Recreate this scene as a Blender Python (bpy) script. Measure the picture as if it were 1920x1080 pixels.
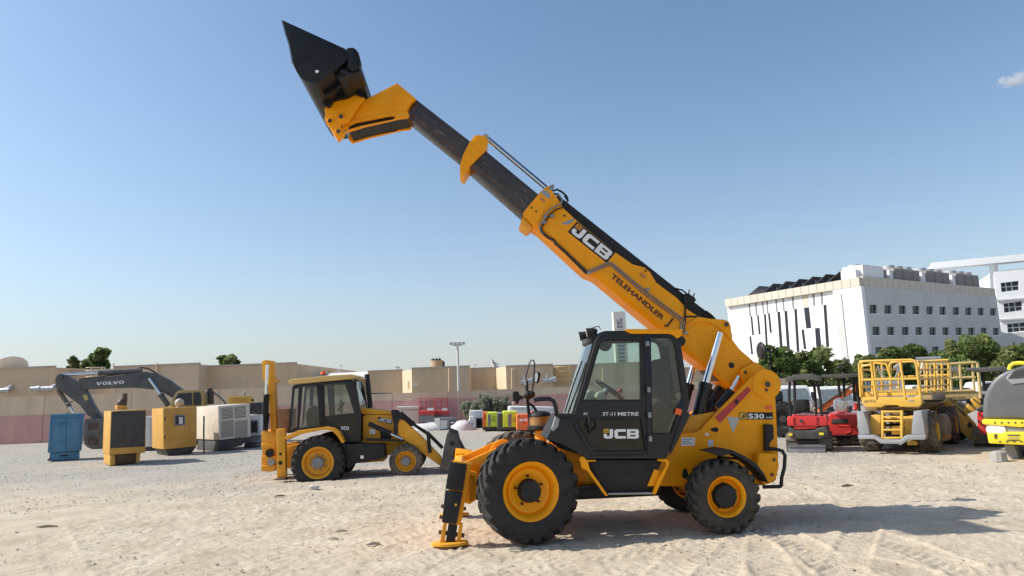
import bpy, bmesh, math, random
import numpy as np
from mathutils import Vector, Matrix
from mathutils.geometry import tessellate_polygon
random.seed(7)
rnd = random.Random(7)
for o in list(bpy.data.objects): bpy.data.objects.remove(o)
scn = bpy.context.scene
COL = scn.collection

# ------------------------------------------------------------ camera
FPX, EYE, HORIZON, ROLL = 1330., 1.95, 734., .040      # focal length and horizon row of the 1920 x 1080 picture
pit = math.atan((HORIZON - 540) / FPX)
FW = Vector((0, math.cos(pit), math.sin(pit)))
UP0 = Vector((0, -math.sin(pit), math.cos(pit)))
RT = Vector((1, 0, 0)) * math.cos(ROLL) - UP0 * math.sin(ROLL)
UPV = UP0 * math.cos(ROLL) + Vector((1, 0, 0)) * math.sin(ROLL)
cam = bpy.data.cameras.new('camera'); camo = bpy.data.objects.new('camera', cam); COL.objects.link(camo)
cam.sensor_width = 36; cam.lens = 36 * FPX / 1920; cam.clip_start = .1; cam.clip_end = 3000
camo.matrix_world = Matrix(((RT.x, UPV.x, -FW.x, 0), (RT.y, UPV.y, -FW.y, 0), (RT.z, UPV.z, -FW.z, EYE), (0, 0, 0, 1)))
scn.camera = camo
scn.render.resolution_x, scn.render.resolution_y = 1024, 576

# ------------------------------------------------------------ sky and sun
SUN_EL, SUN_AZ = math.radians(40), math.radians(2.0)     # sun to the left, a touch behind the machines
to_sun = Vector((-math.cos(SUN_EL) * math.cos(SUN_AZ), math.cos(SUN_EL) * math.sin(SUN_AZ), math.sin(SUN_EL)))
world = bpy.data.worlds.new('World'); scn.world = world; world.use_nodes = True
wn = world.node_tree.nodes; wl = world.node_tree.links
sky = wn.new('ShaderNodeTexSky'); sky.sky_type = 'NISHITA'; sky.sun_disc = False
sky.sun_elevation = SUN_EL; sky.sun_rotation = math.atan2(to_sun.x, to_sun.y)
sky.air_density = 1.0; sky.dust_density = 1.5; sky.ozone_density = 1.2; sky.altitude = 0
bg = wn['Background']; bg.inputs['Strength'].default_value = .13
wb = wn.new('ShaderNodeMix'); wb.data_type = 'RGBA'; wb.blend_type = 'MULTIPLY'; wb.inputs[0].default_value = 1; wb.inputs[7].default_value = (.83, .93, .99, 1)   # the phone's cool white balance
wl.new(sky.outputs[0], wb.inputs[6]); 
hz = wn.new('ShaderNodeMix'); hz.data_type = 'RGBA'; hz.inputs[7].default_value = (3.85, 3.95, 4.05, 1)      # dusty desert haze lying along the whole horizon, the same all round
geo = wn.new('ShaderNodeTexCoord'); sepz = wn.new('ShaderNodeSeparateXYZ'); wl.new(geo.outputs['Generated'], sepz.inputs[0])
hm = wn.new('ShaderNodeMath'); hm.operation = 'MULTIPLY'; hm.inputs[1].default_value = -7.5; wl.new(sepz.outputs[2], hm.inputs[0])
he = wn.new('ShaderNodeMath'); he.operation = 'EXPONENT'; wl.new(hm.outputs[0], he.inputs[0])
hf = wn.new('ShaderNodeMath'); hf.operation = 'MULTIPLY'; hf.use_clamp = True; hf.inputs[1].default_value = .85; wl.new(he.outputs[0], hf.inputs[0])
wl.new(hf.outputs[0], hz.inputs[0]); wl.new(wb.outputs[2], hz.inputs[6]); wl.new(hz.outputs[2], bg.inputs['Color'])
sl = bpy.data.lights.new('sun', 'SUN'); sl.energy = 4.15; sl.angle = math.radians(.53); sl.color = (1, .95, .87)
so = bpy.data.objects.new('sun', sl); COL.objects.link(so); so.rotation_euler = to_sun.to_track_quat('Z', 'Y').to_euler()
so.location = (-20, 5, 20)
scn.view_settings.view_transform = 'Standard'; scn.view_settings.look = 'None'
scn.view_settings.exposure = .4; scn.view_settings.gamma = 1

# ------------------------------------------------------------ measuring helpers
def ray(x, y): return FW + RT * ((x - 960) / FPX) + UPV * ((540 - y) / FPX)
def gnd(x, y, z=0):
    d = ray(x, y); t = (z - EYE) / d.z
    return Vector((d.x * t, d.y * t, z))
def at(x, y, Y):
    d = ray(x, y); t = Y / d.y
    return Vector((d.x * t, Y, EYE + d.z * t))
class Fr:
    """frame of a thing standing on the ground: u runs along it, v away from us, z up (metres)"""
    def __init__(s, px, py, yaw, v=0, K=None):
        if K: px, py = K[0] + px / K[2], K[1] + py / K[2]
        g = gnd(px, py); s.yaw = math.radians(yaw); s.c, s.s = math.cos(s.yaw), math.sin(s.yaw)
        s.o = Vector((g.x + s.s * v, g.y - s.c * v, 0))
    def __call__(s, px, py, v):
        d = ray(px, py); t = (v - s.o.x * s.s + s.o.y * s.c) / (-d.x * s.s + d.y * s.c)
        X, Y = d.x * t - s.o.x, d.y * t - s.o.y
        return (X * s.c + Y * s.s, EYE + d.z * t)
    def P(s, K, t, v):
        r = []
        for q in t.split():
            a, b = q.split(','); r.append(s(K[0] + float(a) / K[2], K[1] + float(b) / K[2], v))
        return r
    def D(s, K, t, v): return [(a, v, b) for a, b in s.P(K, t, v)]     # points in 3-D
    def p(s, K, a, b, v): q = s(K[0] + a / K[2], K[1] + b / K[2], v); return Vector((q[0], v, q[1]))
    def g(s, px, py):
        q = gnd(px, py); X, Y = q.x - s.o.x, q.y - s.o.y
        return Vector((X * s.c + Y * s.s, -X * s.s + Y * s.c, 0))
FULL = (0, 0, 1)
KA = (0, 620, 4); KB = (460, 640, 4); KC = (780, 560, 4.155); KD = (500, 20, 3.176); KE = (940, 320, 3.374); KG = (1020, 600, 3.6)
KI = (1440, 660, 4); KJ = (1340, 440, 3.31); Ka = (800, 760, 3.725); Kb = (1060, 760, 4.155); Ke = (1240, 580, 4.908)
Kf = (940, 600, 4.906); Kg = (660, 700, 7.385); Kh = (1080, 610, 5.686); K1 = (980, 330, 7.714); K2 = (880, 720, 6.75)
K3 = (1120, 480, 6.75); K4 = (1590, 660, 5.4); K5 = (1440, 690, 6.353); K6 = (1780, 660, 4.907); K7 = (530, 30, 4.5); K8 = (470, 670, 4.5)

# ------------------------------------------------------------ materials
MATS = {}
def nd(nt, t, **k):
    n = nt.nodes.new(t)
    for a, b in k.items():
        if a in n.inputs: n.inputs[a].default_value = b
        else: setattr(n, a, b)
    return n
def mat(name, col, rough=.5, metal=0, var=.12, scale=6, bump=0, bscale=60, dust=0, dustcol=(.42, .35, .26), spec=.5, coat=0,
        scratch=None, stretch=(1, 1, 1), rot=(0, 0, 0), rvar=.12):
    """painted, rubber or metal surface: base colour with soft variation, dust in patches, roughness breakup, fine relief"""
    if name in MATS: return MATS[name]
    m = bpy.data.materials.new(name); m.use_nodes = True; nt = m.node_tree; L = nt.links.new
    b = nt.nodes['Principled BSDF']; b.inputs['Metallic'].default_value = metal; b.inputs['Specular IOR Level'].default_value = spec
    b.inputs['Coat Weight'].default_value = coat; b.inputs['Coat Roughness'].default_value = .12
    tc = nd(nt, 'ShaderNodeTexCoord'); mp = nd(nt, 'ShaderNodeMapping'); L(tc.outputs['Object'], mp.inputs[0])
    mp.vector_type = 'TEXTURE'; mp.inputs['Scale'].default_value = [1 / q for q in stretch]; mp.inputs['Rotation'].default_value = rot
    n1 = nd(nt, 'ShaderNodeTexNoise', Scale=scale, Detail=5., Roughness=.65); L(mp.outputs[0], n1.inputs['Vector'])
    r1 = nd(nt, 'ShaderNodeValToRGB'); r1.color_ramp.elements[0].position = .3; r1.color_ramp.elements[1].position = .72
    c = list(col); d = [max(0, x * (1 - var)) for x in c]; e = [min(1, x * (1 + var * .7)) for x in c]
    r1.color_ramp.elements[0].color = (*d, 1); r1.color_ramp.elements[1].color = (*e, 1)
    L(n1.outputs[0], r1.inputs[0]); out = r1.outputs[0]
    if scratch:
        n4 = nd(nt, 'ShaderNodeTexNoise', Scale=scale * 2.3, Detail=6., Roughness=.7); L(mp.outputs[0], n4.inputs['Vector'])
        r4 = nd(nt, 'ShaderNodeValToRGB'); r4.color_ramp.elements[0].position = scratch[1]; r4.color_ramp.elements[1].position = min(1, scratch[1] + .05)
        L(n4.outputs[0], r4.inputs[0]); mx4 = nd(nt, 'ShaderNodeMix', data_type='RGBA'); mx4.inputs['B'].default_value = (*scratch[0], 1)
        mx4.inputs[7].default_value = (*scratch[0], 1)
        L(r4.outputs[0], mx4.inputs[0]); L(out, mx4.inputs[6]); out = mx4.outputs[2]
    if dust:
        n2 = nd(nt, 'ShaderNodeTexNoise', Scale=scale * .45 + 1, Detail=7., Roughness=.7); L(tc.outputs['Object'], n2.inputs['Vector'])
        r2 = nd(nt, 'ShaderNodeMapRange'); r2.inputs[1].default_value = .35; r2.inputs[2].default_value = .85
        r2.inputs[3].default_value = dust * .25; r2.inputs[4].default_value = min(1, dust * 1.5)
        L(n2.outputs[0], r2.inputs[0])
        mx = nd(nt, 'ShaderNodeMix', data_type='RGBA'); mx.inputs[7].default_value = (*dustcol, 1)
        L(r2.outputs[0], mx.inputs[0]); L(out, mx.inputs[6]); out = mx.outputs[2]
    L(out, b.inputs['Base Color'])
    n3 = nd(nt, 'ShaderNodeTexNoise', Scale=scale * 3, Detail=4.); L(mp.outputs[0], n3.inputs['Vector'])
    r3 = nd(nt, 'ShaderNodeMapRange'); r3.inputs[3].default_value = max(.02, rough - rvar); r3.inputs[4].default_value = min(1, rough + rvar)
    L(n3.outputs[0], r3.inputs[0]); L(r3.outputs[0], b.inputs['Roughness'])
    if bump:
        n5 = nd(nt, 'ShaderNodeTexNoise', Scale=bscale, Detail=5.); L(mp.outputs[0], n5.inputs['Vector'])
        bp = nd(nt, 'ShaderNodeBump', Strength=bump, Distance=.02); L(n5.outputs[0], bp.inputs['Height']); L(bp.outputs[0], b.inputs['Normal'])
    MATS[name] = m; return m
def glassmat(name, tint=(.72, .8, .76), refl=1.0):
    m = bpy.data.materials.new(name); m.use_nodes = True; nt = m.node_tree; L = nt.links.new
    nt.nodes.remove(nt.nodes['Principled BSDF']); out = nt.nodes['Material Output']
    tr = nd(nt, 'ShaderNodeBsdfTransparent'); tr.inputs[0].default_value = (*tint, 1)
    gl = nd(nt, 'ShaderNodeBsdfGlossy'); gl.inputs['Roughness'].default_value = .02; gl.inputs[0].default_value = (refl, refl, refl, 1)
    df = nd(nt, 'ShaderNodeBsdfDiffuse'); df.inputs[0].default_value = (.5, .46, .4, 1)
    fz = nd(nt, 'ShaderNodeFresnel', IOR=1.5)
    mu = nd(nt, 'ShaderNodeMath', operation='MULTIPLY_ADD'); mu.inputs[1].default_value = 1.0; mu.inputs[2].default_value = .0; L(fz.outputs[0], mu.inputs[0])
    mx = nd(nt, 'ShaderNodeMixShader'); L(mu.outputs[0], mx.inputs[0]); L(tr.outputs[0], mx.inputs[1]); L(gl.outputs[0], mx.inputs[2])
    tc = nd(nt, 'ShaderNodeTexCoord'); nz = nd(nt, 'ShaderNodeTexNoise', Scale=4., Detail=6.); L(tc.outputs['Object'], nz.inputs[0])
    mr = nd(nt, 'ShaderNodeMapRange'); mr.inputs[1].default_value = .4; mr.inputs[2].default_value = .9; mr.inputs[3].default_value = .0; mr.inputs[4].default_value = .04
    L(nz.outputs[0], mr.inputs[0])
    m2 = nd(nt, 'ShaderNodeMixShader'); L(mr.outputs[0], m2.inputs[0]); L(mx.outputs[0], m2.inputs[1]); L(df.outputs[0], m2.inputs[2])
    L(m2.outputs[0], out.inputs[0]); MATS[name] = m; return m

YEL = mat('yellow_paint', (.95, .365, .002), .45, var=.08, dust=.02, coat=.04, scale=3, spec=.22, scratch=((.62, .26, .006), .68))
YEL2 = mat('yellow_paint_sun_faded', (.82, .365, .015), .5, var=.14, dust=.1, spec=.3, scale=4, scratch=((.4, .18, .03), .68))
YLM = mat('yellow_lift_paint', (.75, .44, .045), .5, var=.12, dust=.2, scale=5)
BLK = mat('black_paint', (.009, .0105, .013), .36, var=.3, dust=.006, coat=.1, spec=.4)
BLKM = mat('black_matt', (.012, .013, .0145), .6, var=.3, dust=.025, spec=.35)
RUB = mat('tyre_rubber', (.021, .021, .022), .78, var=.35, dust=.08, dustcol=(.3, .25, .19), bump=.25, bscale=45, spec=.3)
RUBD = mat('dusty_tyre_rubber', (.035, .033, .03), .85, var=.3, dust=.55, dustcol=(.34, .28, .21), bump=.25, bscale=45, spec=.25)
RUBM = mat('worn_tyre_rubber', (.028, .027, .025), .82, var=.3, dust=.22, dustcol=(.3, .25, .19), bump=.25, bscale=45, spec=.25)
CHR = mat('chrome_rod', (.72, .74, .77), .12, metal=1, var=.05)
STL = mat('grey_steel', (.3, .31, .32), .4, metal=.9, var=.2, dust=.1)
BOOMS = mat('worn_boom_steel', (.036, .029, .026), .34, var=.5, scale=5, scratch=((.24, .23, .225), .6), stretch=(.3, 1, 5), rot=(0, .67, 0), dust=.08, dustcol=(.2, .1, .05), spec=.6)
BUCK = mat('black_bucket_steel', (.009, .011, .014), .4, spec=.3, var=.4, scale=4, scratch=((.07, .065, .06), .72), dust=.02, dustcol=(.2, .1, .06))
RUST = mat('rusty_worn_steel', (.09, .055, .04), .6, var=.5, scale=5, scratch=((.16, .15, .14), .66), bump=.2)
WHT = mat('white_print', (.8, .8, .8), .5, var=.04)
MAR = mat('maroon_print', (.075, .018, .01), .5, var=.05)
RED = mat('red_reflector', (.5, .035, .035), .35, var=.15)
ORG = mat('orange_lens', (.85, .13, .02), .3, var=.05)
GRYP = mat('grey_plastic', (.3, .31, .31), .6, var=.1)
SILV = mat('silver_paint', (.55, .56, .58), .35, metal=.4, var=.06)
GLS = glassmat('cab_glass', (.84, .9, .87))
GLSD = glassmat('tinted_cab_glass', (.1, .12, .11))

# ------------------------------------------------------------ mesh helpers
class MB:
    def __init__(s): s.bm = bmesh.new()
    def v(s, p): return s.bm.verts.new(p)
    def f(s, vs):
        try: return s.bm.faces.new(vs)
        except ValueError: return None
    def loft(s, rings, cap=True, closed=True):
        R = [[s.v(p) for p in r] for r in rings]; n = len(R[0])
        for a, b in zip(R, R[1:]):
            for i in range(n if closed else n - 1): s.f((a[i], a[(i + 1) % n], b[(i + 1) % n], b[i]))
        if cap: s.f(R[0][::-1]); s.f(R[-1])
        return s
    def prism(s, poly, v0, v1): return s.loft([[(u, v0, z) for u, z in poly], [(u, v1, z) for u, z in poly]])
    def prismz(s, poly, z0, z1): return s.loft([[(a, b, z0) for a, b in poly], [(a, b, z1) for a, b in poly]])
    def prismx(s, poly, x0, x1): return s.loft([[(x0, a, b) for a, b in poly], [(x1, a, b) for a, b in poly]])
    def box(s, lo, hi):
        x0, y0, z0 = lo; x1, y1, z1 = hi
        return s.prismz([(x0, y0), (x1, y0), (x1, y1), (x0, y1)], z0, z1)
    def plate(s, outer, holes, v0, v1):
        loops = [outer] + list(holes); flat = [p for l in loops for p in l]
        tris = tessellate_polygon([[Vector((u, z, 0)) for u, z in l] for l in loops])
        A = [s.v((u, v0, z)) for u, z in flat]; B = [s.v((u, v1, z)) for u, z in flat]
        for t in tris: s.f([A[i] for i in t]); s.f([B[i] for i in t[::-1]])
        k = 0
        for l in loops:
            n = len(l)
            for i in range(n): s.f((A[k + i], A[k + (i + 1) % n], B[k + (i + 1) % n], B[k + i]))
            k += n
        return s
    def cyl(s, p0, p1, r, r1=None, n=16, cap=True):
        p0, p1 = Vector(p0), Vector(p1); d = (p1 - p0).normalized(); r1 = r if r1 is None else r1
        a = d.orthogonal().normalized(); b = d.cross(a)
        c = [(math.cos(6.2832 * i / n), math.sin(6.2832 * i / n)) for i in range(n)]
        return s.loft([[p0 + (a * x + b * y) * r for x, y in c], [p1 + (a * x + b * y) * r1 for x, y in c]], cap)
    def tube(s, pts, r, n=8, sq=False):
        pts = [Vector(p) for p in pts]; rings = []; a = None
        for i, p in enumerate(pts):
            d = (pts[min(i + 1, len(pts) - 1)] - pts[max(i - 1, 0)]).normalized()
            a = d.orthogonal().normalized() if a is None else (a - d * a.dot(d)).normalized()
            b = d.cross(a)
            rings.append([p + (a * math.cos(6.2832 * (k + .5) / n) + b * math.sin(6.2832 * (k + .5) / n)) * r for k in range(n)])
        return s.loft(rings)
    def lathe(s, prof, n=32, c=(0, 0, 0), axis='y', a0=0, a1=6.28318531):
        full = abs(a1 - a0) > 6.28; m = n if full else n + 1; rings = []
        for k in range(m):
            t = a0 + (a1 - a0) * k / n; ct, st = math.cos(t), math.sin(t)
            rings.append([(c[0] + r * ct, c[1] + h, c[2] + r * st) if axis == 'y' else ((c[0] + r * ct, c[1] + r * st, c[2] + h) if axis == 'z' else (c[0] + h, c[1] + r * ct, c[2] + r * st)) for r, h in prof])
        R = [[s.v(p) for p in r] for r in rings]
        for k in range(n):
            A, B = R[k], R[(k + 1) % m]
            for i in range(len(prof) - 1): s.f((A[i], A[i + 1], B[i + 1], B[i]))
        return s
    def sphere(s, c, r, n=12, sc=(1, 1, 1)):
        bmesh.ops.create_uvsphere(s.bm, u_segments=n, v_segments=max(6, n // 2), radius=r, matrix=Matrix.Translation(c) @ Matrix.Diagonal((*sc, 1))); return s
    def build(s, name, m, parent=None, bevel=0, seg=2, smooth=.6, loc=None):
        bm = s.bm; bmesh.ops.remove_doubles(bm, verts=bm.verts, dist=1e-5); bmesh.ops.recalc_face_normals(bm, faces=bm.faces)
        if bevel:
            ed = [e for e in bm.edges if len(e.link_faces) == 2 and e.calc_face_angle(0) > .45]
            bmesh.ops.bevel(bm, geom=ed, offset=bevel, segments=seg, affect='EDGES', profile=.6, clamp_overlap=True)
        me = bpy.data.meshes.new(name); bm.to_mesh(me); bm.free()
        if smooth: me.shade_smooth(); me.set_sharp_from_angle(angle=smooth)
        return link(name, me, m, parent, loc)
def link(name, me, m, parent=None, loc=None):
    if m: me.materials.append(m)
    o = bpy.data.objects.new(name, me); COL.objects.link(o); o.parent = parent
    if loc: o.location = loc
    return o
def tag(o, label=None, cat=None, group=None, kind=None):
    for k, x in (('label', label), ('category', cat), ('group', group), ('kind', kind)):
        if x: o[k] = x
    return o
def thing(name, label, cat, fr=None, loc=None, yaw=0, group=None):
    o = bpy.data.objects.new(name, None); COL.objects.link(o); o.empty_display_size = .3
    o.location = fr.o if fr else loc; o.rotation_euler.z = fr.yaw if fr else yaw
    return tag(o, label, cat, group)
def copy_tree(o, parent=None):
    c = o.copy(); COL.objects.link(c); c.parent = parent
    for ch in list(o.children): copy_tree(ch, c)
    return c
def lettermesh(loops_list, fmap):
    me = bpy.data.meshes.new('print'); vs, fs = [], []
    for loops in loops_list:
        k = len(vs); flat = [p for l in loops for p in l]
        vs += [fmap(x, y) for x, y in flat]
        for t in tessellate_polygon([[Vector((x, y, 0)) for x, y in l] for l in loops]): fs.append([k + i for i in t])
    me.from_pydata(vs, [], fs); return me
def affine(p0, p1, pt, lift):
    """unit square -> the patch of a surface with corner p0, right end p1, top pt, lifted towards us by lift"""
    p0, p1, pt = Vector(p0), Vector(p1), Vector(pt); n = (p1 - p0).cross(pt - p0).normalized()
    return lambda x, y: p0 + (p1 - p0) * x + (pt - p0) * y + n * lift
LOGO_J = [[(.0, .5), (.0, .2), (.06, .07), (.18, 0), (.6, 0), (.72, .07), (.78, .2), (.78, 1), (.5, 1), (.5, .27), (.27, .27), (.27, .5)]]
LOGO_C = [[(.9, .2), (.96, .07), (1.08, 0), (1.84, 0), (1.84, .27), (1.19, .27), (1.19, .73), (1.84, .73), (1.84, 1), (1.08, 1), (.96, .93), (.9, .8)]]
LOGO_B = [[(1.94, 0), (2.78, 0), (2.88, .06), (2.93, .17), (2.93, .38), (2.9, .46), (2.83, .5), (2.9, .54), (2.93, .62), (2.93, .83), (2.88, .94), (2.78, 1), (1.94, 1)],
          [(2.22, .22), (2.64, .22), (2.64, .39), (2.22, .39)], [(2.22, .61), (2.64, .61), (2.64, .78), (2.22, .78)]]
def logo(parent, fm, m=WHT, ym=None):
    g = lambda x, y: fm(x / 2.93, y)
    for n_, l in (('letter_j', LOGO_J), ('letter_c', LOGO_C), ('letter_b', LOGO_B)): link('lettering', lettermesh([l], g), m, parent)
    if ym: link('emblem', lettermesh([[[(0, .62), (.4, .62), (.4, 1.04), (0, 1.04)], [(.08, .7), (.08, .96), (.32, .96), (.32, .7)]], [[(.13, .75), (.27, .75), (.27, .91), (.13, .91)]]], g), ym, parent)
_fc = {}
def text(s, parent, p0, p1, pt, m, lift=.004, bold=.02, name='lettering', shear=0):
    """a line of print whose baseline runs p0-p1 and whose capitals reach pt"""
    cu = bpy.data.curves.new('t', 'FONT'); cu.body = s; cu.offset = bold; cu.shear = shear; cu.resolution_u = 3
    ob = bpy.data.objects.new('t', cu); COL.objects.link(ob); bpy.context.view_layer.update()
    me = bpy.data.meshes.new_from_object(ob.evaluated_get(bpy.context.evaluated_depsgraph_get())); bpy.data.objects.remove(ob)
    xs = [v.co.x for v in me.vertices]; ys = [v.co.y for v in me.vertices]
    x0, w, h = min(xs), max(xs) - min(xs), max(ys); fm = affine(p0, p1, pt, lift)
    for v in me.vertices: v.co = fm((v.co.x - x0) / w, v.co.y / h)
    me.materials.clear()
    return link(name, me, m, parent)
def patch(parent, pts, m, name='decal', lift=.003, th=.002):
    """thin sticker or plate on a surface given by its corners"""
    pts = [Vector(p) for p in pts]; n = (pts[1] - pts[0]).cross(pts[-1] - pts[0]).normalized()
    if n.y > 0: n = -n
    return MB().loft([[p + n * lift for p in pts], [p + n * (lift - th) for p in pts]]).build(name, m, parent, smooth=0)
def wheel(parent, R, W, rimR, c, side, m_tyre, m_rim, m_hub, steer=0, lugs=20, nuts=5, hubr=.1, dish=.08, name='wheel', lug_h=.045, hubout=.03, simple=False, flat=None):
    """part wheel (the rim) with tyre, hub cap and nuts below it; side -1 looks towards us"""
    s = side; w2 = W / 2; n = 20 if simple else 44
    rim = MB(); e = .012
    rim.lathe([(rimR * .30, s * (w2 - dish - .03)), (rimR * .55, s * (w2 - dish - .03)), (rimR * .68, s * (w2 - dish)), (rimR * .74, s * (w2 - dish + .005)), (rimR * .80, s * (w2 - dish - .02)), (rimR * .86, s * (w2 - .06)),
               (rimR * .93, s * (w2 - .035)), (rimR * 1.0, s * (w2 - .02)), (rimR * 1.02, s * (w2 - .03)), (rimR * 1.0, s * (w2 - .06)), (rimR * .9, 0), (rimR * .9, -s * w2 * .9), (rimR, -s * w2 * .95)], n)
    rim.lathe([(0, s * (w2 - dish - .032)), (rimR * .3, s * (w2 - dish - .03))], n)
    wo = rim.build(name, m_rim, parent, loc=c); wo.rotation_euler.z = steer
    t = MB(); r0 = R - lug_h
    half = [(rimR * .98, -w2 * .82), (rimR * 1.06, -w2 * .93), (rimR + (r0 - rimR) * .22, -w2 * .99), (rimR + (r0 - rimR) * .28, -w2 * .975), (rimR + (r0 - rimR) * .5, -w2 * 1.0), (rimR + (r0 - rimR) * .78, -w2 * .985), (rimR + (r0 - rimR) * .82, -w2 * .96), (r0 - .02, -w2 * .9), (r0, -w2 * .72), (r0 + .006, -w2 * .3)]
    t.lathe(half + [(a, -b) for a, b in half[::-1]], n)
    if not simple or lugs:
        wt = 6.2832 / lugs * .23
        for sd in (-1, 1):
            for k in range(lugs):
                th = 6.2832 * (k + (.5 if sd > 0 else 0)) / lugs; rings = []
                for q, (vv, rr, dt) in enumerate(((-.06, R, 0), (.45, R, .5), (.86, R - .006, .9), (1.0, R - .03, 1.0), (1.0, rimR + (R - rimR) * .66, 1.02))):
                    ta = th + dt * 6.2832 / lugs * .85; wd = wt * (1 + .25 * dt); ri = rr - lug_h * 1.3 if q < 3 else rr
                    vi = sd * vv * w2; vin = vi if q < 3 else sd * .9 * w2
                    if q < 3: rings.append([(rr * math.cos(ta - wd * .8), vi, rr * math.sin(ta - wd * .8)), (rr * math.cos(ta + wd * .8), vi, rr * math.sin(ta + wd * .8)), (ri * math.cos(ta + wd), vin, ri * math.sin(ta + wd)), (ri * math.cos(ta - wd), vin, ri * math.sin(ta - wd))])
                    else: rings.append([(rr * math.cos(ta - wd * .8), vi, rr * math.sin(ta - wd * .8)), (rr * math.cos(ta + wd * .8), vi, rr * math.sin(ta + wd * .8)), ((rr - .02) * math.cos(ta + wd), vin, (rr - .02) * math.sin(ta + wd)), ((rr - .02) * math.cos(ta - wd), vin, (rr - .02) * math.sin(ta - wd))])
                t.loft(rings)
    to = t.build('tyre', m_tyre, wo)
    if flat:                                            # a soft tyre spreads where it meets the ground
        for q in to.data.vertices:
            if q.co.z < -flat: q.co.y *= 1 + .25 * min(1, (-flat - q.co.z) * 4); q.co.z = -flat
    h = MB(); h.lathe([(hubr * 1.06, s * (w2 - dish - .05)), (hubr * 1.06, s * (w2 - dish)), (hubr, s * (w2 - dish + .012)), (hubr * .97, s * (w2 + hubout - .015)), (hubr * .9, s * (w2 + hubout)), (hubr * .3, s * (w2 + hubout + .006)), (0, s * (w2 + hubout + .006))], 24)
    h.build('hub_cap', m_hub, wo)
    for k in range(nuts):
        a = 6.2832 * (k + .3) / nuts; rr = rimR * .5 if hubr < rimR * .42 else hubr * 1.12
        MB().cyl((rr * math.cos(a), s * (w2 - dish - .045), rr * math.sin(a)), (rr * math.cos(a), s * (w2 - dish + .02), rr * math.sin(a)), rimR * .045, n=6).build('wheel_nut', m_hub, wo)
    return wo
def ram(parent, p0, p1, p2, r, m_body=None, m_rod=None, name='hydraulic_ram', rr=.6):
    """hydraulic ram: barrel p0-p1 with its chrome rod running on to p2"""
    b = MB().cyl(p0, p1, r, n=18); d = (Vector(p1) - Vector(p0)).normalized()
    b.cyl(Vector(p1) - d * r * .9, Vector(p1) + d * r * .15, r * 1.13, n=18)
    o = b.build(name, m_body or BLK, parent, bevel=.004, seg=1)
    MB().cyl(Vector(p1) - d * r, p2, r * rr, n=16).build('piston_rod', m_rod or CHR, o); return o
def arc(c, r, a0, a1, n): return [(c[0] + r * math.cos(a0 + (a1 - a0) * i / n), c[1] + r * math.sin(a0 + (a1 - a0) * i / n)) for i in range(n + 1)]

def pr(parent, fr, K, s, v0, v1, name, m, bevel=0, seg=2):
    """part cut as a side outline (picture points in crop K, "a,b:c,d" for a rectangle) and given its depth v0-v1"""
    if ':' in s:
        a, b = s.split(':'); x0, y0 = a.split(','); x1, y1 = b.split(','); s = f'{x0},{y0} {x1},{y0} {x1},{y1} {x0},{y1}'
    return MB().prism(fr.P(K, s, v0), v0, v1).build(name, m, parent, bevel=bevel, seg=seg)
def rod(parent, fr, K, s, v, r, name, m, n=8, v2=None):
    """bar or pipe through picture points at depth v (ending at v2)"""
    q = s.split(); k = len(q) - 1; vv = [v + ((v2 - v) * i / k if v2 is not None else 0) for i in range(k + 1)]
    return MB().tube([fr.D(K, t, w)[0] for t, w in zip(q, vv)], r, n).build(name, m, parent)
def label_text(parent, fr, K, s, v, txt, m, bold=.02, lift=.006, shear=0):
    q = fr.D(K, s, v); return text(txt, parent, q[0], q[1], q[2], m, lift, bold, shear=shear)
def decal(parent, fr, K, s, v, m, name='decal', lift=.006):
    if ':' in s:
        a, b = s.split(':'); x0, y0 = a.split(','); x1, y1 = b.split(','); s = f'{x0},{y0} {x1},{y0} {x1},{y1} {x0},{y1}'
    return patch(parent, fr.D(K, s, v), m, name, lift)
def frxy(x, y, yaw):
    f = Fr.__new__(Fr); f.yaw = math.radians(yaw); f.c, f.s = math.cos(f.yaw), math.sin(f.yaw); f.o = Vector((x, y, 0)); return f
# ------------------------------------------------------------ ground
def vnoise(x, y, seed):
    """smooth value noise for arrays"""
    rs = np.random.RandomState(seed); T = rs.rand(256, 256)
    xi, yi = np.floor(x).astype(int), np.floor(y).astype(int); fx, fy = x - xi, y - yi
    fx, fy = fx * fx * (3 - 2 * fx), fy * fy * (3 - 2 * fy)
    a, b, c, d = T[xi % 256, yi % 256], T[(xi + 1) % 256, yi % 256], T[xi % 256, (yi + 1) % 256], T[(xi + 1) % 256, (yi + 1) % 256]
    return (a * (1 - fx) + b * fx) * (1 - fy) + (c * (1 - fx) + d * fx) * fy - .5
def axis(lo, f0, f1, step, hi, g):
    a = list(np.arange(f0, f1, step)); d = step; x = f1
    while x < hi: a.append(x); d *= g; x += d
    a.append(hi); d = step; x = f0 - d; b = []
    while x > lo: b.append(x); d *= g; x -= d
    b.append(lo); return np.array(b[::-1] + a)
gx = axis(-900, -7.5, 9.5, .03, 900, 1.13); gy = axis(-200, 6.6, 13.5, .026, 1600, 1.035)
X, Y = np.meshgrid(gx, gy)
Hh = np.zeros_like(X)
near = np.clip((30 - np.abs(Y - 5)) / 15, 0, 1) * np.clip((40 - np.abs(X)) / 20, 0, 1)
for sc, am, sd in ((.35, .02, 1), (.9, .011, 2), (2.6, .007, 3), (6.5, .009, 4), (14, .009, 5), (27, .006, 6)): Hh += am * 2 * vnoise(X * sc + 40, Y * sc + 17, sd) * near
cl = vnoise(X * .7 + 9, Y * .7 + 3, 11) + .6 * vnoise(X * 2.1, Y * 2.1, 12)       # churned patches
Hh += near * np.clip(cl * 2.2 - .1, 0, 1) * (np.abs(vnoise(X * 7, Y * 9, 13)) * .036 - .006)
fine = (np.abs(X - 1) < 13) & (Y > 5.5) & (Y < 20)
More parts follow.
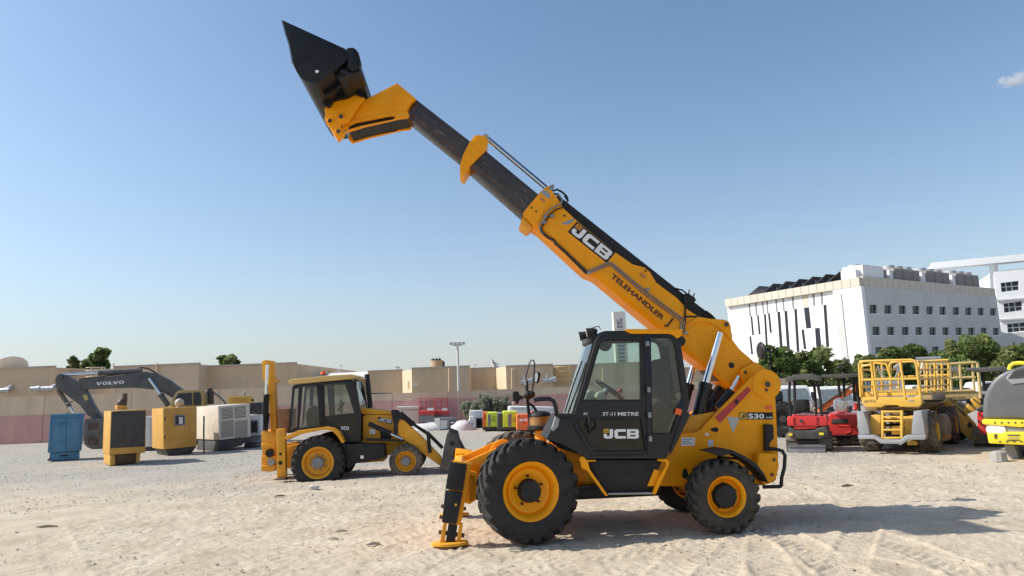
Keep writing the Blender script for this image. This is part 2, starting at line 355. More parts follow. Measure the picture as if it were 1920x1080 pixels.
tracks = [  # picture points along the track, width (m), tread kind, depth
    ('60,865 78,930 95,990 130,1080 150,1130', .42, 0, .016), ('-60,930 0,1010 60,1100', .4, 0, .010),
    ('1700,1150 1560,1060 1480,1010 1400,985', .5, 1, .034), ('1900,1110 1740,1040 1620,1000 1500,975', .5, 1, .03),
    ('1480,1140 1445,1060 1405,1010', .45, 1, .026), ('1330,1140 1350,1060 1362,1000', .48, 1, .026), ('1560,1120 1600,1030 1620,985', .4, 2, .02),
    ('2000,1010 1800,985 1640,975', .45, 2, .02), ('1425,985 1500,968 1540,950 1520,925 1470,908', .4, 1, .024), ('1190,1140 1270,1060 1330,1005', .42, 1, .024),
    ('860,1130 1000,1060 1200,1030 1340,1002', .45, 1, .024), ('700,1150 760,1060 905,1010 985,1000', .45, 1, .022), ('640,1040 760,1000 840,980', .5, 1, .014),
    ('300,1100 520,1010 780,960 900,945', .45, 1, .012), ('1780,1140 1700,1070 1500,1040 1330,1050', .45, 2, .02), ('1100,1120 1090,1070 1010,1022', .45, 1, .022),
    ('0,880 300,890 700,920 1000,960', .5, 1, .008), ('2050,930 1800,905 1500,890', .5, 1, .012), ('1960,1060 1860,1075 1700,1110', .4, 1, .024)]
xs, ys = X[fine], Y[fine]; hs = Hh[fine]
for t, w, kind, dep in tracks:
    P = [gnd(*map(float, q.split(','))) for q in t.split()]
    Q = []                                              # smooth the path
    for i in range(len(P) - 1):
        p0, p1, p2, p3 = P[max(i - 1, 0)], P[i], P[i + 1], P[min(i + 2, len(P) - 1)]
        for k in range(6):
            s = k / 6; Q.append(.5 * ((2 * p1) + (p2 - p0) * s + (2 * p0 - 5 * p1 + 4 * p2 - p3) * s * s + (3 * p1 - p0 - 3 * p2 + p3) * s ** 3))
    Q.append(P[-1]); best = np.full(xs.shape, 9.); lat = np.zeros_like(xs); along = np.zeros_like(xs); run = 0
    for a, b in zip(Q, Q[1:]):
        dx, dy = b.x - a.x, b.y - a.y; L = math.hypot(dx, dy)
        if L < 1e-6: continue
        tt = np.clip(((xs - a.x) * dx + (ys - a.y) * dy) / L / L, 0, 1); ex, ey = xs - a.x - tt * dx, ys - a.y - tt * dy
        dd = np.hypot(ex, ey); m = dd < best; best[m] = dd[m]; lat[m] = ((dx * ey - dy * ex) / L)[m]; along[m] = (run + tt * L)[m]; run += L
    e = np.clip((w / 2 - best) / .03, 0, 1); rim = np.exp(-((best - w / 2 - .03) / .035) ** 2)
    if kind == 0: pat = .5 + .5 * np.sin(lat * 6.283 / .062)
    elif kind == 1: pat = (np.sin((along + np.abs(lat) * .8) * 6.283 / .17 + (lat > 0) * 3.14) > .1) * .9
    else: pat = (np.sin(along * 6.283 / .09) * np.sin(lat * 6.283 / .1) > 0) * .8
    fade = .45 + .9 * (vnoise(along * 1.3, along * 0 + dep * 900, 21) + .5)
    hs = hs * (1 - .5 * e) + .85 * dep * fade * (-.5 * e + .7 * e * pat * (.5 + vnoise(xs * 11, ys * 11, 24) + .5) + .6 * rim)
Hh[fine] = hs
nx, ny = len(gx), len(gy); me = bpy.data.meshes.new('ground')
co = np.stack([X, Y, Hh - .008], -1).reshape(-1, 3)
idx = np.arange(nx * ny).reshape(ny, nx); fc = np.stack([idx[:-1, :-1], idx[:-1, 1:], idx[1:, 1:], idx[1:, :-1]], -1).reshape(-1, 4)
me.vertices.add(len(co)); me.vertices.foreach_set('co', co.ravel()); me.loops.add(fc.size); me.loops.foreach_set('vertex_index', fc.ravel().astype(np.int32))
me.polygons.add(len(fc)); me.polygons.foreach_set('loop_start', np.arange(0, fc.size, 4, dtype=np.int32)); me.update(calc_edges=True); me.shade_smooth()
def ground_mat():
    m = bpy.data.materials.new('sand_and_gravel'); m.use_nodes = True; nt = m.node_tree; L = nt.links.new; b = nt.nodes['Principled BSDF']
    b.inputs['Roughness'].default_value = .95; b.inputs['Specular IOR Level'].default_value = .15
    tc = nd(nt, 'ShaderNodeTexCoord'); V = tc.outputs['Object']
    def noise(s, d=5., r=.6):
        n = nd(nt, 'ShaderNodeTexNoise', Scale=s, Detail=d, Roughness=r); L(V, n.inputs['Vector']); return n.outputs[0]
    def ramp(i, stops):
        r = nd(nt, 'ShaderNodeValToRGB'); cr = r.color_ramp
        while len(cr.elements) < len(stops): cr.elements.new(.5)
        for e, (p, c) in zip(cr.elements, stops): e.position = p; e.color = (*c, 1)
        L(i, r.inputs[0]); return r.outputs[0]
    def mix(f, a, c, bt='MIX'):
        x = nd(nt, 'ShaderNodeMix', data_type='RGBA', blend_type=bt)
        if isinstance(f, float): x.inputs[0].default_value = f
        else: L(f, x.inputs[0])
        L(a, x.inputs[6]); L(c, x.inputs[7]); return x.outputs[2]
    sand = ramp(noise(1.1, 8.), [(.3, (.43, .352, .255)), (.5, (.53, .445, .335)), (.72, (.60, .52, .405))])
    grit = ramp(noise(38., 4., .7), [(.35, (.62, .6, .58)), (.5, (1, 1, 1)), (.7, (1.0, 1.0, 1.0))])
    sand = mix(.6, sand, grit, 'MULTIPLY')
    vo = nd(nt, 'ShaderNodeTexVoronoi', Scale=26.); L(V, vo.inputs['Vector'])
    sep = nd(nt, 'ShaderNodeSeparateColor'); L(vo.outputs['Color'], sep.inputs[0])
    grav = ramp(sep.outputs[0], [(.0, (.2, .182, .155)), (.45, (.34, .31, .268)), (.8, (.43, .40, .35)), (1., (.55, .52, .46))])
    grav = mix(.4, grav, ramp(noise(.8, 6.), [(.35, (.35, .31, .255)), (.65, (.47, .42, .345))]))
    sx = nd(nt, 'ShaderNodeSeparateXYZ'); L(V, sx.inputs[0])
    mr = nd(nt, 'ShaderNodeMapRange'); mr.inputs[1].default_value = 13.; mr.inputs[2].default_value = 22.; L(sx.outputs[1], mr.inputs[0])
    ad = nd(nt, 'ShaderNodeMath', operation='ADD'); L(mr.outputs[0], ad.inputs[0])
    pn = nd(nt, 'ShaderNodeMapRange'); pn.inputs[3].default_value = -.95; pn.inputs[4].default_value = .85; L(noise(.22, 5., .65), pn.inputs[0]); L(pn.outputs[0], ad.inputs[1])
    st = nd(nt, 'ShaderNodeMapRange'); st.inputs[1].default_value = .25; st.inputs[2].default_value = .75; L(ad.outputs[0], st.inputs[0])
    col = mix(st.outputs[0], sand, grav)
    stain = ramp(noise(.55, 7., .7), [(.6, (1, 1, 1)), (.78, (.72, .68, .62))])
    col = mix(.8, col, stain, 'MULTIPLY'); L(col, b.inputs['Base Color'])
    h1 = nd(nt, 'ShaderNodeMath', operation='MULTIPLY_ADD'); L(noise(60., 6., .7), h1.inputs[0]); h1.inputs[1].default_value = .35; L(noise(14., 5.), h1.inputs[2])
    h2 = nd(nt, 'ShaderNodeMath', operation='MULTIPLY'); L(vo.outputs['Distance'], h2.inputs[0]); L(st.outputs[0], h2.inputs[1])
    h3 = nd(nt, 'ShaderNodeMath', operation='SUBTRACT'); L(h1.outputs[0], h3.inputs[0]); L(h2.outputs[0], h3.inputs[1])
    bp = nd(nt, 'ShaderNodeBump', Strength=.75, Distance=.022); L(h3.outputs[0], bp.inputs['Height']); L(bp.outputs[0], b.inputs['Normal'])
    return m
GROUND = link('ground', me, ground_mat()); tag(GROUND, 'dusty pale sand and grey gravel yard covered in tyre tracks', 'ground', kind='structure')
def pebbles(name, n, fn, size, m, label, sd):
    r = random.Random(sd); vs, fs = [], []
    base = [(1, 0, 0), (0, 1, 0), (-1, 0, 0), (0, -1, 0), (0, 0, .75), (0, 0, -.5), (.6, .6, .4), (-.6, -.55, .35)]
    tri = [(0, 6, 4), (6, 1, 4), (1, 2, 4), (2, 7, 4), (7, 3, 4), (3, 0, 4), (0, 3, 5), (3, 2, 5), (2, 1, 5), (1, 0, 5), (0, 1, 6), (2, 3, 7)]
    for _ in range(n):
        x, y = fn(r); s = size * (.4 + r.random() ** 3 * 2.2); a = r.random() * 6.28; k = len(vs); q = .6 + r.random() * .6
        for (p, t, z) in base:
            p2, t2 = p * s * (.8 + .4 * r.random()), t * s * q
            vs.append((x + p2 * math.cos(a) - t2 * math.sin(a), y + p2 * math.sin(a) + t2 * math.cos(a), z * s * .7))
        fs += [tuple(k + i for i in t) for t in tri]
    me = bpy.data.meshes.new(name); me.from_pydata(vs, [], fs); o = link(name, me, m)
    return tag(o, label, 'stones', kind='stuff')
PEB = mat('pebble_stone', (.36, .32, .265), .9, var=.45, scale=9, spec=.2)
PEB3 = mat('gravel_stone', (.5, .46, .4), .95, var=.3, scale=.9, spec=.1)
PEB2 = mat('sand_clod', (.46, .4, .31), .95, var=.3, scale=9, spec=.1)
def spot_near(r):
    y = 6.9 + 10 * r.random() ** 1.3; return ((r.random() * 2 - 1) * (y * .8 + 1), y)
def spot_far(r):
    y = 14 + 20 * r.random() ** 1.4; return ((r.random() * 2 - 1) * (y * .78), y)
pebbles('sand_clods', 1700, spot_near, .012, PEB2, 'small pale sand clods strewn over the near yard', 1)
pebbles('dark_pebbles', 420, spot_near, .011, PEB, 'small dark pebbles strewn over the near sand', 2)
pebbles('gravel', 11000, spot_far, .013, PEB3, 'grey gravel spread across the yard beneath the backhoe', 3)
# ------------------------------------------------------------ the telehandler
T = Fr(990, 1018, 3.5, -.95)
tele = thing('telehandler', 'big yellow telehandler with raised boom and black bucket, standing in the foreground', 'telehandler', T)
def tp(K, a, b, v): return T.p(K, a, b, v)
# wheels
wheel(tele, .665, .40, .375, (.02, -.94, .665), -1, RUB, YEL, BLKM, steer=math.radians(13), lugs=22, nuts=5, hubr=.145, dish=.12, hubout=-.03)
wheel(tele, .665, .40, .375, (.02, .95, .665), 1, RUBD, YEL, BLKM, steer=math.radians(13), lugs=22, nuts=5, hubr=.145, dish=.12)
wheel(tele, .475, .36, .265, (2.615, -.93, .475), -1, RUBM, YEL, BLKM, steer=math.radians(4), lugs=20, nuts=5, hubr=.155, dish=.11, hubout=-.035)
wheel(tele, .475, .36, .265, (2.615, .8, .475), 1, RUB, YEL, BLKM, steer=math.radians(4), lugs=20, nuts=5, hubr=.155, dish=.11)
MB().cyl((.02, -.75, .66), (.02, .75, .66), .13, n=16).cyl((.02, -.25, .66), (.02, .25, .66), .24, n=16).build('front_axle', YEL, tele)
MB().cyl((2.615, -.75, .475), (2.615, .65, .475), .11, n=16).cyl((2.615, -.2, .475), (2.615, .2, .475), .2, n=16).build('rear_axle', YEL, tele)
# chassis side plates
S = '1271.4,812.5 1300.6,811 1314.4,805 1322.8,794.4 1412,705 1422.8,700.6 1430,699.8 1436.7,700.8 1443,704 1447.8,708.3 1451,714 1452.8,722 1455.6,777.8 1459,844 1459.5,856 1458,890 1451,904 1432,910 1300.7,912 1211.6,911.6 1119,909 1085,905 1010,899 1000,870 1040,838 1180,838'
side = T.P(FULL, S, -.45)
MB().prism(side, -.45, -.38).build('chassis_side', YEL, tele, bevel=.012)
MB().prism(side, .62, .69).build('chassis_side', YEL, tele, bevel=.012)
bx = MB(); z0, z1 = .62, .98
bx.box((-.75, -.377, .60), (1.9, .617, .86)); bx.box((2.1, -.377, .55), (3.35, .617, 1.0)); bx.build('chassis', YEL, tele, bevel=.015)
bx = MB(); bx.box((.55, -.36, .42), (1.95, .6, .597)); bx.box((.5, -.6, .5), (1.1, -.452, .63)); bx.build('belly_guard', BLKM, tele, bevel=.015)
# rear corner block, tank and engine pod on the far side
q = T.P(Kb, '1510,370 1655,375 1668,470 1650,560 1600,610 1545,622 1520,560 1490,470', -.62)
MB().prism(q, -.62, -.453).build('rear_corner_block', YEL, tele, bevel=.03, seg=3)
for a, b in ((1628, 424), (1612, 540)): MB().cyl(tp(Kb, a, b, -.64), tp(Kb, a, b, -.60), .022, n=12).build('bolt', RUST, tele)
pod = MB(); pod.prism([(.75, .75), (2.05, .75), (2.15, 1.05), (2.1, 1.3), (1.0, 1.34), (.7, 1.2)], .7, 1.15); pod.build('engine_cover', YEL, tele, bevel=.04, seg=3)
MB().box((3.2, -.375, .55), (3.62, 1.0, 1.15)).build('counterweight', YEL, tele, bevel=.04, seg=3)
# pin bosses on the rear tower
pv = tp(Ke, 965, 690, -.45)
MB().cyl(pv, pv + Vector((0, -.018, 0)), .21, n=40).build('pivot_reinforcement', YEL, tele, bevel=.006)
MB().cyl(pv, pv + Vector((0, -.05, 0)), .06, n=24).build('pivot_boss', YEL, tele, bevel=.008)
MB().cyl(pv, pv + Vector((0, -.058, 0)), .042, n=20).build('pivot_pin', RUST, tele, bevel=.004)
MB().cyl((pv.x, -.44, pv.z), (pv.x, .68, pv.z), .05, n=20).build('pivot_shaft', STL, tele)
p = tp(Ke, 962, 742, -.45); MB().cyl(p, p + Vector((0, -.03, 0)), .022, n=10).build('bolt', RUST, tele)
# keyhole slots as flat black patches on the plate, standing for shaded openings
for pts in ('1118,738 1140,727 1165,724 1178,735 1176,750 1160,758 1140,752', '938,1010 955,1000 966,1015 974,1050 968,1068 945,1070 932,1055'):
    patch(tele, T.D(KG, pts, -.45), BLKM, 'dark_slot_patch', lift=.004)
# engine cooling area behind the cab
MB().prism(T.P(KG, '905,765 950,655 1165,618 1150,650 1060,745 1010,765', -.40), -.37, -.3).build('valve_cover', YEL2, tele, bevel=.01)
MB().prism(T.P(KG, '880,780 1150,640 1330,470 1340,560 1200,800', .3), .1, .6).build('rear_deck', YEL2, tele, bevel=.01)
for (a, b, c, d, v, r) in ((1070, 640, 1190, 450, .2, .045), (1100, 630, 1230, 480, .42, .04)):
    MB().cyl(tp(KG, a, b, v), tp(KG, c, d, v), r, n=12).build('hydraulic_hose', BLKM if v < .3 else STL, tele)
MB().prism(T.P(KG, '1130,620 1215,455 1250,470 1240,500 1165,625', .25), .3, .36).build('hose_bracket', RUST, tele, bevel=.004)
for k in range(4):
    MB().tube([tp(KG, 1050 + 25 * k, 660 - 8 * k, .0), tp(KG, 1090 + 24 * k, 560 - 10 * k, .02), tp(KG, 1170 + 20 * k, 500 - 8 * k, .1), tp(KG, 1250 + 10 * k, 450, .15)], .018, 8).build('hydraulic_hose', BLKM, tele)
# decals of the tower
patch(tele, T.D(Ke, '795,712 825,745 540,1045 492,995', -.45), RED, 'reflector', lift=.012, th=.01)
patch(tele, T.D(Ke, '668,850 690,828 712,850 690,875', -.45), BLKM, 'reflector_clip', lift=.022, th=.012)
patch(tele, T.D(KG, '1235,652 1322,658 1275,765', -.45), mat('pale_decal', (.5, .48, .44), .5), 'warning_triangle', lift=.004)
dq = T.D(Ke, '716,948 1026,948 1026,1014 716,1014', -.45); patch(tele, dq, BLKM, 'decal', lift=.004)
dq = T.D(Ke, '720,953 790,953 790,1009 720,1009', -.45); patch(tele, dq, mat('gold_print', (.72, .42, .05), .5), 'decal', lift=.0055)
lg = T.D(Ke, '735,1003 780,993 740,968', -.45); logo(tele, affine(lg[0], lg[1], lg[2], .007), BLKM)
t3 = T.D(Ke, '797,1004 948,1004 797,960', -.45); [text(c_, tele, Vector(t3[0]).lerp(Vector(t3[1]), k_ / 3 + .01), Vector(t3[0]).lerp(Vector(t3[1]), k_ / 3 + .31), Vector(t3[0]).lerp(Vector(t3[1]), k_ / 3 + .01) + Vector(t3[2]) - Vector(t3[0]), WHT, .007, .03) for k_, c_ in enumerate('530')]
t3 = T.D(Ke, '954,1003 1016,1003 954,987', -.45); text('-110', tele, t3[0], t3[1], t3[2], WHT, .007, .03)
patch(tele, T.D(Ke, '956,884 1018,884 1018,925 956,925', -.45), ORG, 'marker_sticker', lift=.004)
patch(tele, T.D(KG, '927,792 1020,795 1017,848 925,848', -.45), WHT, 'data_plate', lift=.004)
for k in range(3): decal(tele, T, KG, f'934,{803 + 14 * k}:{1000 - 17 * (k % 2)},{809 + 14 * k}', -.454, GRYP, 'print_line', .004)
patch(tele, T.D(KG, '1088,762 1114,764 1113,780 1088,780', -.45), WHT, 'sticker', lift=.004)
patch(tele, T.D(KG, '1106,810 1141,810 1141,850 1106,850', -.45), mat('pale_blue_sticker', (.5, .56, .66), .5), 'sticker', lift=.004)
# rear lamp guard rail and lamp box
MB().prism(T.P(KG, '1490,705 1545,705 1550,800 1520,830 1520,885 1492,885', -.52), -.54, -.455).build('rear_lamp_box', BLKM, tele, bevel=.012)
MB().tube([(x, v, z) for (x, z), v in zip(T.P(KG, '1520,872 1570,872 1610,885 1627,915 1622,1000 1605,1060 1600,1120', -.6), [-.5, -.58, -.6, -.6, -.6, -.6, -.6])] + [(x, -.6, z) for x, z in T.P(Kb, '1690,610 1675,632 1540,636', -.6)], .026, 10).build('guard_rail', BLK, tele)
# rear mudguard
o1 = T.P(KG, '1072,885 1180,862 1240,872 1320,910 1400,965 1450,1030 1475,1085', -.93); o2 = T.P(KG, '1480,1090 1440,1040 1385,985 1310,930 1235,892 1165,912 1150,905', -.93)
MB().prism(o1 + o2, -1.12, -.72).build('rear_mudguard', BLKM, tele, bevel=.006)
MB().cyl(tp(KG, 1185, 905, -.8), tp(KG, 1160, 985, -.6), .02).cyl(tp(KG, 1330, 940, -.8), tp(KG, 1190, 925, -.6), .015).build('mudguard_stay', BLKM, tele)
# front frame reaching out to the stabilisers
q = T.P(Ka, '182,412 270,393 380,345 480,298 700,300 960,330 1000,420 960,520 600,560 400,520 350,470 292,452 190,445', -.5)
MB().prism(q, -.52, -.46).build('front_frame', YEL, tele, bevel=.012)
MB().prism(q, .62, .68).build('front_frame', YEL, tele, bevel=.012)
fx = [a for a, b in q][0]
MB().prism(T.P(Ka, '182,412 240,400 300,455 350,470 345,640 300,670 215,640', -.5), -.8, .95).build('stabiliser_beam', YEL, tele, bevel=.02)
u = tp(Ka, 500, 265, .4); MB().prism(T.P(Ka, '430,330 470,262 510,238 560,240 585,262 570,330', .5), .45, .52).build('far_lug', YEL, tele, bevel=.01)
# stabiliser legs
foot = T.g(843, 1026)
def leg(vs, fpt, top):
    L = bpy.data.objects; d = (Vector(fpt) - Vector(top)); n = d.normalized()
    ax = Vector((1, 0, 0)); ax = (ax - n * ax.dot(n)).normalized(); ay = n.cross(ax)
    def bar(t0, t1, w0, w1, h0, h1, off=0, offx=0):
        r = []
        for t, w, h in ((t0, w0, h0), (t1, w1, h1)):
            c = Vector(top) + d * t + ay * off + ax * offx; r.append([c + ax * a * w + ay * b * h for a, b in ((-1, -1), (1, -1), (1, 1), (-1, 1))])
        return r
    sgn = -1 if (ay.y * vs) < 0 else 1
    body = MB().loft(bar(-.02, .74, .13, .10, .09, .075)).build('stabiliser_leg', YEL, tele, bevel=.012)
    MB().loft(bar(.0, .33, .115, .115, .035, .03, sgn * .12, -.05)).build('leg_cover', BLKM, body, bevel=.012)
    MB().loft(bar(.345, .73, .115, .095, .035, .03, sgn * .12, -.05)).build('leg_cover', BLKM, body, bevel=.012)
    MB().loft(bar(.7, .95, .06, .06, .05, .05)).build('inner_leg', BLKM, body, bevel=.006)
    for s in (-1, 1):
        e = MB().loft(bar(.72, .98, .022, .03, .06, .045, 0, s * .105)); e.build('foot_lug', YEL2, body, bevel=.008)
    c = Vector(top) + d * .86; MB().cyl(c - ax * .17, c + ax * .17, .028, n=14).build('foot_pin', RUST, body)
    c = Vector(top) + d * .5 + ay * sgn * .15; MB().cyl(c, c + ay * sgn * .012, .018, n=12).build('cover_bolt', YEL2, body)
    for t in (.55, .68):
        c = Vector(top) + d * t - ax * .14; MB().cyl(c, c - ax * .05, .025, n=10).build('side_bolt', RUST, body)
    f = Vector(fpt); pts = [(f.x + .245 * math.cos(a) * (1.0), f.y + .17 * math.sin(a)) for a in [6.2832 * k / 12 for k in range(12)]]
    MB().prismz(pts, .012, .05).build('foot_pad', YEL2, body, bevel=.01)
    return body
tu = tp(Ka, 250, 470, -.8)
leg(-1, (foot.x, foot.y + .1, .0), (tu.x, -.78, 1.03))
leg(1, (foot.x, 1.35, .0), (tu.x, .93, 1.03))
MB().prism(T.P(Ka, '292,450 352,468 350,640 312,672 290,660', -.62), -.8, -.57).build('stabiliser_housing', YEL, tele, bevel=.015)
# cab: side frames with window openings, roof, glass
CV, CW = -1.02, -.14
outer = '190,640 205,600 262,400 335,150 345,120 362,98 385,82 420,73 560,72 840,84 872,93 900,113 918,145 926,170 985,560 975,590 830,925 826,935 310,938 195,725'
door = '264,543 300,430 350,250 378,165 388,146 405,136 648,136 655,540'
quart = '716,118 835,118 862,126 880,150 893,200 932,470 935,520 925,575 862,766 728,768'
low = '222,668 655,668 686,884 340,890 242,722'
O, H1, H2, H3 = (T.P(KG, s, CV) for s in (outer, door, quart, low))
cabo = MB().plate(O, [H1, H2, H3], CV, CV + .07).build('cab', BLK, tele, bevel=.008)
farh = [T.P(KG, '264,543 300,430 350,250 378,165 388,146 405,136 835,120 862,128 880,150 893,200 932,470 935,520 925,555', CV)]
MB().plate(O, farh, CW - .06, CW).build('cab_side_frame', BLK, cabo, bevel=.006)
for n_, h, m in (('door_glass', H1, GLS), ('quarter_glass', H2, GLS), ('door_lower_glass', H3, GLSD)):
    MB().prism(h, CV + .028, CV + .034).build(n_, m, cabo, smooth=0)
for n_, h in (('far_side_glass', farh[0]),): MB().prism(h, CW - .034, CW - .028).build(n_, GLS, cabo, smooth=0)
# rubber seal and door edge lines
def seal(h, r=.011, m=BLKM):
    c = [(u, CV - .001, z) for u, z in h]; MB().tube(c + [c[0]], r, 6).build('window_seal', m, cabo)
seal(H1); seal(H2); seal(H3)
DR = T.P(KG, '205,640 275,410 350,140 372,110 400,98 690,98 694,540 712,905 318,915 208,725', CV)
c = [(u, CV - .002, z) for u, z in DR]; MB().tube(c + [c[0]], .008, 6).build('door_edge', BLKM, cabo)
# B pillar, hinges, handle
MB().prism(T.P(KG, '668,100 712,100 724,545 722,790 735,905 700,905 690,560', CV), CV - .02, CV - .002).build('door_post', BLK, cabo, bevel=.006)
for y in (160, 470, 640, 800):
    p = T.p(KG, 694 - 4 + y * .03, y, CV); MB().box((p.x - .03, CV - .05, p.z - .035), (p.x + .02, CV - .02, p.z + .035)).build('door_hinge', STL, cabo, bevel=.006)
    MB().cyl((p.x - .035, CV - .045, p.z - .05), (p.x - .035, CV - .045, p.z + .05), .012, n=10).build('hinge_pin', BLKM, cabo)
hp = T.p(KG, 318, 708, CV); MB().lathe([(.055, -.012), (.068, -.02), (.078, -.012), (.078, 0)], 24, (hp.x, CV, hp.z)).build('door_handle_ring', BLKM, cabo)
MB().tube([(hp.x - .02, CV - .03, hp.z + .11), (hp.x - .035, CV - .05, hp.z), (hp.x - .02, CV - .03, hp.z - .11)], .013, 8).build('door_handle', BLKM, cabo)
# front of the cab: pillars' cross members, screen, lower nose panel
A = T.P(KG, '335,150 262,400 205,600 190,640', CV); nose = T.P(KG, '15,802 100,640 190,636 205,700 312,935 300,950 205,880 120,838', CV)
def cross(pt, w, h, n_, m=BLK, v0=CV + .072, v1=CW - .062): MB().box((pt[0] - w / 2, v0, pt[1] - h / 2), (pt[0] + w / 2, v1, pt[1] + h / 2)).build(n_, m, cabo, bevel=.01)
wt, wb = A[0], A[3]
scr = [(wt[0] - .012, wt[1]), (wb[0] - .012, wb[1])]
MB().loft([[(u, CV + .02, z), (u + .006, CV + .02, z), (u + .006, CW - .02, z), (u, CW - .02, z)] for u, z in scr]).build('windscreen', GLS, cabo, smooth=0)
cross((wt[0] + .02, wt[1] + .07), .1, .14, 'screen_header'); cross((wb[0] + .03, wb[1] - .04), .08, .1, 'screen_sill')
MB().tube([(wb[0] - .03, -.5, wb[1] + .02), ((wb[0] * .6 + wt[0] * .4) - .05, -.62, wb[1] * .6 + wt[1] * .4), ((wb[0] * .25 + wt[0] * .75) - .045, -.75, wb[1] * .25 + wt[1] * .75)], .012, 6).build('windscreen_wiper', BLKM, cabo)
MB().prism(nose, CV + .0, CV + .06).build('nose_panel', BLK, cabo, bevel=.008)
MB().prism(T.P(KG, '15,802 100,640 190,640 150,740 60,820', CV), CV + .062, CW).build('nose_cover', BLKM, cabo, bevel=.02)
hl = T.p(KG, 70, 690, CV); MB().prism(T.P(KG, '48,735 75,650 105,668 95,720 60,752', CV), CV - .03, CV + .02).build('headlamp', GRYP, cabo, bevel=.012)
MB().prism(T.P(KG, '92,632 190,630 188,652 100,660', CV), CV - .05, CV - .002).build('nose_step', BLKM, cabo, bevel=.01)
# front mudguard inner panel
MB().prism(T.P(KG, '15,802 60,760 190,790 320,935 210,900 110,870', -.8), -.74, -.46).build('inner_mudguard', BLKM, cabo, bevel=.01)
# roof: black shell and yellow sheet
rf = T.P(KG, '348,118 362,96 385,80 420,70 560,68 840,80 872,90 905,115 880,125 840,100 420,92 385,102', CV)
MB().prism(rf, CV + .071, CW - .061).build('cab_roof', BLK, cabo, bevel=.01)
yr = T.P(KG, '546,66 560,62 930,62 934,70 915,118 893,124 872,104 840,94 590,94 566,86', CV)
MB().prism(yr, CV - .03, CW + .01).build('roof_panel', YEL, cabo, bevel=.012)
p = T.p(KG, 935, 138, CV); MB().lathe([(0, -.05), (.06, -.045), (.075, 0), (.06, .05), (0, .06)], 18, (p.x, CV + .1, p.z)).build('rear_work_lamp', BLKM, cabo)
# rear of the cab, floor, sill
cross(T.p(KG, 905, 130, CV).xz, .07, .1, 'rear_header'); cross(T.p(KG, 968, 570, CV).xz, .07, .1, 'rear_sill')
r0, r1 = T.p(KG, 918, 150, CV), T.p(KG, 975, 560, CV)
MB().loft([[(r.x, CV + .02, r.z), (r.x + .006, CV + .02, r.z), (r.x + .006, CW - .02, r.z), (r.x, CW - .02, r.z)] for r in (r0, r1)]).build('rear_glass', GLS, cabo, smooth=0)
MB().prism(T.P(KG, '205,640 330,915 822,915 960,575 930,575 800,880 350,880 235,640', CV), CV + .073, CW - .063).build('cab_tub', BLKM, cabo, bevel=0)
# seat, steering column, levers
sv0, sv1 = -.83, -.36
sb = MB(); sb.prism(T.P(KG, '722,760 722,600 855,600 870,700 850,790', CV + .2), sv0, sv1); seat = sb.build('driver_seat', BLKM, cabo, bevel=.04, seg=3)
MB().prism(T.P(KG, '790,600 775,480 760,330 775,268 800,255 830,262 846,300 850,470 862,600', CV + .2), sv0 + .02, sv1 - .02).build('seat_backrest', mat('seat_fabric', (.03, .034, .04), .9, bump=.2), cabo, bevel=.045, seg=3)
MB().prism(T.P(KG, '762,540 690,600 700,640 860,640 850,560', CV + .2), sv0 + .01, sv1 - .01).build('seat_cushion', MATS['seat_fabric'], cabo, bevel=.04, seg=3)
MB().prism(T.P(KG, '455,700 440,560 480,545 560,545 600,700', CV + .3), -.72, -.45).build('dash_console', GRYP, cabo, bevel=.03)
wc = T.p(KG, 430, 462, -.6); wdir = (T.p(KG, 510, 520, -.6) - T.p(KG, 350, 405, -.6)).normalized(); wn_ = Vector((-wdir.z, 0, wdir.x))
ring = [wc + (wdir * math.cos(t) + Vector((0, 1, 0)) * math.sin(t)) * .19 for t in [6.2832 * k / 24 for k in range(25)]]
sw = MB().tube(ring, .016, 8).build('steering_wheel', BLKM, cabo)
MB().cyl(wc + wdir * .18, wc - wdir * .18, .014).cyl(wc, wc + Vector((0, .18, 0)), .014).cyl(wc - wn_ * -.02, wc - wn_ * .35, .04).build('steering_column', GRYP, cabo)
MB().loft([[T.p(KG, 448, 470, -.7), T.p(KG, 470, 462, -.7), T.p(KG, 545, 525, -.7), T.p(KG, 520, 545, -.7)], [q + Vector((0, .12, 0)) for q in (T.p(KG, 448, 470, -.7), T.p(KG, 470, 462, -.7), T.p(KG, 545, 525, -.7), T.p(KG, 520, 545, -.7))]]).build('red_lever', RED, cabo, bevel=.01)
MB().sphere(T.p(KG, 514, 476, -.72), .035, 14).build('lever_knob', RED, cabo)
MB().prism(T.P(KG, '262,545 275,490 300,470 325,478 348,545', -.5), -.62, -.35).build('fuse_cover', GRYP, cabo, bevel=.03, seg=3)
MB().prism(T.P(KG, '345,520 360,488 400,478 418,545 380,548', -.7), -.75, -.62).build('switch_box', mat('pale_plastic', (.6, .58, .5), .6), cabo, bevel=.01)
mp_ = T.p(KG, 412, 165, -.85); MB().lathe([(0, -.02), (.09, -.01), (.095, .01), (0, .02)], 20, (mp_.x, -.85, mp_.z)).build('interior_mirror', BLKM, cabo)
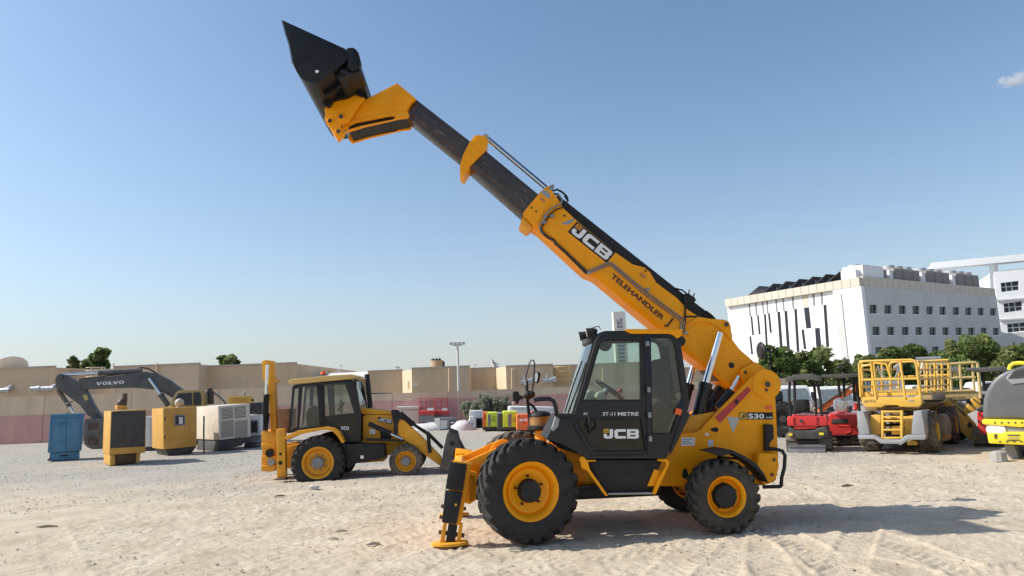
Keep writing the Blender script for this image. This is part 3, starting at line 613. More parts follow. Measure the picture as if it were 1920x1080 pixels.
# lettering of the cab
b_ = T.D(KG, '402,800 640,800 402,737', CV + .028); logo(cabo, affine(b_[0], b_[1], b_[2], .004), WHT, mat('gold_print', (.72, .42, .05), .5))
b_ = T.D(KG, '396,645 638,645 396,622', CV); w0, w1, wt_ = map(Vector, b_); [text(s_, cabo, w0.lerp(w1, a_), w0.lerp(w1, e_), w0.lerp(w1, a_) + (wt_ - w0) * h_, WHT, .005, .012) for s_, a_, e_, h_ in (('3T', 0, .165, 1), ('-', .19, .225, .42), ('11', .25, .345, 1), ('METRE', .42, 1, 1))]
b_ = T.D(KG, '262,640 296,640 262,624', CV); text('AC', cabo, b_[0], b_[1], b_[2], WHT, .005, .02, shear=.2)
p = T.p(KG, 905, 617, CV); MB().prism(T.P(KG, '890,592 930,605 918,645 880,632', CV), CV - .03, CV - .001).build('marker_lamp', ORG, cabo, bevel=.006)
MB().prism(T.P(KG, '925,560 985,640 870,880 840,920 850,870 930,640 895,590', CV), CV - .018, CV - .0015).build('corner_trim', BLK, cabo, bevel=.005)
# roof lamps
for a, b, v in ((262, 106, -.72), (312, 82, -.92)):
    p = T.p(KG, a, b, v); d = Vector((-.97, .08, -.2)).normalized()
    o = MB().cyl(p + d * .05, p - d * .05, .066, .05, 20).cyl(p - d * .05, p - d * .1, .05, .02, 20).build('work_lamp', BLKM, cabo, bevel=.005)
    MB().cyl(p + d * .051, p + d * .056, .056, n=20).build('lamp_lens', mat('lamp_glass', (.55, .53, .48), .15), o)
    MB().cyl(p - d * .02, T.p(KG, a + 50, b + 25, v), .014).build('lamp_bracket', BLKM, o)
MB().tube([T.p(KG, 300, 70, -.85), T.p(KG, 340, 48, -.85), T.p(KG, 370, 42, -.85), T.p(KG, 382, 62, -.85)], .007, 6).build('lamp_cable', BLKM, cabo)
# side step box below the cab with its yellow brackets
SB = MB(); SB.prism(T.P(Kb, '178,428 760,428 735,500 690,690 330,695 250,560 170,450', -1.0), -.96, -.455); SB.build('step_box', BLKM, tele, bevel=.01)
MB().prism(T.P(Kb, '330,682 690,676 690,692 330,697', -1.02), -1.03, -.962).build('step_tread', STL, tele, bevel=.004)
for s_, n_ in (('108,420 115,402 135,396 165,425 235,424 235,434 172,438 190,500 330,700 310,705 165,505 130,490', 'step_bracket'), ('715,420 785,418 803,440 800,470 740,600 700,690 672,692 715,580 780,470 780,438 718,432', 'step_bracket')):
    MB().prism(T.P(Kb, s_, -1.0), -1.04, -.97).build(n_, YEL, tele, bevel=.008)
MB().prism(T.P(Kb, '690,495 735,510 690,628 635,628', -.95), -.98, -.961).build('step_gusset', YEL, tele, bevel=.006)
# mirrors, grab rail, intake on the far front corner
MB().tube([T.p(Kf, *q, -.95) for q in ((300, 740), (345, 728), (440, 724), (480, 745), (500, 800), (508, 870), (540, 905))], .03, 10).build('grab_rail', BLK, tele)
mv = .85
MB().tube([T.p(Kf, *q, mv) for q in ((232, 560), (238, 700), (252, 850), (268, 990), (290, 1090))], .026, 8).build('mirror_post', BLKM, tele)
MB().tube([T.p(Kf, *q, mv) for q in ((240, 760), (300, 800), (330, 850), (350, 890))], .022, 8).build('mirror_stay', BLKM, tele)
MB().tube([T.p(Kf, *q, mv) for q in ((218, 545), (235, 490), (258, 395), (275, 370), (296, 370), (306, 395), (303, 470), (298, 560), (285, 660), (270, 690))], .011, 6).build('mirror_arm', BLKM, tele)
MB().cyl(T.p(Kf, 228, 600, mv), T.p(Kf, 226, 545, mv), .028, n=12).build('mirror_clamp', STL, tele)
MB().prism(T.P(Kf, '305,490 325,473 352,482 362,500 348,570 332,584 305,575', mv), mv - .03, mv + .09).build('wing_mirror', BLKM, tele, bevel=.02)
MB().prism(T.P(Kf, '306,496 322,482 330,484 336,520 322,572 306,568', mv), mv - .04, mv - .031).build('mirror_glass', CHR, tele)
p = T.p(Kf, 130, 715, mv); d = Vector((-.95, -.3, 0)).normalized()
MB().prism(T.P(Kf, '102,670 112,655 155,657 165,690 205,705 205,722 165,735 150,775 118,780 104,760', mv), mv - .08, mv + .1).build('flood_lamp', BLKM, tele, bevel=.02, seg=3)
MB().prism(T.P(Kf, '98,752 125,745 130,775 112,788 98,775', mv), mv - .09, mv + .05).build('indicator_lens', mat('pale_lens', (.5, .4, .35), .3), tele, bevel=.01)
MB().sphere(T.p(Kf, 248, 690, mv), .075, 10, (1, .8, 1.0)).sphere(T.p(Kf, 278, 685, mv), .06, 10).build('mirror_joint', BLKM, tele)
p = T.p(Kf, 360, 1000, .82); r = .2
MB().lathe([(0, .28), (.09, .275), (.155, .25), (.17, .225), (.175, .2), (.165, .19)], 28, p, 'z').build('intake_cap', BLKM, tele)
MB().lathe([(.165, .19), (.168, .06), (.16, .05)], 28, p, 'z').build('intake_bowl', mat('amber_bowl', (.32, .18, .06), .3), tele)
MB().lathe([(.16, .06), (.215, .04), (.215, .0), (.16, -.02), (.08, -.03), (.075, -.35)], 28, p, 'z').build('intake_base', BLKM, tele)
MB().cyl(p + Vector((0, 0, -.02)), p + Vector((-.02, 0, -.45)), .095, n=18).build('intake_pipe', YEL2, tele)
# boom: outer section with chamfered lower edge, inner sections, collars, head
BV0, BV1 = -.12, .42
top = '1014.1,358.5 1021.5,353.5 1033.4,356.2 1046.7,373.3 1057,391 1082.3,414.3 1153.4,472.6 1186,495.5 1208.2,501.4 1218.6,509.7 1230.5,529.8 1269,558.6 1289.7,580.8 1310.5,593.3 1328.3,597.7 1339.8,598.3 1356.1,599 1364.7,602.8 1368.8,610.6 1370.4,624.8 1373.5,637 1386.7,654.4 1413.2,677.8 1435.6,694 1443.8,710.4 1443.8,730.8 1431.5,741 1394.9,741'
botA = '1370.4,723 1331,686 1281,646 1243,612.5 1121.5,511.5 1101.5,504 1012,421 1001.5,415 983.3,397 984,394'
botB = '1370.4,729.8 1329.6,694 1278.7,654.4 1238.5,619.3 1120,520.7 1100,512.6 1011,430.3 1000.8,424.3 981.5,404.5 983,398.5'
PA, PB = T.P(FULL, top + ' ' + botA, BV0), T.P(FULL, top + ' ' + botB, BV0)
boom = MB().loft([[(u, BV0, z) for u, z in PA], [(u, BV0 + .055, z) for u, z in PB], [(u, BV1 - .055, z) for u, z in PB], [(u, BV1, z) for u, z in PA]]).build('boom', YEL, tele, bevel=.006, smooth=.5)
# raised ear plate of the lift rams and the compensation ram bracket
MB().prism(T.P(Ke, '235,135 330,118 430,120 500,150 580,215 640,290 650,250 640,205 634,150 612,112 570,95 490,92 330,72', BV0), BV0 - .025, BV0 - .001).build('lift_ear', YEL, boom, bevel=.008)
MB().prism(T.P(Ke, '705,570 725,545 850,488 965,568 990,610 940,640 850,680 745,690 722,640', BV0), BV0 - .1, BV0 - .001).build('ram_bracket', YEL, boom, bevel=.012)
for a, b, r, m, h in ((590, 140, .055, YEL, .04), (590, 140, .036, RUST, .05), (645, 515, .045, BLKM, .004), (748, 580, .034, YEL, .112), (748, 580, .024, RUST, .118)):
    p = T.p(Ke, a, b, BV0); MB().cyl(p + Vector((0, .05, 0)), p - Vector((0, h, 0)), r, n=22).build('pin_boss' if m is YEL else 'pin', m, boom, bevel=.004, seg=1)
MB().prism(T.P(Ke, '190,330 250,400 440,560 640,735 660,715 455,545 260,385 200,322', BV0), BV0 + .06, BV1 - .06).build('boom_underside_plate', RUST, boom)
# embossed weld outlines
for c_ in ('330,200 318,240 345,300 400,360 455,385', '430,205 350,195 325,215', '690,410 725,420 735,450 715,480', '640,330 655,380 645,430', '215,180 255,170 275,195 270,230 245,245'):
    MB().tube(T.D(Ke, c_, BV0 + .001), .004, 5).build('weld_bead', YEL, boom)
# hose tray and cover along the top
cov = T.P(FULL, '1046,366 1058.6,376.3 1269,542.3 1345,600 1310,597 1269,567 1215,520 1082,424 1057,399 1040,372', .05)
MB().prism(cov, .02, .32).build('hose_cover', BLKM, boom, bevel=.015)
MB().prism(T.P(K3, '1075,520 1105,480 1150,475 1235,540 1240,570 1200,600 1100,600 1080,560', .02), -.02, .2).build('valve_block', BLKM, boom, bevel=.01)
for c_ in ('990,410 1040,425 1075,430 1120,470 1150,500', '1340,710 1380,700 1440,745 1480,785'): MB().tube(T.D(K3, c_, -.02), .014, 6).build('hydraulic_hose', BLKM, boom)
for a, b in ((1155, 470), (1215, 515)): p = T.p(K3, a, b, .02); MB().cyl(p, p + Vector((.02, 0, .05)), .014, n=8).build('hose_fitting', STL, boom)
# steel pipes clipped to the side
for o_ in (0, 1):
    pts = '540,640 680,580 700,585 920,770 1145,935 1158,960 1150,1015' if not o_ else '545,655 682,596 695,600 915,788 1128,945 1140,965 1132,1010'
    MB().tube(T.D(KE, pts, BV0 - .02), .0125, 8).build('hydraulic_pipe', STL, boom)
    pts = '400,160 418,190 410,215 380,235 345,245 310,275 290,305 262,345 248,380 255,395' if not o_ else '355,140 385,180 380,205 350,222 315,238 285,270 268,310 245,340 240,365 262,400'
    MB().tube(T.D(KE, pts, BV0 - .03), .012, 8).build('hydraulic_hose', STL if o_ else BLKM, boom)
MB().tube(T.D(KE, '245,365 262,395 300,425 330,440 345,462 400,510 470,580 540,650', BV0 + .0), .022, 8).build('hydraulic_hose', BLKM, boom)
MB().tube(T.D(KE, '252,378 290,412 335,450 395,500 470,570 545,640', BV0 - .01), .012, 8).build('hydraulic_pipe', RUST, boom)
MB().tube(T.D(K3, '1115,600 1112,700 1110,800 1095,960', BV0 - .02), .014, 8).build('hydraulic_hose', BLKM, boom)
MB().tube(T.D(K3, '1120,770 1180,765 1240,770 1290,745', BV0 - .015), .012, 8).build('hydraulic_hose', BLKM, boom)
MB().tube(T.D(K3, '960,790 880,890 850,880', BV0 - .012), .012, 8).build('hydraulic_hose', BLKM, boom)
for K_, a, b in ((K3, 630, 430), (KE, 275, 295), (KE, 320, 290), (KE, 270, 330), (K3, 1110, 975), (KE, 550, 645)):
    p = T.p(K_, a, b, BV0); MB().box((p.x - .028, BV0 - .045, p.z - .022), (p.x + .028, BV0 + .001, p.z + .022)).build('pipe_clip', STL, boom, bevel=.006)
# front collar of the outer section
MB().prism(T.P(KE, '250,135 275,115 315,122 330,150 230,330 205,352 140,285 136,270', BV0), BV0 - .015, BV0 - .001).build('collar_plate', YEL, boom, bevel=.006)
MB().prism(T.P(KE, '140,290 200,350 185,365 165,368 122,330 128,305', BV0), BV0 + .04, BV1 - .04).build('wear_pad', YEL2, boom, bevel=.012)
MB().prism(T.P(K1, '260,240 290,215 345,215 385,250 400,300 385,340 330,300 270,262', BV0), BV0 - .02, BV0 - .016).build('collar_slot', GRYP, boom)
MB().prism(T.P(KE, '265,128 280,112 325,95 332,110 320,130 290,150', .1), .0, .28).build('ram_anchor', YEL2, boom, bevel=.01)
MB().prism(T.P(KE, '295,110 318,95 332,102 328,128 305,135', .05), -.01, .1).build('hose_fitting', STL, boom, bevel=.006)
for c_ in ('330,130 350,118 385,135 415,165 422,195', '328,145 355,150 380,185 385,210'): MB().tube(T.D(KE, c_, .05), .016, 8).build('hydraulic_hose', BLKM, boom)
for K_, a, b in ((K1, 130, 460), (K1, 195, 515), (K3, 608, 190), (K1, 605, 575)):
    p = T.p(K_, a, b, BV0 - .015); MB().cyl(p, p - Vector((0, .012, 0)), .016, n=10).build('bolt', RUST, boom)
patch(boom, T.D(K1, '555,690 650,645 720,620 745,600 735,650 690,690 620,705', BV0), GRYP, 'plate_cutout', lift=.004)
patch(boom, T.D(K1, '270,310 340,350 312,390 245,340', BV0 - .015), mat('worn_sticker', (.6, .22, .05), .6, var=.3), 'sticker', lift=.003)
patch(boom, T.D(K3, '555,205 620,250 598,295 530,240', BV0), MATS['worn_sticker'], 'sticker', lift=.003)
# decals of the boom
patch(boom, T.D(KE, '478,322 722,518 666,584 420,388', BV0), BLKM, 'decal', lift=.004)
b_ = T.D(KE, '436,388 663,569 481,337', BV0); lg0, lg1, lgt = map(Vector, b_)
logo(boom, affine(lg0 + (lg1 - lg0) * .0, lg1, lgt, .0065), WHT, mat('orange_print', (.75, .3, .02), .5))
b_ = T.D(KE, '690,672 1018,948 708,648', BV0); text('TELEHANDLER', boom, b_[0], b_[1], b_[2], MAR, .005, .035)
# inner sections
s2 = T.P(FULL, '909,281 1030,381 1003,420 881,313', -.07); MB().prism(s2, -.07, .37).build('boom_middle_section', BOOMS, tele, bevel=.015)
s3 = T.P(FULL, '779.5,185.3 905,283 885,316 767,221.5', -.02); MB().prism(s3, -.02, .32).build('boom_inner_section', BOOMS, tele, bevel=.015)
for s_, v_ in (('1205,925 1420,1075 1440,1065 1225,908', -.073), ('860,628 1150,868 1160,850 868,608', -.023)):
    MB().prism(T.P(KD, s_, v_), v_ - .004, v_ + .05).build('wear_strip', RUST, tele)
MB().prism(T.P(KD, '1240,742 1262,738 1300,745 1320,775 1300,835 1205,930 1175,975 1152,962 1150,930 1158,895 1170,855 1205,785', -.12), -.12, .42).build('middle_collar', YEL, tele, bevel=.015)
MB().prism(T.P(KD, '1152,935 1195,935 1175,978 1150,962', -.1), -.09, .39).build('wear_pad', YEL2, tele, bevel=.008)
for a, b in ((1190, 838), (1215, 852), (1218, 800), (1250, 790)):
    p = T.p(KD, a, b, -.12); MB().cyl(p, p - Vector((0, .01, 0)), .014, n=8).build('bolt', YEL2, tele)
ra, rb = T.p(KD, 1315, 765, .15), T.p(KE, 290, 118, .15); MB().cyl(ra, rb, .032, n=14).build('extension_rod', CHR, tele)
MB().cyl(ra + Vector((0, 0, .045)), rb + Vector((0, 0, .045)), .012, n=8).build('hydraulic_pipe', BLKM, tele)
MB().cyl(T.p(KD, 1305, 752, .1), T.p(KD, 1305, 752, .25), .05, n=16).build('rod_eye', STL, tele, bevel=.006)
# boom head
hv0, hv1 = -.1, .4
hd = T.P(K7, '965,565 1125,695 1085,722 1048,790 1060,818 960,812 760,850 560,892 528,905 550,835 610,762 690,708', hv0)
head = MB().prism(hd, hv0, hv1).build('boom_head', YEL, tele, bevel=.01)
lw = T.P(K7, '528,905 560,892 960,812 1060,816 1068,850 1050,866 985,872 690,940 545,985 510,950', hv0 + .02)
lh = T.P(K7, '545,938 620,905 760,878 900,850 945,850 955,862 930,880 800,905 640,940 560,965', hv0 + .02)
MB().plate(lw, [lh], hv0 - .012, hv0 + .03).build('head_flange', YEL, head, bevel=.006)
MB().plate(lw, [lh], hv1 - .03, hv1 + .012).build('head_flange', YEL, head, bevel=.006)
MB().prism(T.P(K7, '560,900 960,818 1050,822 1055,846 985,862 690,930 560,968', hv0 + .02), hv0 + .06, hv1 - .002).build('head_dark_infill', BLKM, head)  # black infill added so the opening between the flanges looks dark
p = T.p(K7, 962, 708, hv0)
for r in (.075, .032): MB().lathe([(r, 0), (r, -.006), (r + .006, -.006), (r + .006, 0)], 32, p).build('weld_ring', YEL, head)
wb_ = [p + Vector((.13 * math.cos(t), -.001, .13 * math.sin(t))) for t in [-2.4 + 4.5 * k / 20 for k in range(21)]]
MB().tube(wb_, .004, 5).build('weld_bead', YEL, head)
ra, rb = T.p(K7, 530, 978, .02), T.p(K7, 702, 900, .02); MB().cyl(ra, rb, .035, n=14).build('tilt_rod', mat('pale_rod', (.6, .58, .54), .35, metal=.3), head)
MB().cyl(rb, T.p(K7, 945, 858, .05), .05, n=14).build('tilt_ram', BLKM, head)
# carriage
car = '350,775 372,770 400,780 420,745 432,722 480,712 550,700 600,670 640,645 690,690 640,752 560,880 545,895 505,905 480,925 512,950 525,985 510,1025 480,1035 450,1022 410,955 368,905 352,862 360,820'
cp = T.P(K7, car, -.22); MB().prism(cp, -.22, -.15).build('carriage_plate', YEL, tele, bevel=.01)
cp2 = T.P(K7, '372,770 432,722 550,700 640,645 690,690 560,850 480,845 400,830', -.22); MB().prism(cp2, .45, .52).build('carriage_plate', YEL, tele, bevel=.01)
MB().prism(T.P(K7, '352,862 372,772 420,745 460,760 440,900 410,950', -.22), -.148, .448).build('carriage_beam', YEL, tele, bevel=.02)
MB().cyl((T.p(K7, 495, 853, -.2).x, -.2, T.p(K7, 495, 853, -.2).z), (T.p(K7, 495, 853, -.2).x, .5, T.p(K7, 495, 853, -.2).z), .05).build('carriage_shaft', STL, tele)
for a, b, r in ((402, 888, .052), (495, 853, .06), (473, 978, .055)):
    p = T.p(K7, a, b, -.22); MB().cyl(p, p - Vector((0, .022, 0)), r, n=22).build('pin_boss', YEL, tele, bevel=.005, seg=1)
    MB().cyl(p, p - Vector((0, .026, 0)), r * .58, n=18).build('pin', RUST, tele)
# bucket
bn, bf = -.98, 1.28
prof = T.P(K7, '0,35 28,140 60,240 88,390 112,460 150,518 190,545 240,560 300,555 360,520 430,465 500,410 545,368 552,335 532,278', bn)
def offs(P, d):
    r = []
    for i in range(len(P)):
        a, b = Vector(P[max(i - 1, 0)]), Vector(P[min(i + 1, len(P) - 1)]); t = (b - a).normalized(); r.append((P[i][0] + t.y * -d, P[i][1] + t.x * d))
    return r
ins = offs(prof, .022)
bk = MB().prism(prof + ins[::-1], bn + .03, bf - .03).build('bucket', BUCK, tele, smooth=.5)
MB().prism(prof, bn, bn + .028).build('bucket_side', BUCK, bk, bevel=.004)
MB().prism(prof, bf - .028, bf).build('bucket_side', BUCK, bk, bevel=.004)
outp = offs(prof, -.07)
for v_ in (bn + .35, -.02, .4, bf - .35): MB().prism(offs(prof, -.001)[8:13] + outp[8:13][::-1], v_, v_ + .03).build('bucket_rib', BUCK, bk, bevel=.004)
MB().prism(offs(prof, -.002)[:4] + offs(prof, -.02)[:4][::-1], bn, bf).build('cutting_edge', STL, bk)
bp_ = T.P(K7, '430,475 545,372 600,420 560,470 480,500', bn); MB().prism(bp_, bn + .1, bf - .1).build('bucket_back_box', BUCK, bk, bevel=.01)
MB().prism(T.P(K7, '535,285 545,268 590,264 618,278 640,310 662,400 645,440 590,470 545,430 552,340', bn), bn, bn + .1).build('spill_guard_end', BUCK, bk, bevel=.012)
MB().prism(T.P(K7, '540,300 560,285 600,290 628,320 645,395 630,430 588,455 550,430 552,340', bn), bn + .102, bf).build('spill_guard', BUCK, bk, bevel=.02, seg=3)
MB().prism(T.P(K7, '500,440 560,470 650,450 660,462 560,492 480,462', bn), bn + .02, bn + .5).build('stiffener', BUCK, bk, bevel=.004)
for v_ in (-.28, .56): MB().prism(T.P(K7, '330,690 400,640 560,560 640,600 680,690 600,660 550,690 430,715 400,770 345,760', -.25), v_, v_ + .05).build('bucket_hook', BUCK, bk, bevel=.006)
patch(bk, T.D(K7, '272,462 295,455 308,465 300,480 280,482', bn), WHT, 'paint_mark', lift=.004)
# lift rams and compensation ram
for v_, d_ in ((-.27, 0), (.56, 0)):
    a, b, c = T.p(KG, 1010, 760, -.27), T.p(KG, 1092, 430, -.27), T.p(KG, 1188, 85, -.27)
    for q in (a, b, c): q.y = v_
    ram(tele, a, b, c, .085, rr=.62, name='lift_ram')
for v_ in (-.25, .52):
    a, b, c = T.p(Ke, 520, 915, -.25), T.p(Ke, 640, 752, -.25), T.p(Ke, 712, 615, -.25)
    for q in (a, b, c): q.y = v_
    ram(tele, a, b, c, .06, rr=.5, name='compensation_ram')
# far mirror on its stalk by the tower
p = T.p(Ke, 920, 380, .9); MB().lathe([(0, -.05), (.12, -.035), (.15, 0), (.12, .035), (0, .04)], 24, p, 'x').build('rear_mirror', BLKM, tele)
MB().cyl(p + Vector((.03, 0, .02)), T.p(Ke, 1000, 375, .9), .03).tube([T.p(Ke, 1000, 370, .9), T.p(Ke, 1002, 600, .9), T.p(Ke, 1005, 800, .9)], .016, 6).build('mirror_stalk', BLKM, tele)
# ------------------------------------------------------------ boundary walls and the low buildings behind them
PINK = mat('pink_wall_paint', (.6, .32, .28), .85, var=.16, scale=1.6, dust=.18, bump=.05, stretch=(1, 1, .22))
BEI = mat('beige_wall_paint', (.66, .5, .35), .85, var=.14, scale=1.4, stretch=(1, 1, .22), dust=.08, bump=.05)
BEI2 = mat('tan_warehouse_wall', (.65, .485, .315), .85, var=.12, scale=.8, dust=.08, stretch=(1, 1, .25))
BEI3 = mat('light_tan_warehouse_wall', (.7, .53, .36), .85, var=.08, scale=.25, dust=.06)
CONC = mat('pale_coping', (.5, .43, .34), .85, var=.1)
ROOFW = mat('sun_white_roof_sheet', (.72, .68, .6), .6, var=.08)  # white stands for sun on the roof, put into its colour
GALV = mat('galvanised_duct', (.5, .52, .54), .4, metal=.7, var=.2)
def boundary(name, label, Y, xs, tops, mids, low=PINK, hi=BEI):
    r = thing(name, label, 'wall', loc=(at(xs[0], 780, Y).x, Y, 0))
    for i in range(len(xs) - 1):
        a, b = at(xs[i], tops[i], Y), at(xs[i + 1], tops[i + 1], Y); g = .012
        zm = [at(x, m_, Y).z for x, m_ in ((xs[i], mids[i]), (xs[i + 1], mids[i + 1]))]
        ox = r.location.x; off = .01 * (i % 2)
        MB().loft([[(a.x + g - ox, off, -.1), (b.x - g - ox, off, -.1), (b.x - g - ox, off, zm[1]), (a.x + g - ox, off, zm[0])], [(a.x + g - ox, .2, -.1), (b.x - g - ox, .2, -.1), (b.x - g - ox, .2, zm[1]), (a.x + g - ox, .2, zm[0])]]).build('lower_panel', low, r, smooth=0)
        MB().loft([[(a.x + g - ox, off + .03, zm[0] + .01), (b.x - g - ox, off + .03, zm[1] + .01), (b.x - g - ox, off + .03, b.z), (a.x + g - ox, off + .03, a.z)], [(a.x + g - ox, .2, zm[0] + .01), (b.x - g - ox, .2, zm[1] + .01), (b.x - g - ox, .2, b.z), (a.x + g - ox, .2, a.z)]]).build('upper_panel', hi, r, smooth=0)
    return r
xs = [-330, -165, 0, 83, 247, 411, 575]; boundary('boundary_wall', 'long pink and beige panel wall behind the generators on the left', 44, xs, [745 - .037 * x for x in xs], [781 - .038 * x for x in xs])
xs = [560, 640, 735, 790, 858, 930, 1000, 1072, 1150, 1230, 1310, 1400, 1490]; boundary('boundary_wall', 'low pink and beige panel wall behind the red scissor lifts and the bush', 47, xs, [766 - .0385 * x for x in xs], [781 - .040 * x for x in xs])
def plan(r, pts, z0, z1, name, m, zr=None):
    """building block on a plan outline given in world x, y"""
    o = r.location; return MB().prismz([(x - o.x, y - o.y) for x, y in pts], z0, z1).build(name, m, r, smooth=0)
def blk(r, x0, x1, ytop, Y, dep, m, lip=True, name='wall_block', Y1=None):
    a, b = at(x0, ytop, Y), at(x1, ytop - .04 * (x1 - x0), Y1 or Y); z = (a.z + b.z) / 2
    p = [(a.x, a.y), (b.x, b.y), (b.x, b.y + dep), (a.x, a.y + dep)]
    o = plan(r, p, -.1, z, name, m)
    if lip: plan(r, [(a.x - .02, a.y - .06), (b.x + .02, b.y - .06), (b.x + .02, b.y + .25), (a.x - .02, a.y + .25)], z + .003, z + .13, 'parapet_cap', CONC)
    for k in (1, 2):                                    # cladding joints
        zz = z - .95 * k; plan(r, [(a.x + .01, a.y - .012), (b.x - .01, b.y - .012), (b.x - .01, b.y + .05), (a.x + .01, a.y + .05)], zz, zz + .035, 'cladding_joint', BEI3 if m is BEI2 else BEI2)
    return a, b, z
w1 = thing('warehouse', 'tan flat-roofed warehouse at the far left below the satellite dish', 'building', loc=(at(50, 700, 52).x, 52, 0))
blk(w1, -330, 101, 706, 52, 20, BEI2); blk(w1, 101, 216, 699, 54, 18, BEI2); blk(w1, 215, 373, 689.5, 51, 22, BEI3)
for x0, x1, y, r_ in ((58, 101, 729, .17), (0, 14, 732, .15)):
    a, b = at(x0, y, 51.5), at(x1, y - 1, 51.5); o = w1.location
    MB().cyl(a - o, b - o, r_, n=14).cyl(a - o + Vector((.4, 0, 0)), a - o + Vector((.7, 0, 0)), r_ * 1.2, n=14).cyl(b - o - Vector((.5, 0, .1)), b - o + Vector((0, .4, .2)), r_ * 1.1, n=12).build('air_duct', GALV, w1)
def ladder(r, x, y0, y1, Y, w, n, m, cage=True):
    o = r.location; a, b = at(x, y0, Y) - o, at(x, y1, Y) - o; t = MB()
    for s in (-w / 2, w / 2): t.cyl(a + Vector((s, 0, 0)), b + Vector((s, 0, 0)), .035, n=6)
    lo = t.build('ladder', m, r)
    for k in range(n):
        c = a.lerp(b, (k + .5) / n); MB().cyl(c + Vector((-w / 2, 0, 0)), c + Vector((w / 2, 0, 0)), .025, n=6).build('rung', m, lo)
        if cage and k % 2 == 0: MB().tube([c + Vector((w * .8 * math.cos(t_), -w * .9 * abs(math.sin(t_)), 0)) for t_ in [math.pi * i / 6 for i in range(7)]], .025, 5).build('cage_hoop', m, lo)
LADM = mat('cream_ladder', (.72, .62, .42), .6)
ladder(w1, 181, 688, 708, 50.8, .8, 7, LADM)
for px in (294, 213): o = w1.location; MB().cyl(at(px, 681, 50.9) - o, at(px, 735, 50.9) - o, .05, n=8).build('drain_pipe', BEI3, w1)
w2 = thing('warehouse', 'tan warehouse with sunlit white roof edge behind the backhoe loader', 'building', loc=(at(500, 700, 52).x, 52, 0))
blk(w2, 376, 555, 689, 52.5, 20, BEI2)
a, b = at(555, 712, 56), at(692, 706, 56); o = w2.location
blk(w2, 555, 700, 716, 57, 12, BEI3, lip=False)
MB().loft([[(a.x - o.x, 3.5, a.z), (b.x - o.x, 3.5, b.z), (b.x - o.x, 8, b.z + .55), (a.x - o.x, 8, a.z + .55)], [(a.x - o.x, 3.5, a.z - .1), (b.x - o.x, 3.5, b.z - .1), (b.x - o.x, 8, b.z + .45), (a.x - o.x, 8, a.z + .45)]]).build('roof', ROOFW, w2)
w3 = thing('warehouse', 'long stepped tan warehouse with bright angled corners behind the low wall', 'building', loc=(at(850, 700, 52).x, 52, 0))
blk(w3, 690, 754, 698, 55, 15, BEI2)
def jog(x0, Y0, x1, Y1, ytop):
    a, b = at(x0, ytop, Y0), at(x1, ytop - .3, Y1); plan(w3, [(a.x, a.y), (b.x, b.y), (b.x, b.y + 6), (a.x, a.y + 6)], -.1, a.z, 'angled_corner', BEI3); return a, b
jog(754, 54.9, 772, 52.6, 695.5); blk(w3, 772.2, 880, 692.5, 52.5, 15, BEI2); blk(w3, 880, 930, 693, 55, 15, BEI2)
jog(930, 54.9, 948.5, 52.6, 690); blk(w3, 948.7, 1036, 688.5, 52.5, 15, BEI2); blk(w3, 1036, 1230, 688, 54, 15, BEI2); blk(w3, 1230, 1330, 694, 56, 15, BEI2)
ladder(w3, 1056, 686, 718, 53.6, .9, 8, mat('yellow_ladder', (.75, .55, .2), .6))
o = w3.location
for x0, x1, y in ((1018, 1043, 714), (976, 998, 717)):
    a, b = at(x0, y, 52.1), at(x1, y - 1, 52.1); MB().cyl(a - o, b - o, .16, n=12).cyl(b - o - Vector((.45, 0, 0)), b - o + Vector((0, 0, .12)), .2, n=12).cyl(a - o + Vector((.3, 0, .1)), a - o + Vector((.3, 0, .5)), .06, n=8).build('air_duct', GALV, w3)
for px, Y in ((842, 52.3), (964, 52.3), (960, 52.3), (1130, 53.7)): MB().cyl(at(px, 690, Y) - o, at(px, 735, Y) - o, .05, n=8).build('drain_pipe', BEI3, w3)
MB().tube([at(765, 729, 53.3) - o, at(765, 716, 53.3) - o, at(768, 714, 53.2) - o, at(768, 729, 53.2) - o], .04, 6).build('handrail', BEI2, w3)
a = at(779, 722, 52.2) - o; MB().box(a - Vector((.15, .05, .05)), a + Vector((.15, .2, .05))).build('wall_lamp', WHT, w3)
# rooftop dishes, tank, antennas
def dish(px, py, w, Y, tilt, label, el=.5):
    c = at(px, py, Y); R = w * Y / FPX / 2; r = thing('satellite_dish', label, 'satellite dish', loc=(c.x, Y, c.z - R * .9))
    d = MB(); d.lathe([(R * k / 6, R * .28 * (k / 6) ** 2) for k in range(7)] + [(R * 1.0, R * .26)] + [(R * k / 6, R * .28 * (k / 6) ** 2 - .03) for k in range(6, -1, -1)], 28, (0, 0, 0), 'z')
    do = d.build('reflector', mat('dish_white', (.62, .6, .54), .6, var=.08), r, loc=(0, 0, R * .9)); do.rotation_euler = tilt
    MB().cyl((0, 0, -.5), (0, 0, R * .9), .07, n=8).build('mount_pole', GALV, r)
    f = MB(); f.cyl((0, 0, R * .75), (0, 0, R * .62), .07, n=8); fo = f.build('feed_horn', GALV, r, loc=(0, 0, R * .9)); fo.rotation_euler = tilt
    s = MB()
    for k in range(3): s.cyl((R * .9 * math.cos(2.1 * k), R * .9 * math.sin(2.1 * k), R * .25), (0, 0, R * .7), .025, n=5)
    so_ = s.build('feed_strut', GALV, r, loc=(0, 0, R * .9)); so_.rotation_euler = tilt
dish(18, 698, 64, 58, (math.radians(-24), math.radians(-38), 0), 'large white satellite dish on the roof at the far left edge')
dish(926, 688, 30, 60, (math.radians(10), math.radians(58), 0), 'white satellite dish tilted on the roof behind the grab rail')
dish(575, 694, 12, 62, (math.radians(20), 0, 0), 'small white roof dish above the backhoe cab')
dish(633, 696, 10, 62, (math.radians(15), .2, 0), 'tiny white dish beside the roof antenna over the backhoe cab')
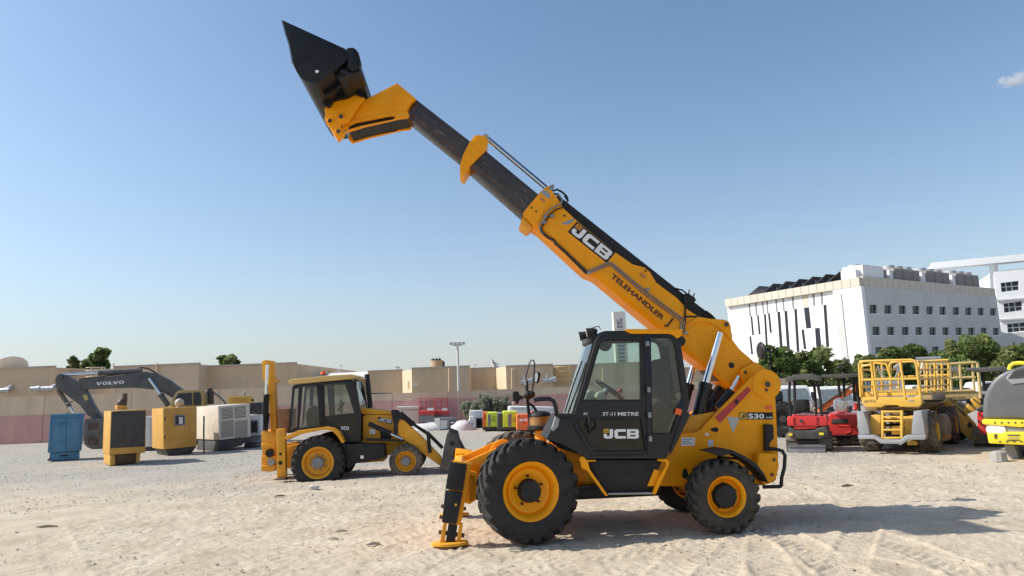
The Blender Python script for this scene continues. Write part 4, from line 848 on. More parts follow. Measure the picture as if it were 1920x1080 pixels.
dish(746, 691, 11, 58, (math.radians(20), .2, 0), 'small white dish on the roof left of the tan water tank')
r = thing('water_tank', 'round tan water tank on the warehouse roof beside the lamp mast', 'tank', loc=(at(820, 692, 56).x, 56, at(820, 694, 56).z - .15))
MB().lathe([(0, 0), (.52, 0), (.5, .9), (.0, .92)], 24, axis='z').build('tank_body', mat('tan_tank', (.42, .3, .18), .7, var=.15), r)
MB().box((-.45, -.3, .93), (.3, .3, 1.0)).build('tank_lid', BLKM, r); MB().cyl((.55, -.2, .1), (.55, -.2, .8), .06).build('tank_pipe', BLKM, r)
for k in range(3): MB().cyl((-.3 + .25 * k, 0, 1.0), (-.3 + .25 * k, 0, 1.12), .05, n=8).build('tank_valve', mat('green_valve', (.08, .16, .07), .6), r)
for px, yt, Y, lab in ((640, 684, 60, 'thin roof antenna over the backhoe cab'), (892, 683, 60, 'thin roof antenna left of the tilted satellite dish')):
    a = at(px, yt + 14, Y); r = thing('roof_antenna', lab, 'antenna', loc=a); h = at(px, yt, Y).z - a.z
    MB().cyl((0, 0, 0), (0, 0, h), .03, n=6).build('mast', GALV, r); MB().cyl((-.12, 0, h * .92), (.12, 0, h * .92), .03, n=6).build('cross_bar', GALV, r)
# lamp mast
g = gnd(862, 792); r = thing('lamp_mast', 'tall pale floodlight mast standing in front of the low wall', 'lamp mast', loc=g); top_ = at(858, 648, g.y); h = top_.z
MB().cyl((0, 0, 0), (0, 0, h), .11, .07, 16).build('pole', mat('mast_paint', (.62, .6, .56), .5, var=.06), r)
MB().box((-.32, -.05, h - .02), (.32, .05, h + .05)).build('cross_arm', GALV, r)
for k, x in enumerate((-.42, -.14, .14, .42)):
    c = Vector((x, -.05, h + .13)); l = MB().loft([[c + Vector((-.12, -.14, -.09)), c + Vector((.12, -.14, -.09)), c + Vector((.12, -.1, .1)), c + Vector((-.12, -.1, .1))], [c + Vector((-.09, .14, -.06)), c + Vector((.09, .14, -.06)), c + Vector((.09, .14, .08)), c + Vector((-.09, .14, .08))]]).build('floodlight', GALV, r)
    MB().box(c + Vector((-.1, -.15, -.07)), c + Vector((.1, -.141, .08))).build('lamp_glass', MATS['lamp_glass'], l)
# ------------------------------------------------------------ trees and bushes
LEAF = [mat('leaf_dark_green', (.11, .165, .045), .6, var=.4, scale=1.2, spec=.3), mat('leaf_mid_green', (.18, .25, .075), .6, var=.35, scale=1.2, spec=.3), mat('leaf_olive', (.28, .31, .12), .65, var=.3, scale=1.2, spec=.3), mat('leaf_grey_green', (.27, .285, .2), .7, var=.3, scale=1.5, spec=.3)]
for m_ in LEAF:                                        # light passes through the leaves
    nt_ = m_.node_tree; pb = nt_.nodes['Principled BSDF']; tl = nd(nt_, 'ShaderNodeBsdfTranslucent'); ms = nd(nt_, 'ShaderNodeMixShader'); ms.inputs[0].default_value = .45
    nt_.links.new(pb.inputs['Base Color'].links[0].from_socket, tl.inputs[0]); nt_.links.new(pb.outputs[0], ms.inputs[1]); nt_.links.new(tl.outputs[0], ms.inputs[2]); nt_.links.new(ms.outputs[0], nt_.nodes['Material Output'].inputs[0])
BARK = mat('bark', (.13, .09, .06), .9, var=.3, bump=.4)
def leaves(vs, fs, c, R, n, s, r, up=0):
    for _ in range(n):
        while True:
            p = Vector((r.uniform(-1, 1), r.uniform(-1, 1), r.uniform(-1, 1)))
            if .15 < p.length < 1: break
        p = p * (p.length ** -.35); q = Vector(c) + Vector((p.x * R[0], p.y * R[1], p.z * R[2]))
        n_ = Vector((r.gauss(0, 1), r.gauss(0, 1), r.gauss(0, 1) + .5)).normalized(); a = n_.orthogonal().normalized(); a = (a * math.cos(r.random() * 6) + n_.cross(a) * math.sin(r.random() * 6)).normalized(); b = n_.cross(a)
        if up: a = (a + Vector((0, 0, up))).normalized(); b = a.orthogonal().normalized()
        l = s * (.6 + .8 * r.random()); k = len(vs)
        vs += [q - a * l * .5, q + b * l * .28, q + a * l * .5, q - b * l * .28]; fs.append((k, k + 1, k + 2, k + 3))
def tree(name, label, cat, base, h, w, nclump, nleaf, s, mats, sd, trunk=True, dens=1, squash=1, group=None, low=.25):
    r = random.Random(sd); t = thing(name, label, cat, loc=base, group=group)
    cl = []
    for k in range(nclump):
        zf = low + (1 - low) * ((k + r.random()) / nclump); ww = w / 2 * (1 - max(0, zf - .45) ** 1.6 * 1.25) * r.uniform(.35, 1); a = r.random() * 6.28
        cl.append((Vector((ww * math.cos(a), ww * math.sin(a) * squash, h * zf * .93)), w * r.uniform(.11, .22)))
    if trunk:
        m = MB(); m.tube([(0, 0, -.1), (.05 * w * r.uniform(-1, 1), 0, h * .3), (0, 0, h * .7)], max(.06, w * .03), 7); tk = m.build('trunk', BARK, t)
        for c, q in cl[::2]: MB().tube([(0, 0, h * .25), c * .6 + Vector((0, 0, h * .08)), c], max(.03, w * .012), 5).build('limb', BARK, tk)
    for mi, m in enumerate(mats):
        vs, fs = [], []
        for c, q in cl[mi::len(mats)]: leaves(vs, fs, c, (q, q * squash, q * .85), int(nleaf / nclump * dens * r.uniform(.7, 1.3)), s, r)
        me = bpy.data.meshes.new('crown'); me.from_pydata(vs, [], fs); link('crown', me, m, t)
    return t
def treeat(px0, px1, ytop, ybase, Y, label, sd, mats=(0, 1, 2), n=3600, nc=26, cat='tree', s=None, name='tree', group=None, low=.25, squash=1, trunk=True):
    a, b = at(px0, ytop, Y), at(px1, ytop, Y); w = b.x - a.x; zt = at((px0 + px1) / 2, ytop, Y).z
    return tree(name, label, cat, ((a.x + b.x) / 2, Y, 0), zt, w, nc, n, s or Y * .0058, [LEAF[i] for i in mats], sd, group=group, low=low, squash=squash, trunk=trunk)
treeat(127, 152, 661, 0, 78, 'slim leafy treetop, leftmost above the tan warehouse roof', 31, n=2600, nc=26, low=.5)
treeat(152, 176, 666, 0, 77, 'short leafy treetop between two others above the warehouse roof', 32, n=2400, nc=24, low=.5)
treeat(170, 210, 646, 0, 80, 'tallest leafy treetop above the tan warehouse on the left', 33, n=4200, nc=34, low=.5)
treeat(402, 455, 661, 0, 82, 'lone leafy treetop above the warehouse left of the backhoe arm', 34, n=3200, nc=30, low=.5)
for i, (x0, x1, yt, Y, mt, lab) in enumerate(((1296, 1350, 668, 58, (1, 2, 3), 'pale green tree seen between the cab and the lift rams'), (1345, 1400, 690, 66, (0, 1), 'low dark tree behind the boom foot'), (1415, 1492, 651, 52, (0, 1, 1), 'dense dark green tree right behind the boom tower'), (1480, 1562, 655, 54, (0, 1, 2), 'rounded green tree above the first red mini excavator'),
        (1556, 1598, 674, 60, (1, 2, 3), 'small olive tree above the second red mini excavator'), (1596, 1650, 664, 62, (1, 2, 0), 'bushy tree left of the yellow lift rails'), (1640, 1700, 652, 60, (0, 1, 2), 'green tree just behind the yellow lift basket'), (1676, 1742, 645, 62, (0, 1, 2), 'broad green tree behind the right half of the lift basket'),
        (1738, 1778, 658, 64, (1, 0), 'narrow green tree between two broad trees'), (1766, 1862, 630, 60, (1, 2, 1), 'largest light green tree in front of the shade-grey facade'), (1858, 1975, 652, 58, (0, 1, 2), 'green tree at the right edge above the road roller'))):
    treeat(x0, x1, yt, 0, Y, lab, 50 + i, mt, n=9500, nc=64, low=.06, squash=.8)
# oleander-like bush
def bush(px0, px1, ytop, Y, label, sd):
    r = random.Random(sd); a, b = at(px0, ytop, Y), at(px1, ytop, Y); w = b.x - a.x; t = thing('bush', label, 'bush', loc=((a.x + b.x) / 2, Y, 0)); m = MB(); vs, fs = [], []
    for k in range(16):
        x = w * (r.random() - .5) * .95; y = r.uniform(-.5, .5); h = a.z * r.uniform(.68, 1.0); p = [(x * .8, y * .7, 0), (x * .9, y * .9, h * .6), (x + r.uniform(-.1, .1), y, h)]
        m.tube(p, .018, 5)
        for j in range(7): leaves(vs, fs, Vector(p[1]).lerp(Vector(p[2]), j / 6) if j else Vector(p[1]) * .8, (.22, .22, .2), 34, .16, r, .8)
    m.build('stem', BARK, t); me = bpy.data.meshes.new('foliage'); me.from_pydata(vs, [], fs); link('foliage', me, LEAF[3], t)
bush(866, 905, 757, 43.6, 'low grey green bush at the foot of the lamp mast', 71); bush(898, 962, 744, 44, 'tall grey green oleander bush behind the lime generators', 72)
# ------------------------------------------------------------ white office blocks at the right
WALLW = mat('white_facade', (.78, .79, .8), .8, var=.035, scale=.25, dust=.03)
WALLG = mat('shade_grey_facade', (.56, .56, .55), .8, var=.14, scale=.18, dust=.08, stretch=(1, 1, .35))  # darker copy of the white facade, shade put into its colour
BEIP = mat('beige_parapet_panel', (.58, .52, .43), .7, var=.06, scale=.5)
CHIL = mat('chiller_grey', (.3, .27, .24), .7, var=.2, scale=.7)
WING = mat('office_window_glass', (.022, .027, .036), .22, var=.4, scale=.4, spec=.4)
FINM = mat('grey_fin_recess', (.22, .21, .2), .7, var=.1)
c0 = at(1636, 700, 90)
R_ = frxy(c0.x, c0.y, 33); L_ = frxy(c0.x, c0.y, -58)
ofc = thing('office_block', 'white office block with rows of square windows and slit windows beyond the trees', 'building', R_)
def rel(fr):
    """side frame inside the block's own axes"""
    d = fr.yaw - R_.yaw; return Matrix.Rotation(d, 4, 'Z')
def onto(o, fr): o.matrix_local = rel(fr); return o
def rect(fr, K, x0, y0, x1, y1, v): return fr.P(K, f'{x0},{y0} {x1},{y0} {x1},{y1} {x0},{y1}', v)
# plan of the block
zt = R_.P(KJ, '918,322', 0)[0][1]; Lr = R_.P(KJ, '1745,360', 0)[0][0]; Ll = -L_.P(KJ, '80,470', 0)[0][0]
lv = Vector((math.cos(L_.yaw - R_.yaw), math.sin(L_.yaw - R_.yaw))) * -Ll
MB().prismz([(.02, .02), (Lr, .02), (Lr + lv.x, lv.y + .02), (lv.x + .02, lv.y + .02)], -.2, zt - .05).build('block_core', WALLW, ofc, smooth=0)
# right facade: plate with window holes, panes set back
cols = [985, 1076, 1166, 1250, 1335, 1416, 1498, 1575, 1652, 1727]; holes = []
top0 = R_.P(KJ, '918,322', -.35)[0][1]
u_ = lambda x, y, v=-.35: R_.P(KJ, f'{x},{y}', v)[0]
rows = ((462, .024, 27), (597, .005, 26), (722, -.012, 24))
wins = []
for ry, sl_, hh in rows:
    for i, cx in enumerate(cols):
        t = (cx - 985) / 742; cxx = cx + (0, 18, 36)[[462, 597, 722].index(ry)]; cy = ry + sl_ * 742 * t; hw = 23 * (1 - .2 * t); h2 = hh * (1 - .14 * t)
        wins.append(rect(R_, KJ, cxx - hw, cy - h2, cxx + hw, cy + h2, -.35))
ur = u_(1745, 360)[0]
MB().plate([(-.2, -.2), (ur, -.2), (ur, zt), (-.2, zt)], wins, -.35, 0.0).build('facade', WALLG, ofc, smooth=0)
for w in wins:
    c = [sum(p[0] for p in w) / 4, sum(p[1] for p in w) / 4]
    po = MB().prism(w, -.12, -.08).build('window', WING, ofc, smooth=0)
    zs = [p[1] for p in w]; us = [p[0] for p in w]
    MB().box((c[0] - .03, -.15, min(zs)), (c[0] + .03, -.121, max(zs))).build('mullion', FINM, po)
    MB().box((min(us) - .1, -.42, min(zs) - .12), (max(us) + .1, -.351, min(zs) - .02)).build('sill', WALLW, po)
# beige parapet of ribbed panels on both sides
zp0, zp1 = zt + .02, R_.P(KJ, '912,256', -.3)[0][1]
n = 26
for i in range(n): MB().box((-.25 + (ur + .25) * i / n + .03, -.3, zp0), (-.25 + (ur + .25) * (i + 1) / n - .03, .2, zp1 - .0)).build('parapet_panel', BEIP, ofc, smooth=0)
MB().box((-.2, -.2, zp0), (ur - .05, .25, zp1 - .1)).build('parapet_core', FINM, ofc, smooth=0)
# left facade with slits
sl = []
for (x0, y0, x1, y1) in ((222, 508, 243, 626), (215, 632, 237, 745), (262, 502, 284, 620), (305, 495, 330, 712), (330, 490, 354, 610), (388, 480, 422, 715), (432, 474, 466, 720), (493, 462, 525, 730), (553, 452, 600, 580), (622, 442, 664, 704), (538, 590, 568, 712), (674, 436, 710, 700)):
    sl.append(L_.P(KJ, f'{x0},{y0} {x0 + (x1 - x0) * .55:.1f},{y0 - 3} {x1 + 2},{y1 - 2} {x0 + (x1 - x0) * .5:.1f},{y1}', -.4))
sl[8] = L_.P(KJ, '553,454 586,450 600,580 568,583', -.4); sl[9] = L_.P(KJ, '622,580 652,578 664,702 630,705', -.4)
ul = L_.P(KJ, '745,340', -.4)[0][0]; ull = L_.P(KJ, '82,470', -.4)[0][0]; zl = L_.P(KJ, '705,338', -.4)[0][1]
onto(MB().plate([(ull, -.2), (ul, -.2), (ul, zt), (ull, zt)], sl, -.4, -.25).build('facade', WALLW, ofc, smooth=0), L_)
for s_ in sl: onto(MB().prism(s_, -.3, -.26).build('slit_window', WING, ofc, smooth=0), L_)
for (x0, y0, x1, y1) in ((210, 430, 232, 508), (250, 422, 272, 502), (293, 414, 312, 495), (320, 410, 340, 490), (376, 400, 398, 480), (420, 392, 440, 474), (478, 380, 504, 462), (540, 370, 586, 450), (606, 358, 634, 442), (656, 348, 684, 436)):
    w = (x1 - x0) * (.42 if x1 - x0 < 40 else .8); onto(MB().prism(L_.P(KJ, f'{x0},{y0} {x0 + w:.1f},{y0 - 3} {x0 + w + 6:.1f},{y1 - 3} {x0 + 6},{y1}', -.402), -.43, -.402).build('slit_panel', FINM if x1 - x0 < 40 else BEIP, ofc, smooth=0), L_)
# stair tower proud of the corner
onto(MB().prism([(ul + .02, -.2), (0.3, -.2), (.3, zt), (ul + .02, zt)], -.9, 0.0).build('corner_bay', WALLW, ofc, smooth=0), L_)
onto(MB().prism([(ul + .25, -.2), (ul + 1.2, -.2), (ul + 1.2, zt - .6), (ul + .25, zt - .6)], -1.02, -.901).build('bay_shade_strip', WALLG, ofc, smooth=0), L_)  # raised grey strip, its colour standing for a recess in shade
n = 18
for i in range(n): onto(MB().box((ull + (0.2 - ull) * i / n + .03, -.95, zp0), (ull + (.2 - ull) * (i + 1) / n - .03, .2, zp1 - .15)).build('parapet_panel', BEIP, ofc, smooth=0), L_)
# rooftop: plant room, chillers with fans, tilted solar panels
onto(MB().prism(L_.P(KJ, '780,205 905,185 912,262 782,285', 0), .4, 5).build('plant_room', WALLW, ofc, smooth=0), L_)
zr = zp1
for gi, (x0, x1, y0) in enumerate(((905, 1068, 200), (1112, 1270, 206), (1312, 1455, 222), (1498, 1638, 238))):
    a, b = R_.P(KJ, f'{x0},{y0}', .3)[0], R_.P(KJ, f'{x1},{y0 + 8}', .3)[0]; m3 = 3
    for k in range(m3):
        ua, ub = a[0] + (b[0] - a[0]) * k / m3, a[0] + (b[0] - a[0]) * (k + 1) / m3
        ch = MB().box((ua + .06, .35 + .0, zr - .2), (ub - .06, 3.2, a[1])).build('chiller', CHIL, ofc, smooth=0)
        MB().cyl(((ua + ub) / 2, 1.7, a[1]), ((ua + ub) / 2, 1.7, a[1] + .55), (ub - ua) * .38, n=18).build('fan_cowl', mat('fan_cowl_grey', (.45, .45, .46), .6), ch)
        MB().box((ua + .2, .3, zr + .2), (ub - .2, .349, a[1] - .3)).build('coil_panel', FINM, ch, smooth=0)
    MB().box((a[0] - .9, .5, zr - .2), (a[0] - .02, 2.5, a[1] - .3)).build('pipe_housing', WALLW, ofc, smooth=0)
SOLP = mat('solar_panel', (.06, .06, .07), .3, var=.2, spec=.6)
for k, (x0, y0, x1, y1) in enumerate(((175, 385, 275, 365), (268, 370, 362, 348), (352, 354, 440, 330), (432, 338, 522, 314), (508, 322, 606, 296), (592, 306, 690, 286), (662, 300, 775, 268))):
    a, b, c = (L_.P(KJ, s_, -.2)[0] for s_ in (f'{x0},{y0}', f'{x0 + 32},{y0 - 42}', f'{x1},{y0 - 38}'))
    pz0, pz1 = zp1 - .25, zp1 + 1.1; du = (c[0] - a[0]) * .9
    for j in range(3):
        v0, v1 = .3 + 2.3 * j, .3 + 2.3 * j + 2.2
        pn_ = MB().loft([[(a[0], v0, pz0), (a[0] + du, v0, pz1), (a[0] + du, v1, pz1), (a[0], v1, pz0)], [(a[0], v0, pz0 + .09), (a[0] + du, v0, pz1 + .09), (a[0] + du, v1, pz1 + .09), (a[0], v1, pz0 + .09)]]).build('solar_panel', SOLP, ofc, smooth=0); onto(pn_, L_)
        onto(MB().cyl((a[0] + du * .85, (v0 + v1) / 2, zp1 - .3), (a[0] + du * .85, (v0 + v1) / 2, pz1 - .3), .05, n=6).build('panel_leg', GALV, ofc), L_)
onto(MB().box((ull - .0, .21, -.2), (ull + 3, 8, zp1 - 1.2)).build('end_block', WALLW, ofc, smooth=0), L_)
# far right block with the great roof beam
c1 = at(1770, 700, 118); Q = frxy(c1.x, c1.y, -24)
fb = thing('office_block', 'tall white office block with a floating roof beam at the right edge', 'building', Q)
q = Q.P(KJ, '1640,248 2250,130 2250,760 1730,760 1735,300', 0); u0_, u1_ = Q.P(KJ, '1735,300', 0)[0][0], Q.P(KJ, '2300,200', 0)[0][0]
zr_ = Q.P(KJ, '1760,225', 0)[0][1]
wn2 = []
for (x0, y0, x1, y1, dy) in ((1775, 300, 1890, 356, -14), (1793, 428, 1910, 484, -16), (1815, 556, 1940, 608, -14), (1960, 270, 2080, 330, -16), (1980, 405, 2100, 460, -16), (2010, 535, 2130, 590, -14)):
    wn2.append(Q.P(KJ, f'{x0},{y0} {x1 - 4},{y0 + dy} {x1},{y1 + dy} {x0 + 5},{y1}', -.4))
MB().plate([(u0_, -.2), (u1_, -.2), (u1_, zr_), (u0_, zr_)], wn2, -.4, 0).build('facade', WALLW, fb, smooth=0)
MB().box((u0_ + .02, .01, -.2), (u1_, 14, zr_ - .05)).build('block_core', WALLW, fb, smooth=0)
for w in wn2:
    po = MB().prism(w, -.1, -.06).build('window', WING, fb, smooth=0); us = [p[0] for p in w]; zs = [p[1] for p in w]
    for f_ in (.3, .62): MB().box((min(us) + (max(us) - min(us)) * f_ - .06, -.2, min(zs)), (min(us) + (max(us) - min(us)) * f_ + .06, -.101, max(zs))).build('mullion', GALV, po, smooth=0)
    MB().box((min(us), -.2, (min(zs) + max(zs)) / 2 - .06), (max(us), -.101, (min(zs) + max(zs)) / 2 + .06)).build('transom', GALV, po, smooth=0)
for (y0, nm) in ((405, 0), (528, 0)):
    z_ = Q.P(KJ, f'1800,{y0}', -.4)[0][1]; MB().box((u0_ - .1, -.7, z_ - .12), (u1_, -.401, z_ + .12)).build('string_course', WALLG, fb, smooth=0)
z_ = Q.P(KJ, '1800,612', -.4)[0][1]; MB().box((u0_ - 2, -.8, -.2), (u1_, -.402, z_)).build('podium', WALLG, fb, smooth=0)
bz0, bz1 = Q.P(KJ, '1720,183', 0)[0][1], Q.P(KJ, '1720,143', 0)[0][1]; bu0 = Q.P(KJ, '1350,215', 0)[0][0]
MB().box((bu0, -1, bz0), (u1_, 1.5, bz1)).build('roof_beam', WALLW, fb, smooth=0)
MB().box((bu0, 1.52, bz0 + .1), (bu0 + 2.5, 13, bz1 - .1)).build('roof_beam', WALLW, fb, smooth=0)
for x in (1732, 2060): u_0 = Q.P(KJ, f'{x},200', 0)[0][0]; MB().cyl((u_0, .4, zr_ - .1), (u_0, .4, bz0 + .05), .6, n=20).build('column', WALLW, fb)
# slender tower
c2 = at(1168, 700, 170); tw = thing('tower', 'slender white tower with a grille strip rising behind the telehandler cab', 'tower', loc=(c2.x, 170, 0)); zt2 = at(1165, 584, 170).z
hw = 1.45
MB().box((-hw, 0, 0), (hw, 2.9, zt2)).build('tower_shaft', mat('tower_cream', (.66, .63, .55), .8, var=.05), tw, smooth=0)
MB().box((-.85, -.12, 1), (.85, -.001, zt2 - 5.2)).build('grille_panel', FINM, tw, smooth=0)
for k in range(int((zt2 - 7) / .9)): MB().box((-.85, -.2, 1.2 + .9 * k), (.85, -.121, 1.55 + .9 * k)).build('grille_bar', GALV, tw, smooth=0)
e = MB().box((-.85, -.1, zt2 - 4.3), (.85, -.001, zt2 - 1.5)).build('emblem_panel', WALLG, tw, smooth=0)
for x0, z0_, x1, z1_ in ((-.65, -3.9, -.4, -1.9), (-.65, -3.9, .0, -3.6), (.15, -3.9, .65, -3.6), (.15, -2.2, .65, -1.9), (.15, -3.9, .35, -1.9), (-.3, -3.0, .1, -2.6)): MB().box((x0, -.16, zt2 + z0_), (x1, -.101, zt2 + z1_)).build('emblem_mark', FINM, tw, smooth=0)
# ------------------------------------------------------------ generators and the excavator at the left
BLUE = mat('blue_cabinet_paint', (.035, .2, .36), .55, var=.12, dust=.16, scale=2, scratch=((.12, .25, .36), .7))
OCH = mat('ochre_cabinet_paint', (.62, .32, .04), .5, var=.14, dust=.14, scale=2.5, scratch=((.32, .15, .04), .68))
DKP = mat('dark_grille', (.03, .03, .032), .6, var=.3, dust=.1)
CRM = mat('cream_cabinet_paint', (.68, .6, .5), .55, var=.12, dust=.14, scale=2.5, scratch=((.42, .3, .2), .7))
CRMD = mat('cream_mesh_panel', (.36, .31, .26), .8, var=.1)
WHP = mat('white_machine_paint', (.72, .71, .68), .5, var=.06, dust=.12)
EXC = mat('slate_excavator_paint', (.05, .058, .068), .5, var=.25, dust=.18, scale=2)
GREYM = mat('grey_machine_paint', (.2, .21, .225), .5, var=.12, dust=.12)
ink = mat('marker_ink', (.03, .05, .09), .8)
# blue cabinet
f = Fr(120, 864, 31); t = thing('generator', 'blue steel generator cabinet with handwritten number, leftmost of the row', 'generator', f)
pr(t, f, KA, '377,640 634,628 611,900 356,916', 0, 1.1, 'housing', BLUE, .02)
pr(t, f, KA, '378,628 640,618 640,632 374,641', -.04, 1.14, 'roof', BLUE, .01); pr(t, f, KA, '372,917 596,905 596,966 370,976', .06, 1.04, 'base', BLUE, .015)
for s_ in ('385,655:388,895', '606,650:609,890', '385,652:609,655', '492,656:495,892'): pr(t, f, KA, s_, -.01, -.001, 'door_seam', mat('blue_seam', (.02, .11, .2), .6))
pr(t, f, KA, '450,933 511,930 511,941 450,944', .05, .065, 'fork_slot', BLKM); label_text(t, f, KA, '446,708 508,704 447,686', 0, '20774', ink, .0)
for y in (700, 770, 835): pr(t, f, KA, f'{634 - (y - 628) * .085:.0f},{y} {640 - (y - 628) * .085:.0f},{y} {640 - (y - 628) * .085:.0f},{y + 14} {634 - (y - 628) * .085:.0f},{y + 14}', -.03, .05, 'door_hinge', BLUE)
pr(t, f, KA, '496,612 520,612 520,626 496,626', .4, .6, 'lifting_eye', STL); pr(t, f, KA, '352,972 372,955 374,978', -.02, .1, 'foot', BLKM)
# ochre cabinet with black radiator panel
f = Fr(216, 873.5, 36); t = thing('generator', 'ochre generator with large black radiator panel and rusty exhaust on top', 'generator', f)
pr(t, f, KA, '832,603 1098,588 1090,915 820,932', 0, 1.9, 'housing', OCH, .02); pr(t, f, KA, '838,608 1092,600 1086,868 826,882', -.03, -.002, 'radiator_grille', DKP, .01)
pr(t, f, KA, '826,933 862,934 866,1010 824,1012', .05, 1.8, 'skid_leg', OCH, .01); pr(t, f, KA, '1028,920 1056,917 1046,985 1020,992', .05, 1.8, 'skid_leg', OCH, .01)
pr(t, f, KA, '862,932 1027,920 1022,990 868,1003', .15, 1.7, 'fuel_tank', mat('brown_tank', (.12, .065, .03), .7, var=.3), .01)

pr(t, f, KA, '878,560:956,590', .8, 1.3, 'exhaust_box', OCH, .01); q = f.p(KA, 915, 540, 1.0)
MB().sphere(q + Vector((0, 0, -.02)), .17, 14).cyl(q + Vector((.08, 0, 0)), q + Vector((.08, 0, .32)), .085, n=14).build('exhaust_pipe', RUST, t)
# white cabinet behind, seen between the ochre ones
f = Fr(282, 845, 20); t = thing('generator', 'white cabinet standing between the two ochre generators', 'generator', f)
pr(t, f, KA, '1085,645 1160,640 1160,868 1085,872', 0, 1.4, 'housing', WHP, .02); pr(t, f, KA, '1088,873 1156,868 1156,898 1090,904', .05, 1.3, 'base', DKP, .01); pr(t, f, KA, '1128,655:1132,860', -.008, -.001, 'door_seam', GREYM)
# ochre cabinet with window
f = Fr(316, 855, 40); t = thing('generator', 'ochre generator cabinet with a framed control window', 'generator', f)
pr(t, f, KA, '1224,582 1477,571 1476,868 1226,891', 0, 1.75, 'housing', OCH, .02)
o = pr(t, f, KA, '1308,632 1390,630 1390,710 1308,714', -.03, -.002, 'window_frame', GREYM, .02); pr(o, f, KA, '1318,641 1381,639 1381,702 1318,705', -.04, -.031, 'window_pane', WING); pr(o, f, KA, '1342,648:1372,700', -.046, -.041, 'control_panel', WHP)
for s_ in ('1276,624:1280,800', '1424,616:1428,795', '1276,620:1428,624', '1276,796:1428,800'): pr(t, f, KA, s_, -.012, -.001, 'door_seam', YEL2)
pr(t, f, KA, '1240,892 1475,869 1432,925 1262,938', .05, 1.7, 'skid_base', DKP, .015)
q = f.p(KA, 1345, 545, .9); MB().sphere(q + Vector((0, 0, .02)), .18, 14).cyl(q - Vector((0, 0, .25)), q, .12, n=12).build('silencer', mat('pale_silencer', (.5, .42, .34), .6), t)
for y in (650, 790): pr(t, f, KA, f'1232,{y}:1240,{y + 22}', -.02, -.001, 'door_hinge', DKP)
# cream cabinet with louvres
f = Fr(412, 846, 44); t = thing('generator', 'cream generator cabinet with slatted louvres on a black skid', 'generator', f)
pr(t, f, KA, '1636,566 1872,546 1881,795 1641,821', 0, 2.6, 'housing', CRM, .02)
for x0, x1, y0 in ((1662, 1744, 582), (1762, 1842, 572)):
    lf = pr(t, f, KA, f'{x0},{y0} {x1},{y0 - 8} {x1 + 1},{y0 + 72} {x0 + 1},{y0 + 82}', -.012, -.002, 'louvre_recess', DKP)
    for k in range(8): y = y0 + 3 + k * 9.6; pr(lf, f, KA, f'{x0 + 2},{y} {x1 - 2},{y - 8:.0f} {x1 - 2},{y - 3:.0f} {x0 + 2},{y + 5}', -.035, -.013, 'louvre_slat', CRM)
for x0, x1 in ((1660, 1752), (1764, 1856)): pr(t, f, KA, f'{x0},680 {x1},{668} {x1 + 2},790 {x0 + 2},806', -.014, -.002, 'mesh_panel', CRMD)
pr(t, f, KA, '1645,822 1835,802 1822,860 1630,905', .1, 2.4, 'skid_base', DKP, .015)
rod(t, f, KA, '1530,640 1528,760 1530,920', -.6, .03, 'stand_post', DKP)
for k in range(3): MB().box((-.012, .5 + .6 * k, 1.0), (-.002, .58 + .6 * k, 1.12)).build('door_latch', DKP, t)
# yellow compressor and white generator behind the cream one
f = Fr(440, 832, 15); t = thing('compressor', 'yellow compressor with louvred cover behind the cream generator', 'compressor', f)
pr(t, f, KA, '1708,495 1880,488 1886,545 1886,640 1708,650', 0, 1.4, 'housing', YLM, .02); pr(t, f, KA, '1714,650 1880,642 1880,842 1714,850', .1, 1.3, 'base', DKP, .02)
for k in range(11): pr(t, f, KA, f'{1736 + 12 * k},502:{1743 + 12 * k},540', -.02, -.001, 'louvre_slat', OCH)
rod(t, f, KA, '1832,490 1832,465 1840,456', .3, .05, 'exhaust_pipe', GREYM); q = f.p(KA, 1894, 522, .2); MB().sphere(q, .07, 10).build('lamp', DKP, t)
f = Fr(478, 838, 8); t = thing('generator', 'white generator with black window panel left of the backhoe arm', 'generator', f)
pr(t, f, KB, '-10,555 118,550 118,705 -10,712', 0, 1.6, 'housing', WHP, .02); pr(t, f, KB, '32,462 122,456 122,545 32,549', .2, 1.6, 'black_cover', DKP, .02)
pr(t, f, KB, '38,590:98,690', -.03, -.002, 'window_frame', GREYM, .01); pr(t, f, KB, '46,600:88,680', -.045, -.031, 'window_pane', WING); pr(t, f, KB, '-10,714 112,708 112,745 -10,750', .1, 1.5, 'skid_base', GREYM, .01)
pr(t, f, KB, '-10,768 78,766 78,800 -10,804', -.5, .6, 'base_beam', DKP, .02)
# loose tyre
q = gnd(6, 831); t = thing('tyre', 'loose black tyre lying by the pink wall at the left edge', 'tyre', loc=(q.x, q.y, 0))
MB().lathe([(.3, .03), (.5, 0), (.62, .05), (.66, .28), (.62, .5), (.5, .55), (.3, .52), (.34, .28), (.3, .03)], 28, axis='z').build('tyre_body', RUBD, t)
